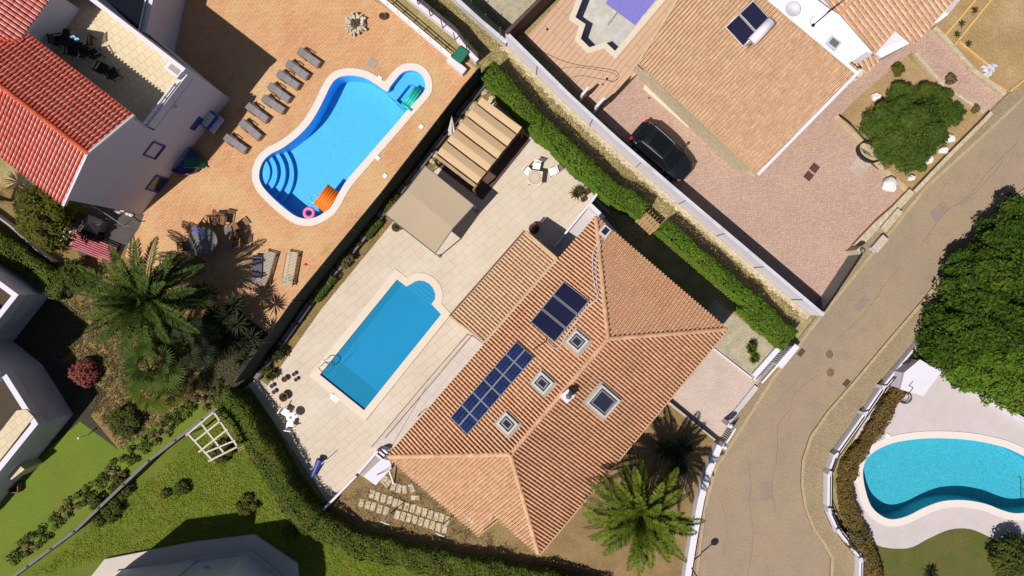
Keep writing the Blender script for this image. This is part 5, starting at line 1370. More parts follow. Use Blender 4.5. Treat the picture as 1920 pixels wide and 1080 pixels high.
single("wall_base", MB().prism(WP([(838, 118), (868, 144), (876, 134), (847, 108)]), 0, .45), MAT["white"], "white masonry block where the ramp railing meets the dark netting fence", "wall")

# hedges
hedge("hedge", "tall bright green hedge beside the long white wall, from netting fence to house", WP([(903, 155), (985, 247), (1060, 316), (1128, 378), (1190, 415)]), .0, 1.05, 1.75, MAT["hedge"], 300)
hedge("hedge", "narrow green hedge behind the house, section below the wooden platform", WP([(1228, 437), (1290, 492), (1385, 572)]), -.05, .75, 1.7, MAT["hedge"], 300)
hedge("hedge", "wide green hedge end block near the white balustrade", WP([(1376, 580), (1415, 620), (1452, 652)]), .0, 1.35, 1.3, MAT["hedge"], 300)
hedge("hedge", "green hedge bordering the cream patio, left of the small white table", WP([(452, 722), (487, 765), (517, 813), (553, 876), (580, 925), (612, 950)][::-1]), 1.3, .0, 1.65, MAT["hedge_olive"], 300, wob=.16)
hedge("hedge", "long low green hedge below the stepping slabs, towards the bottom edge", WP([(600, 948), (640, 970), (690, 995), (780, 1016), (850, 1030), (960, 1050), (1060, 1068), (1130, 1090)]), .0, -1.25, 1.25, MAT["hedge_olive"], 300, wob=.16)
hedge("hedge", "olive and bronze hedge between the shaded house and the big palm, left edge", WP([(-80, 400), (0, 448), (72, 494), (140, 545)]), .55, -.65, 1.3, MAT["hedge_olive"], 240)
hedge("hedge", "rust-coloured hedge along the curved white wall of the kidney pool garden", WP([(1706, 672), (1648, 742), (1622, 792), (1574, 856), (1562, 900), (1568, 955), (1596, 1010), (1618, 1080), (1620, 1160)]), .12, .92, .7, MAT["hedge_rust"], 300, wob=.16)
hedge("box_hedge", "small clipped box hedge on the patio edge beside the square canopy", WP([(687, 443), (713, 413)]), .28, -.28, .62, MAT["hedge_olive"], 420, .09, .055)
hedge("box_hedge", "small clipped box hedge by the dark fence, lower left of the canopy", WP([(592, 560), (626, 517)]), .32, -.32, .65, MAT["hedge_olive"], 420, .09, .055)
# wooden platform among hedge
wp_ = thing("wooden_platform", "sunlit slatted wooden pallet resting between the two hedge sections", "pallet", (*W(1213, 418), 0))
e_ = Vector(W(1232, 437)) - Vector(W(1194, 402)); e_.normalize(); ang_ = math.atan2(e_.y, e_.x); nn = Vector((-e_.y, e_.x)); c0_ = Vector(W(1214, 418, 1.2))
for k in range(6):
    p = c0_ + nn * 0 + e_ * 0; q = c0_ + e_ * (k - 2.5) * .2
    MB().box((q.x, q.y, 1.2), (.16, .82, .04), ang_).build("slat", MAT["wood_tan"], wp_)
for s_ in (-.3, .3): MB().box((c0_.x + nn.x * s_, c0_.y + nn.y * s_, 1.13), (1.15, .08, .08), ang_).build("beam", MAT["wood"], wp_)
for sx in (-.5, .5):
    for sy in (-.33, .33): MB().box((c0_.x + e_.x * sx + nn.x * sy, c0_.y + e_.y * sx + nn.y * sy, .55), (.08, .08, 1.1), ang_).build("leg", MAT["wood"], wp_)

# ============================================================ TREES AND PLANTS
def Lb(px, py, z, rp): return (tuple(W(px, py, z)) + (z,), rp / 32 * (1 - z / 40))
tree("tree", "round feathery green tree beside the curved drive at the upper right", "tree", W(1700, 262),
     [Lb(1710, 245, 1.5, 52), Lb(1662, 228, 1.3, 34), Lb(1750, 210, 1.3, 32), Lb(1748, 245, 1.1, 26), Lb(1672, 275, 1.2, 34), Lb(1706, 298, 1.0, 26), Lb(1735, 185, 1.1, 24), Lb(1640, 240, .9, 24), Lb(1786, 216, .9, 18), Lb(1690, 185, 1.0, 24), Lb(1725, 275, 1.0, 24), Lb(1765, 180, .8, 15)],
     MAT["tree_needle"], MAT["bark"], 420, .24, .045, .13)
tree("tree", "big dark green tree by the street at the right edge, uppermost of the three crowns", "tree", W(1840, 510),
     [Lb(1862, 500, 1.66, 61), Lb(1905, 445, 1.50, 55), Lb(1815, 545, 1.43, 47), Lb(1930, 520, 1.66, 55), Lb(1870, 440, 1.27, 37), Lb(1800, 500, 1.11, 29)], MAT["tree_green"], MAT["bark"], 230, .22, .10, .16, up=.75, tilt=1.15)
tree("tree", "big green tree at the right edge, middle one of the three crowns", "tree", W(1790, 590),
     [Lb(1810, 610, 1.50, 55), Lb(1765, 650, 1.27, 41), Lb(1860, 620, 1.58, 51), Lb(1915, 600, 1.58, 55), Lb(1760, 600, 1.03, 31), Lb(1738, 648, 0.87, 20)], MAT["tree_green"], MAT["bark"], 230, .22, .10, .16, up=.75, tilt=1.15)
tree("tree", "yellow-green tree above the white deck wall, lowest of the three crowns", "tree", W(1840, 670),
     [Lb(1860, 700, 1.35, 49), Lb(1905, 735, 1.19, 37), Lb(1810, 690, 1.11, 39), Lb(1935, 680, 1.50, 55), Lb(1800, 690, 0.87, 24), Lb(1890, 660, 1.50, 43)], MAT["hedge"], MAT["bark"], 240, .20, .095, .15)
0 and tree("small_tree", "dark purplish shrub tree overhanging the pavement beside the big green trees", "small tree", W(1770, 510),
     [Lb(1795, 462, 1.6, 30), Lb(1770, 500, 1.5, 26), Lb(1822, 455, 1.8, 26), Lb(1752, 548, 1.3, 22), Lb(1780, 540, 1.7, 26), Lb(1735, 585, 1.1, 18), Lb(1725, 605, 1.0, 14)], MAT["purple_leaf"], MAT["bark"], 200, .16, .09, .07)
shrub("shrub", "shaded round shrub on the patchy lawn in the lower right corner", "shrub", W(1872, 1030), 1.25, 1.9, MAT["hedge_dark"], 240, nl=6, seed=3)
shrub("shrub", "round shrub at the very right edge of the patchy lawn", "shrub", W(1918, 1040), .9, 1.5, MAT["hedge_dark"], 240, nl=5, seed=4)
shrub("shrub", "small green plant hanging over the white deck wall by the pump house", "shrub", W(1783, 716), .38, .7, MAT["tree_green"], 200, nl=3, seed=5)
shrub("shrub", "small white-flowering shrub with a red bloom at the lower end of the rusty hedge", "shrub", W(1600, 1005), .7, .9, MAT["brown_leaf"], 220, nl=5, seed=6)
shrub("shrub", "low bushy shrub on the bare bed left of the curved drive", "shrub", W(1680, 132), .42, .5, MAT["tree_olive"], 260, nl=4, seed=7)
shrub("shrub", "dark twiggy shrub where the drive edging meets the feathery tree", "shrub", W(1774, 152), .34, .9, MAT["brown_leaf"], 200, nl=3, seed=8)
shrub("shrub", "small round shrub at the lower end of the left drive edging", "shrub", W(1824, 206), .28, .5, MAT["brown_leaf"], 240, nl=3, seed=9)
shrub("shrub", "flowering shrub with pale blooms beside the square canopy at the netting fence", "shrub", W(740, 385), .7, 1.1, MAT["tree_olive"], 260, nl=6, seed=10)
shrub("shrub", "dark twiggy shrub between the two clipped box hedges, upper one", "shrub", W(668, 455), .45, .8, MAT["hedge_dark"], 240, nl=4, seed=11)
shrub("shrub", "dark reddish shrub between the two clipped box hedges, lower one", "shrub", W(648, 484), .6, .9, MAT["brown_leaf"], 240, nl=5, seed=12)
shrub("shrub", "small round yellow-green shrub between fence and the square canopy's top corner", "shrub", W(793, 303), .33, .5, MAT["tree_olive"], 380, .09, .05, nl=4, seed=13)
shrub("shrub", "dark leafy plant in the shade at the lower end of the netting fence", "shrub", W(520, 660), .55, .9, MAT["palm_dark"], 200, nl=5, seed=14)
shrub("shrub", "dark bush in the grey bed at the fence's lower corner, beside the hedge", "shrub", W(497, 690), .45, .6, MAT["hedge_dark"], 200, nl=4, seed=15)
tree("small_tree", "yellow-green leafy tree next to the lower corner of the red-roofed house", "small tree", W(125, 425),
     [Lb(90, 400, 2.6, 40), Lb(65, 385, 2.2, 28), Lb(125, 380, 2.2, 26), Lb(105, 440, 2.2, 32), Lb(60, 420, 1.9, 24), Lb(95, 365, 1.8, 22)], MAT["tree_olive"], MAT["bark"], 280, .16, .09, .09)
shrub("shrub", "dark green shrub under the yellow-green tree beside the tiled eave", "shrub", W(150, 400), .6, 1.3, MAT["hedge_dark"], 240, nl=5, seed=16)
shrub("shrub", "dark green feathery shrub between the bronze hedge and the big palm", "shrub", W(152, 520), 1.0, 1.3, MAT["hedge_dark"], 260, .2, .05, nl=6, seed=17)
shrub("shrub", "red-leaved shrub on the brown leaf bed, left of the fan palms", "shrub", W(168, 696), .8, .9, MAT["red_leaf"], 260, nl=6, seed=18)
shrub("shrub", "dark shrub on the leaf bed above the fence, below the red shrub", "shrub", W(240, 788), .95, .9, MAT["hedge_dark"], 220, nl=6, seed=19)
for i, (x, y, r_, h_, m_, lb) in enumerate(((205, 950, 1.25, .6, "hedge_dark", "sprawling dark shrub with pale flowers on the lawn beside the long grey fence"), (232, 912, .8, .5, "hedge_dark", "dark low shrub beside the long grey fence, above the sprawling one"),
        (345, 914, .45, .5, "hedge_dark", "small dark shrub alone in the middle of the lawn"), (728, 1045, .45, .4, "brown_leaf", "small dark bush on the lawn below the long low hedge"), (820, 1062, .25, .3, "hedge_dark", "tiny dark bush on the lawn at the bottom edge"),
        (312, 925, .3, .3, "tree_olive", "small bush with a red flower beside the lone dark shrub on the lawn"), (465, 945, .7, .4, "tree_olive", "pale flowering bush where the lawn meets the patio hedge"), (545, 1000, .5, .35, "hedge_olive", "low bush on the lawn at the hedge bend"),
        (420, 845, .8, .5, "hedge_dark", "dark climbing plant under the white pergola"), (460, 775, .7, .6, "hedge_olive", "leafy bush at the fence end next to the white pergola"))):
    shrub("shrub", lb, "shrub", W(x, y), r_, h_, MAT[m_], 230, nl=6, seed=30 + i)
gl_ = [(430, 752), (400, 772), (372, 792), (345, 812), (318, 835), (290, 858), (262, 880), (235, 905), (208, 925), (180, 952), (152, 975), (125, 1000), (98, 1025), (72, 1045), (48, 1068)]
for i, (x, y) in enumerate(gl_):
    shrub("shrub", "low dark shrub in the row of shrubs above the long grey fence", "shrub", W(x - 17, y - 24), .72 + .2 * math.sin(i * 2.1), .34, MAT[("hedge_dark", "brown_leaf", "hedge_olive")[i % 3]], 110, nl=4, seed=60 + i, group="row of shrubs along the grey fence")

def palm(name, label, base, crown, n, L_, mat, seed, leaf=.5, tr=.28, extra=None, **kw):
    root = thing(name, label, "palm", (base[0], base[1], 0))
    z = crown[2]; t = MB(); segs = 9
    for k in range(segs):
        a = Vector((base[0], base[1], 0)).lerp(Vector(crown), k / segs); b = Vector((base[0], base[1], 0)).lerp(Vector(crown), (k + 1) / segs)
        t.tube(a, b, tr * (1.12 if k % 2 else 1), tr * .92, 12)
    t.build("trunk", MAT["palm_trunk"], root, True)
    q, st = palm_crown(crown, n, L_, leaf=leaf, seed=seed, **kw)
    quads_obj("crown", q, mat, root, st)
    return root
def dates(root, c, n, L_, seed):
    rr = random.Random(seed); mb = MB()
    for i in range(n):
        az = rr.uniform(0, 6.28); hx = Vector((math.cos(az), math.sin(az), 0)); p = Vector(c)
        q = p + hx * L_ * rr.uniform(.4, .8) + Vector((0, 0, .25)); e = q + hx * .3 + Vector((0, 0, -.35))
        mb.tube(p, q, .02, .012, 4, False); 
        for k in range(7):
            mb.tube(q, e + Vector((rr.uniform(-.2, .2), rr.uniform(-.2, .2), rr.uniform(-.15, .1))), .012, .006, 4, False)
    mb.build("date_stalks", MAT["dates"], root)
b = W(1175, 918)
pr = palm("palm_tree", "large sunlit date palm between the main house and the street wall", b, (*b, 4.6), 40, 3.2, MAT["palm_lit"], 5, leaf=.46, pairs=38, dn=-8, droop=1.1, width=.10)
dates(pr, (*b, 4.8), 12, .9, 2)
q, st = palm_crown((*b, 4.35), 34, 3.9, up0=12, dn=-40, seed=9, leaf=.28, droop=.9, width=.08)
quads_obj("old_fronds", q, MAT["palm_dark"], pr, st)
b = W(336, 561)
pr = palm("palm_tree", "very large dark date palm over the corner of the brick courtyard, left side", b, (b[0], b[1], 3.6), 46, 3.7, MAT["palm"], 8, leaf=.50, pairs=38, dn=-12, droop=.9, width=.10)
dates(pr, (b[0], b[1], 3.8), 8, .8, 3)
q, st = palm_crown((*b, 3.4), 26, 3.7, up0=5, dn=-40, seed=19, leaf=.4, width=.09)
quads_obj("old_fronds", q, MAT["palm_dark"], pr, st)
def fan_palm(label, base, crown, n, pet, fr, mat, seed):
    root = thing("fan_palm", label, "palm", (base[0], base[1], 0))
    MB().tube((base[0], base[1], 0), crown, .16, .11, 10).build("trunk", MAT["palm_trunk"], root, True)
    q, st = fan_crown(crown, n, pet, fr, seed); quads_obj("crown", q, mat, root, st)
b = W(360, 668); fan_palm("fan palm with broad split leaves below the big date palm", b, (b[0] - .2, b[1], 3.6), 26, 1.1, .95, MAT["palm"], 3)
b = W(335, 722); fan_palm("bright yellow-green fan palm near the left hedge end, lowest of the palms", b, (b[0] - .2, b[1], 2.4), 16, .8, .85, MAT["palm_lit"], 4)
b = W(400, 640); fan_palm("dark fan palm right of the palm group in the shade", b, (b[0], b[1], 3.2), 24, .95, .85, MAT["palm_dark"], 6)
def yucca(label, c, z, n, L_, wd, mat, seed, heads=((0, 0, 0),), name="yucca"):
    root = thing(name, label, name.replace("_", " "), (c[0], c[1], 0))
    for (dx, dy, dz) in heads:
        MB().tube((c[0], c[1], 0), (c[0] + dx, c[1] + dy, z + dz), .09, .07, 8).build("trunk", MAT["bark"], root)
        quads_obj("leaves", rosette_q((c[0] + dx, c[1] + dy, z + dz), n, L_, wd, seed=seed, dn=-25), mat, root)
yucca("dark yucca cluster with three heads in the courtyard's lower corner", W(455, 590), 2.2, 60, .85, .07, MAT["palm_dark"], 1, ((0, 0, 0), (.7, -.4, .2), (-.5, -.6, -.3), (.3, .6, -.2)))
yucca("spiky yucca at the left edge beside the red roof's eave", W(22, 376), 1.6, 70, .95, .06, MAT["palm_dark"], 2, ((0, 0, 0), (-.5, .4, .1)))
yucca("dark spiky yucca at the courtyard edge under the date palm fronds", W(395, 560), 1.8, 55, .9, .07, MAT["palm_dark"], 3, ((0, 0, 0), (.6, .3, .1)))
yucca("dark low yucca cluster by the foot of the netting fence", W(472, 648), 1.3, 55, .8, .07, MAT["palm_dark"], 5, ((0, 0, 0), (.5, .5, 0), (-.6, .2, .1), (.1, -.7, 0)))
yucca("dark bushy palm-like plant below the date palm, in deep shade", W(425, 615), 1.4, 60, .9, .08, MAT["palm_dark"], 6, ((0, 0, 0), (-.6, -.5, 0), (.6, -.6, .2), (0, .7, 0)))
yucca("dark bush standing in the date palm's shadow beside the lavender wall", W(1262, 848), .5, 60, .8, .07, MAT["palm_dark"], 7, ((0, 0, 0), (.5, .5, 0), (-.6, .3, .1), (.2, -.7, 0)), name="low_palm")
def rosette(name, label, c, n, L_, wd, mat, seed, z=.05, pot=None, cat="plant", up0=75, dn=8):
    root = thing(name, label, cat, (c[0], c[1], 0))
    if pot:
        MB().lathe((c[0], c[1], 0), [(pot * .7, 0), (pot, .32), (pot * 1.06, .34), (pot * .92, .34), (pot * .9, .30), (.02, .30)], 16).build("pot", MAT["pot"], root)
    quads_obj("leaves", rosette_q((c[0], c[1], z + (.28 if pot else 0)), n, L_, wd, up0=up0, dn=dn, seed=seed), mat, root)
    return root
rosette("agave", "spiky potted plant at the top right corner of the patio beside two small pots", W(1081, 364), 60, .55, .06, MAT["tree_olive"], 1, pot=.24, cat="potted plant", dn=0)
rosette("agave", "yellow-green agave on the gravel bed, larger upper rosette", W(1405, 653), 80, .42, .09, MAT["palm_lit"], 2, .3)
rosette("agave", "yellow-green agave on the gravel bed, lower rosette near the balustrade", W(1411, 672), 60, .38, .08, MAT["palm_lit"], 3, .2)
rosette("agave", "small dark spiky plant above the agaves on the gravel bed", W(1410, 641), 18, .35, .05, MAT["palm_dark"], 4, .1)
rosette("agave", "yellow-green potted plant at the left end of the patio by the hedge", W(512, 703), 60, .42, .09, MAT["palm_lit"], 5, pot=.26, cat="potted plant")
rosette("agave", "dark spiky plant on the patchy lawn at the bottom right", W(1741, 1072), 50, .55, .07, MAT["palm_dark"], 6, .1)
for i, (x, y, lb) in enumerate(((1825, 21, "seedling between the yellow kerb lines, uppermost"), (1801, 46, "small pale seedling between the yellow kerb lines"), (1792, 66, "dark seedling at the crossing of the yellow kerb lines"), (1813, 84, "dark seedling among pebbles beside the short yellow kerb"))):
    rosette("seedling", lb + " on the building plot", W(x, y), 16, .3, .07, MAT["hedge_dark"], 20 + i, .05, cat="seedling")

# ground cover: blades and tufts as stuff
def tufts(name, label, cat, poly, n, mat, L_=.12, W_=.03, spread=.1, per=5, holes=()):
    pts = [p for p in scatter(poly, n)]
    P_ = np.array([(x + random.gauss(0, spread), y + random.gauss(0, spread), .03 + random.random() * .05) for x, y in pts for _ in range(per)])
    o = quads_obj(name, leaf_arrays(P_, L_, W_, .9), mat); tag(o, label, cat, None, "stuff")
tufts("grass", "uneven yellow-green grass of the lawn left of the patio hedge", "grass", WP([(430, 775), (470, 850), (560, 990), (760, 1040), (1000, 1075), (1000, 1110), (620, 1110), (480, 1000), (270, 1030), (60, 1080)]), 5000, MAT["grass_tuft"], .10, .03)
tufts("dry_grass", "straw and weeds on the strip between the hedge and the long white wall", "dry grass", WP([(915, 130), (945, 105), (1225, 362), (1500, 590), (1470, 640), (1240, 420)]), 2600, MAT["straw"], .2, .035)
tufts("dry_grass_patch", "dry grass and weeds on the strip at the top middle between the two white walls", "dry grass", WP([(790, -10), (850, 15), (950, 105), (920, 130), (893, 118)]), 1500, MAT["straw"], .2, .04)
tufts("leaf_litter", "fallen leaves and low weeds on the brown bed around the palms", "leaf litter", WP([(120, 560), (200, 560), (480, 620), (440, 720), (230, 840), (120, 690)]), 3000, MAT["brown_leaf"], .12, .05)
tufts("weeds", "scattered weeds on the brown garden soil around the stepping slabs", "weeds", WP([(640, 935), (740, 880), (860, 970), (1000, 1040), (820, 1005), (700, 985)]), 900, MAT["brown_leaf"], .07, .03)
# ============================================================ OBJECTS
# ---- long grey fence between the two lawns
lf = thing("fence", "long dark grey fence between the two lawns, lower left", "fence", (*W(440, 745), 0))
ln = [Vector(W(442, 744)), Vector(W(296, 856)), Vector(W(160, 985)), Vector(W(32, 1080)), Vector(W(-100, 1180))]
MB().strip([tuple(p) for p in ln], .03, -.05, .0, 1.0).build("boards", MAT["fence_grey"], lf)
MB().strip([tuple(p) for p in ln], .07, -.09, 1.0, 1.05).build("top_rail", MAT["greystone"], lf)
for a, b in zip(ln[:-1], ln[1:]):
    for i in range(3):
        p = a.lerp(b, i / 3); MB().box((p.x, p.y, .55), (.1, .1, 1.15), .7).build("post", MAT["fence_grey"], lf)
low_wall("thin grey kerb between the side path and the bronze hedge, left edge", [(-20, 388), (30, 425), (80, 470), (110, 492)], .05, -.05, .5, MAT["concrete"])
# ---- retractable awning
z = 2.6
O_ = V(905, 181, z); X_ = V(980, 238, z) - O_; Y_ = V(812, 297, z) - O_
xl, yl = X_.length, Y_.length; X_.normalize(); Y_.normalize()
aw = thing("awning", "retractable tan fabric awning with deep folds between the hedge and the square canopy", "awning", (O_.x, O_.y, 0))
per = yl / 4.95; prof = [(0, 0)]; t0 = -.42 * per
k = 0; P_ = []
while t0 < yl:
    for f_, h_ in ((.0, -.55), (.045, -.06), (.05, 0), (.25, .06), (.50, .13), (.56, .13), (.75, .08), (.935, .0), (.945, -.06), (.955, -.55), (.999, -.55)):
        y = t0 + f_ * per
        if 0 <= y <= yl: P_.append((y, h_))
    t0 += per
fm = MB(); nx = 8; vs = []
for (y, h_) in P_:
    for i in range(nx + 1):
        q = O_ + X_ * (xl * i / nx) + Y_ * (y + random.uniform(-.008, .008)); vs.append(q + Vector((0, 0, h_ - .03 * math.sin(math.pi * i / nx))))
fs = [(r * (nx + 1) + i, r * (nx + 1) + i + 1, (r + 1) * (nx + 1) + i + 1, (r + 1) * (nx + 1) + i) for r in range(len(P_) - 1) for i in range(nx)]
fm.add(vs, fs).build("fabric", MAT["fabric_tan"], aw)
for s_ in (0, xl):
    MB().wall((O_ + X_ * s_).xy, (O_ + X_ * s_ + Y_ * yl).xy, .08, 2.22, 2.32).build("side_rail", MAT["wood"], aw)
for sx in (0, xl):
    for sy in (0.02, yl - .02):
        q = O_ + X_ * sx + Y_ * sy; MB().box((q.x, q.y, 1.15), (.10, .10, 2.3), math.atan2(X_.y, X_.x)).build("post", MAT["wood"], aw)
struct("timber_floor", MB().sheet([tuple((O_ + X_ * a + Y_ * b).xy) for a, b in ((-.1, -.2), (xl + .5, -.2), (xl + .5, yl + .0), (-.1, yl + .0))], .022), MAT["darkwall"])
# ---- square canopy
z = 2.5
c4 = [V(797, 311, z), V(889, 385, z), V(816, 476, z), V(722, 402, z)]
cp = thing("canopy", "square greige fabric canopy on four posts beside the netting fence", "canopy", tuple(sum(c4, Vector()).xy / 4) + (0,))
mA = V(763, 357, z) + Vector((0, 0, .10)); mB_ = V(850, 428, z) + Vector((0, 0, .10))
def grid_quad(mb, a, b, c, d, n=6, sag=.03):
    vs = []
    for i in range(n + 1):
        for j in range(n + 1):
            p = a.lerp(b, i / n).lerp(d.lerp(c, i / n), j / n); vs.append(p - Vector((0, 0, sag * math.sin(math.pi * i / n) * math.sin(math.pi * j / n))))
    return mb.add(vs, [(i * (n + 1) + j, (i + 1) * (n + 1) + j, (i + 1) * (n + 1) + j + 1, i * (n + 1) + j + 1) for i in range(n) for j in range(n)])
fb_ = MB(); grid_quad(fb_, c4[0], c4[1], mB_, mA); grid_quad(fb_, mA, mB_, c4[2], c4[3])
cf = fb_.build("fabric", MAT["fabric_canopy"], cp)
hm = MB(); cc4 = [c4[0], c4[1], mB_, c4[2], c4[3], mA]
for a, b in zip(cc4, cc4[1:] + cc4[:1]): hm.tube(a, b, .028, .028, 6)
hm.build("frame", MAT["metal_grey"], cp)
for p in c4: 
    MB().tube((p.x, p.y, 0), (p.x, p.y, z), .035, .035, 8).tube((p.x, p.y, 0), (p.x, p.y, .04), .12, .12, 12).build("post", MAT["metal_grey"], cp)
# ---- closed white parasol
b = W(850, 262); ps = thing("parasol", "closed white parasol leaning by the awning's left corner", "parasol", (b[0], b[1], 0))
q0, q1 = Vector((b[0], b[1], .3)), V(847, 218, 2.7)
MB().tube(q0, q1, .025).build("pole", MAT["alu"], ps)
d = (q1 - q0)
cn = MB(); 
for k in range(7):
    a = 6.283 * k / 7; e = Vector((math.cos(a), math.sin(a), 0)) * .3; a2 = a + .45; e2 = Vector((math.cos(a2), math.sin(a2), 0)) * .09; a3 = a + .9; e3 = Vector((math.cos(a3), math.sin(a3), 0)) * .3
    base = q0 + d * .25; cn.add([base + e, base + e2, base + e3, q1 + Vector((0, 0, .05))], [(0, 1, 3), (1, 2, 3)])
cn.build("folded_canvas", MAT["canvas_white"], ps)
# rocks and slabs at the awning's upper side
for i, (x, y, r_) in enumerate(((893, 175, .3), (884, 198, .42), (905, 172, .34), (925, 185, .26), (878, 212, .3), (868, 230, .26), (818, 290, .3), (812, 302, .24), (880, 168, .28))):
    q = W(x, y); single("rock", MB().blob((q[0], q[1], .12), r_, r_ * .75, .2, .12, i, 12, 6), MAT["stone"], "pale rock in the group round the folded awning's fence side", "rock", "rocks beside the awning")

# ---- furniture prototypes
def chair_proto(label, mat_s, mat_f, w_=.5, hb=.42, arm=True, group=None):
    r = thing("chair", label, "chair", (0, 0, 0), group)
    MB().box((0, 0, .42), (w_, w_, .05)).build("seat", mat_s, r)
    bk = MB()
    for k in range(7): bk.box((-w_ / 2 - .02 - k * .0, (k - 3) * w_ / 7, .42 + hb / 2 + .03), (.025, w_ / 12, hb), 0, 0, -.18)
    bk.box((-w_ / 2 - .07, 0, .42 + hb + .02), (.045, w_, .06)).build("backrest", mat_s, r)
    for sx in (-1, 1):
        for sy in (-1, 1): MB().tube((sx * w_ * .44, sy * w_ * .44, 0), (sx * w_ * .40, sy * w_ * .42, .42), .02, .02, 6).build("leg", mat_f, r)
    if arm:
        for sy in (-1, 1): MB().box((-.02, sy * w_ * .52, .64), (w_ * .95, .05, .03)).tube((w_ * .4, sy * w_ * .52, .42), (w_ * .4, sy * w_ * .52, .64), .018, .018, 5).build("armrest", mat_f, r)
    return r
# round stone table and wicker chairs in the courtyard
tc = W(391, 455)
t_ = thing("round_table", "round grey stone table surrounded by brown chairs under the palm shadow", "table", (tc[0], tc[1], 0))
MB().lathe((tc[0], tc[1], .70), [(.84, 0), (.86, .03), (.84, .06), (.12, .06)], 40).build("tabletop", MAT["greystone"], t_)
MB().lathe((tc[0], tc[1], 0), [(.34, 0), (.3, .08), (.12, .2), (.12, .7)], 16).build("pedestal", MAT["greystone"], t_)
MB().lathe((tc[0], tc[1], .765), [(.06, 0), (.07, .02), (.03, .02)], 12).build("centre_cap", MAT["metal_dark"], t_)
pr = None
chs = [(402, 415, 95, "top chair, left of two"), (418, 413, 78, "top chair, right of two"), (441, 428, 40, "upper right chair"), (446, 455, -5, "right-hand chair, lower one"), (440, 443, 15, "right-hand chair with terracotta seat"),
       (368, 430, 140, "upper left chair with a blue towel"), (352, 462, 185, "left-hand chair in palm shadow"), (375, 492, 235, "lowest chair in palm shadow")]
for i, (x, y, a, lb) in enumerate(chs):
    q = W(x, y, .3)
    if i == 0:
        pr = chair_proto("", MAT["wood"], MAT["metal_dark"], .50, .42, True); place(pr, True, q[0], q[1], R(a) + math.pi, "brown slatted armchair at the round stone table, " + lb, group="chairs round the stone table")
    else: place(pr, False, q[0], q[1], R(a) + math.pi, "brown slatted armchair at the round stone table, " + lb)
for i, (x, y, lb) in enumerate(((428, 432, "upper"), (429, 462, "lower"))):
    q = W(x, y, .5); single("seat_cushion", MB().box((q[0], q[1], .50), (.42, .42, .08), R(10)), MAT["greystone"], f"dark grey seat cushion between table and right-hand chairs, {lb} one", "cushion")
q = W(371, 432, .75); single("towel", MB().box((q[0], q[1], .80), (.75, .22, .03), R(-25)).box((q[0] + .1, q[1] - .15, .785), (.6, .18, .02), R(-30)), MAT["blue_plastic"], "blue towel on the upper left rim of the round stone table", "towel")

# loungers by the curvy pool
lg = thing("sun_lounger", "", "sun lounger", (0, 0, 0), "sun loungers with grey cushions beside the curvy pool")
MB().box((0, .29, .30), (1.95, .05, .07)).box((0, -.29, .30), (1.95, .05, .07)).box((.95, 0, .30), (.05, .6, .07)).box((-.95, 0, .30), (.05, .6, .07)).build("frame", MAT["wood"], lg)
for sx in (-.85, .85):
    for sy in (-.28, .28): MB().box((sx, sy, .14), (.06, .05, .28)).build("leg", MAT["wood"], lg)
for sy in (-.34, .34): MB().box((-.35, sy, .50), (.62, .06, .03)).box((-.08, sy, .40), (.05, .05, .2)).box((-.62, sy, .40), (.05, .05, .2)).build("armrest", MAT["wood"], lg)
MB().box((.58, 0, .37), (.62, .52, .07)).build("leg_cushion", MAT["cushion"], lg)
MB().box((-.05, 0, .37), (.60, .52, .07)).build("seat_cushion", MAT["cushion"], lg)
MB().box((-.63, 0, .50), (.68, .52, .07), 0, 0, .42).build("back_cushion", MAT["cushion"], lg)
lpos = [(579, 107, -34), (557, 130, -33), (540, 149, -34), (523, 173, -36), (512, 195, -34), (482, 211, -38), (469, 243, -40), (441, 269, -34)]
nm = ["topmost of the row", "second from the top of the row", "third from the top of the row", "fourth from the top of the row", "fifth from the top of the row", "sixth from the top, at the shadow edge", "seventh from the top, half in shade", "lowest one, nearest the white house"]
for i, (x, y, a) in enumerate(lpos):
    q = W(x, y, .4); place(lg, i == 0, q[0], q[1], R(a + random.uniform(-2, 2)), "wooden sun lounger with grey cushions, " + nm[i], s=.75)
# slatted loungers
sl_ = thing("slatted_lounger", "", "sun lounger", (0, 0, 0), "slatted wooden loungers near the palms")
s_ = MB()
for k in range(24): s_.box((-.95 + k * .083, 0, .33 + max(0, (6 - k)) * .035), (.05, .62, .025), 0, 0, .35 if k < 6 else 0)
s_.build("slats", MAT["wood_pale"], sl_)
MB().box((0, .33, .29), (2.0, .05, .07)).box((0, -.33, .29), (2.0, .05, .07)).build("frame", MAT["wood"], sl_)
for sx in (-.85, .85):
    for sy in (-.3, .3): MB().box((sx, sy, .13), (.07, .06, .26)).build("leg", MAT["wood"], sl_)
for i, (x, y, a, lb) in enumerate(((543, 504, 80, "slatted wooden lounger alone, the right one near the dark fence"), (498, 503, 74, "slatted wooden lounger beside the dark covered one"))):
    q = W(x, y, .35); place(sl_, i == 0, q[0], q[1], R(a), lb)
cl_ = thing("covered_lounger", "lounger with a plain dark violet-grey cushion, left of the slatted ones", "sun lounger", (*W(487, 506), 0))
MB().box((*W(487, 506), .40), (1.5, .58, .08), R(88)).build("cushion", M("violet grey cushion", (.10, .085, .12), grain=.05), cl_)
MB().box((*W(487, 506), .30), (1.7, .6, .06), R(88)).build("frame", MAT["metal_dark"], cl_)
for k in (-1, 1): MB().box((*W(487, 506 + 22 * k), .13), (.55, .06, .27), R(-2)).build("leg", MAT["metal_dark"], cl_)
q = W(573, 496); single("flip_flops", MB().blob((q[0], q[1], .03), .12, .07, .04, .1, 2, 10, 5), MAT["red_plastic"], "small red item on the brick beside the slatted lounger", "toy")
hp = [V(x, y, .03) for x, y in ((620, 455), (608, 468), (600, 480), (612, 470), (624, 455), (606, 474))]
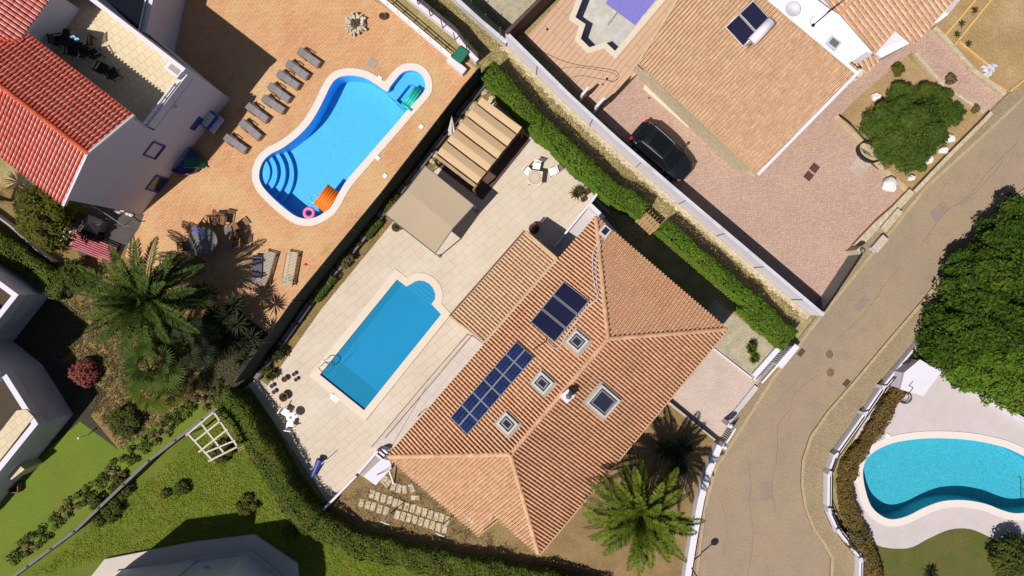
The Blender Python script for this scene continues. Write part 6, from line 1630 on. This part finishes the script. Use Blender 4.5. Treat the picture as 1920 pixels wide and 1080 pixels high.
single("garden_hose", MB().path([Vector(p) for p in smooth_open([tuple(p) for p in hp], 5)], .022, 5), MAT["yellow_green"], "pale green hose on the brick next to the dark netting fence", "hose")
# stone ring, pot
q = W(668, 47); pl3 = thing("tree_stump", "round bark-ringed palm stump on the orange brick, top middle", "stump", (q[0], q[1], 0))
sm = MB()
for k in range(26):
    a = 6.283 * k / 26; r_ = random.uniform(.36, .56); sm.box((q[0] + math.cos(a) * r_, q[1] + math.sin(a) * r_, .14), (.34, .10, .28), a + random.uniform(-.3, .3), random.uniform(-.3, .3), random.uniform(-.6, .1))
sm.build("bark_plates", MAT["wood_pale"], pl3); MB().blob((q[0], q[1], .12), .42, .42, .2, .12, 3).build("core", MAT["bark"], pl3)
def pot(label, c, r_, h_=.35, mat="pot", name="plant_pot", soil="potsoil", plant=None):
    r = thing(name, label, "plant pot", (c[0], c[1], 0))
    MB().lathe((c[0], c[1], 0), [(r_ * .65, 0), (r_ * .95, h_ * .85), (r_ * 1.08, h_ * .88), (r_ * 1.08, h_), (r_ * .88, h_), (r_ * .85, h_ - .06), (.01, h_ - .06)], 20).build("pot", MAT[mat], r)
    MB().lathe((c[0], c[1], h_ - .06), [(r_ * .84, 0), (r_ * .5, .025), (.01, .03)], 14).build("soil", MAT[soil], r)
    if plant: quads_obj("plant", rosette_q((c[0], c[1], h_ - .05), plant, r_ * .9, .05, dn=5, seed=int(c[0] * 10)), MAT["hedge_dark"], r)
    return r
for x, y, r_, h_, lb, pl_n in ((719, 34, .19, .34, "single terracotta pot near the white railing, top middle", 0), (1001, 430, .30, .42, "big round terracotta pot at the corner of the tan lean-to roof", 14), (1098, 362, .17, .3, "small dark pot beside the spiky plant, upper one", 6),
        (1093, 375, .15, .28, "small dark pot beside the spiky plant, lower one", 6), (535, 743, .25, .35, "round pot with brown plant above the small white table", 24), (536, 710, .16, .28, "small pot with a reddish rim right of the yellow-green potted plant", 0),
        (512, 723, .12, .22, "small grey ring pot near the hedge shadow, upper one", 0), (516, 734, .12, .22, "small grey ring pot near the hedge shadow, lower one", 0), (553, 701, .11, .22, "tiny pot at the far end of the patio pots, upper one", 0), (557, 711, .11, .22, "tiny pot at the far end of the patio pots, lower one", 0),
        (745, 427, .26, .4, "dark round pot with trailing plant at the canopy's lower left edge", 20)):
    pot(lb, W(x, y), r_, h_, "pot" if r_ > .13 else "greystone", plant=pl_n)
# mosaic table and white wire chairs on the patio
q = W(1003, 333, .72)
mt = thing("mosaic_table", "square mosaic-topped table with ring pattern on the upper patio", "table", (q[0], q[1], 0))
MB().box((q[0], q[1], .70), (.82, .82, .04), R(-8)).build("tabletop", MAT["coping"], mt)
for r0, r1, z_, m_ in ((.34, .37, .724, "wood"), (.24, .27, .724, "wood")): MB().ring([(q[0] + math.cos(a * .2618) * r0, q[1] + math.sin(a * .2618) * r0) for a in range(24)], [(q[0] + math.cos(a * .2618) * r1, q[1] + math.sin(a * .2618) * r1) for a in range(24)], .715, z_).build("inlay_ring", MAT[m_], mt)
MB().lathe((q[0], q[1], .718), [(.2, 0), (.19, .006), (.01, .006)], 20).build("inlay_disc", MAT["mosaic"], mt)
for sx in (-.33, .33):
    for sy in (-.33, .33): MB().tube((q[0] + sx, q[1] + sy, 0), (q[0] + sx, q[1] + sy, .7), .02, .02, 6).build("leg", MAT["metal_dark"], mt)
wc = None
for i, (x, y, a, lb) in enumerate(((990, 322, 140, "left one"), (1006, 313, 75, "upper one"), (1036, 322, 20, "right one"))):
    qq = W(x, y, .3)
    if i == 0: wc = chair_proto("", MAT["plastic_white"], MAT["metal_dark"], .42, .36, False)
    place(wc, i == 0, qq[0], qq[1], R(a) + math.pi, "white wire chair at the mosaic table, " + lb, group="white chairs round the mosaic table")
# small white round table set
q = W(545, 783, .72)
wt_ = thing("round_table", "small round white table at the edge of the hedge shadow on the patio", "table", (q[0], q[1], 0))
MB().lathe((q[0], q[1], .68), [(.26, 0), (.27, .03), (.25, .045), (.01, .045)], 24).build("tabletop", MAT["plastic_white"], wt_)
MB().lathe((q[0], q[1], .722), [(.1, 0), (.1, .012), (.06, .014), (.01, .014)], 18).build("centre_inlay", MAT["concrete"], wt_)
MB().lathe((q[0], q[1], 0), [(.2, 0), (.18, .03), (.03, .06), (.03, .68)], 12).build("pedestal", MAT["plastic_white"], wt_)
wc2 = None
for i, (x, y, a, lb) in enumerate(((535, 772, 150, "upper one"), (544, 797, 262, "lower one"))):
    qq = W(x, y, .35)
    if i == 0: wc2 = chair_proto("", MAT["plastic_white"], MAT["plastic_white"], .38, .34, False)
    place(wc2, i == 0, qq[0], qq[1], R(a) + math.pi, "white chair at the small round white table, " + lb, group="white chairs at the small round table")
bc_ = thing("folded_parasol", "folded deep blue parasol lying in the hedge shadow on the patio", "parasol", (*W(592, 878), 0))
MB().tube(V(600, 862, .3), V(585, 895, .3), .22, .10, 10).build("folded_canvas", MAT["blue_trim"], bc_)
MB().tube(V(612, 862, .9), V(600, 872, .2), .02).build("pole", MAT["plastic_white"], bc_)
q = W(628, 747); single("poolside_towel", MB().box((q[0], q[1], .045), (.5, .35, .03), R(-40)).blob((q[0] - .15, q[1] + .25, .06), .12, .09, .05, .2, 1, 10, 5), MAT["canvas_white"], "crumpled pale cloth on the paving below the rectangular pool", "towel")

# terrace furniture of the white house (in shade)
q = V(140, 73, zt + .7)
tt = thing("dining_table", "dark table with a blue and white cloth on the shaded roof terrace", "table", (q.x, q.y, zt))
MB().box((q.x, q.y, zt + .72), (1.3, .85, .04), R(-10)).build("tabletop", MAT["black"], tt)
for sx in (-.55, .55):
    for sy in (-.35, .35): MB().tube((q.x + sx, q.y + sy, zt), (q.x + sx, q.y + sy, zt + .7), .025).build("leg", MAT["black"], tt)
MB().blob((q.x - .05, q.y + .05, zt + .80), .16, .1, .06, .2, 4, 10, 5).blob((q.x + .15, q.y - .05, zt + .79), .14, .12, .05, .2, 5, 10, 5).build("cloth", M("pale blue cloth", (.35, .55, .75)), tt)
dc = None
for i, (x, y, a, lb) in enumerate(((113, 76, 190, "left of the table"), (165, 76, 0, "right of the table"), (137, 95, 265, "below the table, left one"), (158, 98, 280, "below the table, middle one"), (179, 100, 300, "below the table, right one"), (194, 128, 240, "apart from the table, left one"), (212, 138, 300, "apart from the table, right one"))):
    qq = V(x, y, zt + .4)
    if i == 0: dc = chair_proto("", MAT["black"], MAT["black"], .5, .4, True)
    place(dc, i == 0, qq.x, qq.y, R(a) + math.pi, "black chair on the shaded roof terrace, " + lb, zt + .008, group="black chairs on the roof terrace")
q = V(140, 120, zt); single("broom", MB().tube(V(131, 126, zt + .05), V(149, 102, zt + 1.2), .02), MAT["wood_pale"], "pale pole leaning on the shaded roof terrace by the red tiles", "pole")
# paddling pool and slide
q = W(350, 303)
pp = thing("paddling_pool", "blue paddling pool against the shaded white facade", "paddling pool", (q[0], q[1], 0))
MB().lathe((q[0], q[1], 0), [(.95, 0), (1.0, .34), (.90, .36), (.86, .1), (.02, .06)], 30, 1.0, .85).build("basin", MAT["blue_plastic"], pp)
MB().torus((q[0], q[1], .36), .95, .06, 30, 6, .85).build("rim", MAT["pot"], pp)
MB().blob((q[0] - .25, q[1] + .15, .25), .1, .1, .1, .2, 4).build("water_toy", MAT["plastic_white"], pp)
sd = thing("slide", "small dark green children's slide standing in the blue paddling pool", "slide", (*W(365, 300), 0))
a_, b_ = V(345, 305, .95), V(384, 307, .2)
dd = (b_ - a_).normalized(); sdv = Vector((-dd.y, dd.x, 0)).normalized()
MB().add([a_ - sdv * .22, a_ + sdv * .22, b_ + sdv * .22, b_ - sdv * .22, a_ - sdv * .22 - Vector((0, 0, .05)), a_ + sdv * .22 - Vector((0, 0, .05)), b_ + sdv * .22 - Vector((0, 0, .05)), b_ - sdv * .22 - Vector((0, 0, .05))], [(0, 1, 2, 3), (4, 7, 6, 5), (0, 3, 7, 4), (1, 5, 6, 2), (2, 6, 7, 3), (0, 4, 5, 1)]).build("chute", MAT["green_plastic"], sd)
for s_ in (-1, 1): MB().tube(a_ + sdv * .24 * s_ + Vector((0, 0, .05)), b_ + sdv * .24 * s_ + Vector((0, 0, .05)), .05).build("side_rail", MAT["green_plastic"], sd)
for s_ in (-1, 1): MB().tube(a_ + sdv * .22 * s_, Vector((a_.x - .3, a_.y, 0)) + sdv * .22 * s_, .03).build("leg", MAT["green_plastic"], sd)
# side yard of the white house: grill, pink slats, bench line
gr = thing("barbecue_hood", "dark grey hooded barbecue in the shaded side yard of the red-roofed house", "barbecue", (*W(190, 425), 0))
MB().lathe((*W(192, 424), 0), [(.42, 0), (.42, .85), (.62, .9), (.55, 1.0), (.05, 1.35)], 4, ph=.4).build("hood", MAT["greystone"], gr)
MB().box((*W(182, 440), .4), (.9, .5, .8), R(-35)).build("counter", MAT["metal_dark"], gr)
pk = thing("pink_bench", "pink-painted slatted bench platform beside the grey barbecue", "bench", (*W(185, 460), 0))
e0_, e1_ = Vector(W(142, 448)), Vector(W(222, 480)); e_ = (e1_ - e0_).normalized(); nn = Vector((-e_.y, e_.x))
for k in range(8):
    o_ = nn * (k - 3.5) * .125; MB().wall(e0_ + o_, e1_ + o_, .075, .45, .49).build("slat", MAT["pinkwood"], pk)
for f_ in (.08, .5, .92):
    c_ = e0_.lerp(e1_, f_); MB().wall(c_ - nn * .5, c_ + nn * .5, .08, 0, .44).build("support", MAT["pinkwood"], pk)
yr = thing("yard_railing", "grey metal railing in the shaded side yard below the white facade", "railing", (*W(200, 400), 0))
MB().path([V(165, 382, .9), V(200, 402, .9), V(232, 424, .9), V(243, 424, .9)], .03).build("top_rail", MAT["metal_grey"], yr)
for x, y in ((165, 382), (182, 392), (200, 402), (216, 413), (232, 424)): MB().tube(V(x, y, 0), V(x, y, 0) + Vector((0, 0, .88)), .02).build("post", MAT["metal_grey"], yr)
for i, (x, y) in enumerate(((187, 380), (193, 385), (220, 397), (225, 399), (232, 396), (241, 402), (248, 404), (176, 442), (181, 445))):
    q = W(x, y); single("stored_jar", MB().blob((q[0], q[1], .12), .13, .1, .12, .15, i, 10, 6), MAT["plastic_white"], "small white item stored in the shaded side yard below the facade", "garden item", "small white items in the side yard")
single("patio_slab", MB().box((*W(135, 445), .03), (1.1, .9, .05), R(-20)), MAT["drive"], "small sunlit concrete slab beside the pink slatted bench", "slab")

# ---- white pergola on the lawn
pg = thing("pergola", "white timber pergola with crossed beams standing on the lawn, lower left", "pergola", (*W(410, 830), 0))
z = 2.1
def pq(x, y): return V(x, y, z)
for a, b in (((353, 811), (400, 862)), ((379, 793), (422, 849)), ((403, 773), (447, 837))): MB().wall(pq(*a).xy, pq(*b).xy, .10, z, z + .14).build("beam", MAT["wood_pale"], pg)
for a, b in (((352, 815), (404, 772)), ((368, 826), (415, 789)), ((376, 846), (430, 803)), ((386, 848), (444, 824)), ((394, 863), (448, 836))): MB().wall(pq(*a).xy, pq(*b).xy, .09, z + .145, z + .25).build("rafter", MAT["wood_pale"], pg)
for x, y in ((357, 812), (398, 859), (405, 777), (444, 834)): p = pq(x, y); MB().box((p.x, p.y, z / 2), (.1, .1, z), .8).build("post", MAT["wood_pale"], pg)
sdm = thing("garden_rail", "pair of thin pale poles lying beside the white pergola", "poles", (*W(440, 850), 0))
MB().tube(V(395, 865, .1), V(478, 826, .1), .04).build("pole", MAT["wood_tan"], sdm); MB().tube(V(400, 868, .1), V(480, 829, .1), .03).build("pole", MAT["wood_tan"], sdm)
q = W(34, 912); bx = thing("crate", "dark open wooden crate at the corner of the cream parapet house", "crate", (q[0], q[1], 0))
for dx, dy, sx, sy in ((-.25, 0, .05, .5), (.25, 0, .05, .5), (0, -.25, .5, .05), (0, .25, .5, .05)): MB().box((q[0] + dx, q[1] + dy, .2), (sx, sy, .4)).build("side", MAT["wood"], bx)
MB().box((q[0], q[1], .05), (.45, .45, .05)).build("base", MAT["potsoil"], bx)
q = W(166, 815); single("garden_light", MB().tube((q[0], q[1], 0), (q[0] - .02, q[1], .9), .025).lathe((q[0], q[1], .9), [(.05, 0), (.06, .05), (.02, .08)], 8), MAT["whitemetal"], "slim white garden light on the clipped lawn", "garden light")

# ---- stepping slabs
rows = {"upper curved row": [(721, 899, -35), (727.5, 906, -35), (737.5, 912.5, -18), (748, 916, -10), (759, 917.5, 2), (772, 915, 25), (779, 933, 88)],
        "middle row": [(697.5, 926, -14), (707.5, 930, -14), (719, 934, -14), (731, 937.5, -14), (741, 942, -16), (751, 945, -16), (762.5, 949, -13), (774, 952.5, -12), (785, 957, -14), (796, 960, -14), (807, 964, -12), (818, 967.5, -12), (828, 970, -14), (838.5, 975, -14)],
        "lower row": [(678, 942, -14), (690, 946, -14), (700, 949, -16), (712, 954, -16), (724, 957.5, -20), (745, 965, -16), (756, 967.5, -16), (767, 970.5, -14), (778, 974, -12), (789, 977.5, -14), (800, 981, -14), (811, 984.5, -12), (822, 988, -12), (834, 991, -8)]}
for nm_, l in rows.items():
    for x, y, a in l:
        q = W(x, y); single("stepping_slab", MB().box((q[0], q[1], .025), (.27, .50, .06), R(a)), MAT["stone"], f"rectangular stone slab in the {nm_} on the brown garden soil", "paving slab", f"stepping slabs, {nm_}")
for x0, y0, lb in ((732, 962, "white clothes pole on the brown garden, left one"), (830, 983, "white clothes pole on the brown garden, right one")):
    q = W(x0, y0); r = thing("clothes_pole", lb, "clothes pole", (q[0], q[1], 0))
    MB().tube((q[0], q[1], 0), (q[0], q[1], 1.75), .035, .03, 8).build("pole", MAT["whitemetal"], r)
    MB().tube((q[0] - .25, q[1] + .1, 1.72), (q[0] + .25, q[1] - .1, 1.72), .025).build("crossbar", MAT["whitemetal"], r)
single("pipe", MB().tube(V(726, 872, 1.0), V(738, 907, .1), .05), MAT["plastic_white"], "white downpipe slanting from the utility block to the slabs", "pipe")
q = V(724, 840, .3); single("standpipe", MB().blob((q.x, q.y, .25), .28, .12, .2, .1, 2), MAT["greystone"], "grey sack lying on the walkway near the utility block", "sack")
q = V(786, 777, .16); single("outdoor_tap", MB().path([q, q + Vector((0, 0, .6)), q + Vector((.12, .1, .62)), q + Vector((.14, .12, .5))], .025, 6), MAT["metal_dark"], "curved dark tap on the walkway beside the eave", "tap")

# ---- street things
def disc_thing(name, label, c, r_, mat, cat, rim=True):
    root = thing(name, label, cat, (c[0], c[1], 0))
    MB().lathe((c[0], c[1], .008), [(r_, 0), (r_, .012), (.01, .014)], 26).build("lid", mat, root)
    if rim: MB().torus((c[0], c[1], .012), r_ + .03, .022, 26, 6).build("frame", MAT["kerb"], root)
iron = M("rusty iron cover", (.20, .125, .085), (.15, .09, .06), nscale=8, grain=.2)
disc_thing("manhole_cover", "round manhole cover in the street, upper one of the pair", W(1555, 664), .235, iron, "manhole cover")
disc_thing("manhole_cover", "round manhole cover in the street, lower one of the pair", W(1557, 698), .235, iron, "manhole cover")
def grate(label, c, w_, l_, a):
    root = thing("drain_grate", label, "drain grate", (c[0], c[1], 0))
    MB().box((c[0], c[1], .012), (l_, w_, .01), a).build("recess", MAT["black"], root)
    g = MB(); e = Vector((math.cos(a), math.sin(a)))
    for k in range(7): p = Vector(c) + e * (k - 3) * l_ / 7; g.box((p.x, p.y, .022), (l_ / 16, w_, .012), a)
    g.build("bars", iron, root)
grate("iron drain grate at the kerb near the white balustrade", W(1502, 661), .30, .48, R(50))
grate("iron drain grate at the right kerb above the curved wall", W(1587, 718), .30, .45, R(50))
for i, (x, y, lb) in enumerate(((1527, 315, "square dark red cover in the pink brick yard, upper one"), (1516, 330, "square dark red cover in the pink brick yard, lower one"))):
    q = W(x, y); single("square_cover", MB().box((q[0], q[1], .015), (.46, .46, .02), R(-40)), M("dark red cover" + str(i), (.10, .035, .03), grain=.2), lb, "cover plate")
for i, (x, y, lb) in enumerate(((1890, 366, "larger brown stone on the right kerb at the top of the street"), (1868, 390, "smallest brown stone on the right kerb"), (1854, 411, "lower brown stone on the right kerb"))):
    q = W(x, y); single("kerb_stone", MB().blob((q[0], q[1], .15), (.2, .08, .14)[i], (.14, .07, .1)[i], .08, .2, i, 10, 6), MAT["bark"], lb, "stone")
# street lamp: globe on a post, foot by the palm-side wall
q = W(1291, 1056); sp_ = thing("street_lamp", "dark globe street lamp at the foot of the palm-side wall, bottom edge", "street lamp", (q[0], q[1], 0))
MB().tube((q[0], q[1], 0), (q[0], q[1], 2.9), .045, .035, 10).tube((q[0], q[1], 0), (q[0], q[1], .15), .10, .08, 12).build("post", MAT["metal_dark"], sp_)
MB().lathe((q[0], q[1], 2.85), [(.04, 0), (.15, .06), (.21, .2), (.19, .32), (.10, .41), (.01, .44)], 18).build("globe", MAT["metal_grey"], sp_, True)

# ---- bags, rubble, ring planter, mats at the feathery tree
bags = [(1776, 262, .30, "white rubble bag beside the feathery tree, uppermost by the wall"), (1764, 283, .26, "white rubble bag beside the feathery tree, middle one by the wall"), (1735, 300, .34, "white rubble bag beside the feathery tree, lower one by the wall"), (1704, 335, .20, "small white rubble bag at the lower wall end below the feathery tree"),
        (1639, 184, .28, "white square bag beside the feathery tree's upper left edge")]
for i, (x, y, r_, lb) in enumerate(bags):
    q = W(x, y); r = thing("rubble_bag", lb, "bag", (q[0], q[1], 0))
    MB().blob((q[0], q[1], .22), r_, r_ * .85, .26, .10, i + 20, 18, 9).build("sack", MAT["canvas_white"], r)
    MB().torus((q[0] + .02, q[1], .42), r_ * .45, .05, 16, 5, .8).build("folded_rim", MAT["canvas_white"], r)
q = W(1662, 348); r = thing("rubble_bag", "large round white bulk bag standing alone on the pink brick yard", "bag", (q[0], q[1], 0))
MB().blob((q[0], q[1], .35), .42, .45, .38, .07, 55, 22, 10).build("sack", MAT["canvas_white"], r)
fd = MB()
for k in range(5): a = k * 1.2; fd.tube((q[0], q[1], .72), (q[0] + math.cos(a) * .34, q[1] + math.sin(a) * .36, .62), .035, .015, 5)
fd.build("folds", MAT["canvas_white"], r)
for i, (x, y) in enumerate(((1852, 126), (1846, 133), (1858, 131), (1853, 138), (1862, 124), (1843, 127), (1849, 141))):
    q = W(x, y); single("rubble", MB().blob((q[0], q[1], .1), random.uniform(.14, .22), random.uniform(.1, .18), .14, .25, i + 70, 9, 6), MAT["white2"], "piece of white rubble in the heap on the yellow kerb line", "rubble", "white rubble heap")
q = W(1626, 287); r = thing("ring_planter", "black metal ring standing round sand beside the feathery tree", "ring planter", (q[0], q[1], 0))
def ell(c, rx, ry, a, n=40):
    return [(c[0] + math.cos(a) * math.cos(t) * rx - math.sin(a) * math.sin(t) * ry, c[1] + math.sin(a) * math.cos(t) * rx + math.cos(a) * math.sin(t) * ry) for t in [6.2832 * i / n for i in range(n)]]
MB().ring(ell(q, .70, .48, R(-35)), ell(q, .75, .53, R(-35)), 0, .38).build("hoop", MAT["metal_dark"], r)
MB().sheet(ell(q, .68, .46, R(-35)), .06).build("sand_fill", MAT["gravel"], r)
for k in range(6):
    p = Vector(q) + Vector((-.30 + k * .09, .12 - k * .05)); MB().wall(p + Vector((-.1, .16)), p + Vector((.1, -.16)), .02, .08, .12).build("grid_bar", MAT["metal_dark"], r)
mg = thing("floor_mat", "grey perforated plastic mat on the pink brick beside the black ring", "mat", (*W(1612, 312), 0))
c_ = Vector(W(1612, 312)); a = R(-35); ex_ = Vector((math.cos(a), math.sin(a))); ey_ = Vector((-ex_.y, ex_.x))
mm_ = MB()
for k in range(8): p = c_ + ex_ * (k - 3.5) * .115; mm_.wall(p - ey_ * .5, p + ey_ * .5, .07, .01, .04)
for k in range(11): p = c_ + ey_ * (k - 5) * .1; mm_.wall(p - ex_ * .44, p + ex_ * .44, .045, .012, .036)
mm_.build("mat_grid", MAT["drive"], mg)
def hose(label, pts, r_, mat, name="garden_hose"):
    l = [V(x, y, .03) for x, y in pts]; return single(name, MB().path([Vector(p) for p in smooth_open([tuple(p) for p in l], 5)], r_, 5), mat, label, "hose")
hose("thick black hose curving along the stone edging below the feathery tree", [(1573, 215), (1590, 228), (1605, 243), (1620, 260), (1632, 270)], .06, MAT["black"])
hose("thin black hose from the ring to the lower wall below the tree", [(1633, 306), (1645, 315), (1662, 323), (1676, 330)], .035, MAT["black"])
hose("thin yellowish hose looping on the yard beside the brown tiled roof", [(1575, 215), (1565, 240), (1545, 262), (1520, 270), (1500, 276), (1492, 288), (1505, 290), (1510, 280), (1528, 275)], .018, MAT["yellow_green"])
hose("thin dark cable looping over the plank-tiled terrace", [(985, 92), (1010, 94), (1050, 112), (1085, 122), (1130, 128), (1155, 134), (1160, 145), (1150, 152), (1125, 148), (1090, 142), (1063, 148)], .014, MAT["hose"], "cable")
hose("second thin cable loop crossing the middle of the plank-tiled terrace", [(1045, 133), (1060, 127), (1085, 126), (1120, 131), (1148, 137), (1157, 145), (1150, 154), (1138, 150)], .012, MAT["hose"], "cable")
for i, (x, y, r_, lb) in enumerate(((1138, 148, .075, "small dark floor drain on the plank-tiled terrace by the cable loop"), (1026, 55, .075, "small dark floor drain on the upper plank-tiled terrace"), (1130, 158, .08, "small brown round cap on the plank-tiled terrace"), (1217, 184, .05, "tiny dark spot drain on the pink brick near the box store"))):
    disc_thing("floor_drain", lb, W(x, y), r_, MAT["black"] if i != 2 else iron, "floor drain", False)
# coiled hose on the kidney deck
q = W(1696, 745); r = thing("coiled_hose", "dark garden hose coiled on the deck beside the white pump house", "hose", (q[0], q[1], 0))
MB().torus((q[0], q[1], .05), .40, .022, 40, 5, .9).torus((q[0] + .04, q[1] - .02, .09), .34, .022, 40, 5, .85).torus((q[0] - .05, q[1] + .02, .12), .37, .02, 40, 5, .8).torus((q[0] - .08, q[1] + .05, .15), .26, .02, 36, 5, .9).build("coil", MAT["hose"], r)
single("hose_end", MB().path([V(1700, 742, 1.62), V(1708, 733, 1.63), V(1712, 727, 1.64), V(1704, 723, 1.62), V(1712, 715, 1.62)], .018, 5), MAT["hose"], "thin dark hose end lying over the white pump house roof", "hose")
q = W(1918, 935); r = thing("pool_ladder", "chrome pool handrail at the right end of the kidney pool", "pool ladder", (q[0], q[1], 0))
MB().path([Vector(p) for p in smooth_open([(q[0] + .15, q[1] - .9, .05), (q[0] - .15, q[1] - .5, .6), (q[0] - .2, q[1] + .1, .7), (q[0] + .1, q[1] + .6, -.2)], 5)], .025, 6).build("handrail", MAT["steel"], r)
single("rope_edge", MB().box((*W(1563, 962), .1), (.3, .12, .2), .5), MAT["white2"], "small white stone at the lower left bend of the curved wall", "stone")

# ---- the black car
def build_car():
    q = W(1243, 283, .8); r = thing("parked_car", "black hatchback car parked along the long white wall on pink brick", "car", (0, 0, 0))
    # stations: x, half width, low z, belt z, top-surface z at the centre line
    st = [(-2.12, .48, .42, .76, .78), (-2.06, .66, .34, .88, .91), (-1.88, .80, .26, .97, 1.01), (-1.4, .90, .22, 1.0, 1.05), (-.7, .905, .20, .98, 1.04), (.1, .905, .20, .96, 1.03), (.8, .90, .20, .94, 1.03),
          (1.15, .895, .22, .90, 1.01), (1.55, .86, .24, .86, .96), (1.88, .76, .28, .78, .88), (2.06, .58, .34, .68, .77), (2.16, .34, .42, .58, .63)]
    secs = []
    for x, hw, z0, zb, zc in st:
        secs.append([(x, -hw * .86, z0), (x, -hw, z0 + .16), (x, -hw * 1.0, (z0 + zb) / 2), (x, -hw * .97, zb - .04), (x, -hw * .88, zb + .02), (x, -hw * .5, zc), (x, 0, zc + .01), (x, hw * .5, zc), (x, hw * .88, zb + .02), (x, hw * .97, zb - .04), (x, hw, (z0 + zb) / 2), (x, hw, z0 + .16), (x, hw * .86, z0)])
    m = MB(); n = len(secs[0]); vs = [p for s in secs for p in s]; f = []
    for i in range(len(secs) - 1):
        for j in range(n): f.append((i * n + j, i * n + (j + 1) % n, (i + 1) * n + (j + 1) % n, (i + 1) * n + j)[::-1])
    f += [tuple(range(n)), tuple(range((len(secs) - 1) * n, len(secs) * n))[::-1]]
    m.add(vs, f); bo = m.build("body", MAT["car_paint"], r, True)
    sb = bo.modifiers.new("sub", 'SUBSURF'); sb.levels = 1; sb.render_levels = 2
    # cabin
    cab = [(-1.78, .74, 1.00, -1.78), (-1.62, .73, 1.22, 0), (-1.30, .66, 1.50, 0), (-.9, .64, 1.56, 0), (-.2, .63, 1.57, 0), (.25, .60, 1.53, 0), (.42, .60, 1.46, 0), (1.12, .74, 1.00, 0)]
    m = MB(); vs = []; 
    for x, hw, zt_, _ in cab:
        wb = .80 if -1.6 < x < 1.0 else hw
        vs += [(x, -wb, .96), (x, -hw - .02, zt_ - .07), (x, -hw + .10, zt_), (x, 0, zt_ + .025), (x, hw - .10, zt_), (x, hw + .02, zt_ - .07), (x, wb, .96)]
    n = 7; f = [(i * n + j, i * n + j + 1, (i + 1) * n + j + 1, (i + 1) * n + j)[::-1] for i in range(len(cab) - 1) for j in range(n - 1)]
    m.add(vs, f).build("cabin", MAT["car_paint"], r, True)
    def panel(name, pts, mat, up=.012, n_=(0, 0, 1)):
        nn = Vector(n_); MB().add([Vector(p) + nn * up for p in pts] + [Vector(p) - nn * .01 for p in pts], [tuple(range(len(pts)))] + [(i, (i + 1) % len(pts), len(pts) + (i + 1) % len(pts), len(pts) + i) for i in range(len(pts))]).build(name, mat, r)
    panel("windscreen", [(.42, -.52, 1.475), (.40, 0, 1.50), (.42, .52, 1.475), (1.10, .66, 1.03), (1.16, 0, 1.05), (1.10, -.66, 1.03)], MAT["car_glass"], .02, (.5, 0, .85))
    panel("rear_window", [(-1.32, .54, 1.49), (-1.32, -.54, 1.49), (-1.66, -.60, 1.17), (-1.68, .60, 1.17)], MAT["car_glass"], .02, (-.7, 0, .7))
    panel("sunroof", [(-.95, -.50, 1.60), (.15, -.48, 1.595), (.15, .48, 1.595), (-.95, .50, 1.60)], MAT["car_glass"], .008)
    for s in (-1, 1):
        panel("side_window", [(-1.45, s * .735, 1.36), (-.3, s * .69, 1.47), (.35, s * .68, 1.41), (.95, s * .80, 1.02), (-1.5, s * .83, 1.02)], MAT["car_glass"], .02, (0, s * .9, .3))
        MB().path([Vector(p) for p in smooth_open([(-1.35, s * .60, 1.56), (-.8, s * .595, 1.62), (.0, s * .585, 1.62), (.25, s * .57, 1.58)], 4)], .02, 6).build("roof_rail", MAT["alu"], r)
        MB().blob((.78, s * 1.0, 1.02), .10, .13, .08, .03, 3, 12, 7).build("wing_mirror", MAT["car_paint"], r, True)
        MB().blob((1.86, s * .62, .70), .17, .14, .09, .02, 3, 12, 7).build("headlight", MAT["headlight"], r, True)
        MB().blob((-1.95, s * .66, .88), .09, .14, .08, .02, 3, 12, 7).build("taillight", MAT["taillight"], r, True)
        for x in (-1.3, 1.32):
            w_ = MB().tube((x, s * .70, .32), (x, s * .90, .32), .32, .32, 24).build("wheel", MAT["tyre"], r)
            MB().tube((x, s * .89, .32), (x, s * .915, .32), .20, .19, 16).build("rim", MAT["alu"], w_)
    MB().path([(1.13, -.55, 1.045), (1.06, -.1, 1.085)], .012, 4).path([(1.15, .05, 1.06), (1.05, .5, 1.085)], .012, 4).build("wiper", MAT["black"], r)
    for y in (-.42, .42):
        MB().path([Vector(p) for p in smooth_open([(1.25, y * 1.25, .99), (1.6, y * 1.15, .925), (1.95, y * .8, .80)], 4)], .012, 4).build("bonnet_crease", MAT["car_paint"], r)
    r.location = (q[0], q[1], 0); r.rotation_euler = (0, 0, math.atan2(-.66, .75)); r.scale = (.95, .95, .95)
build_car()
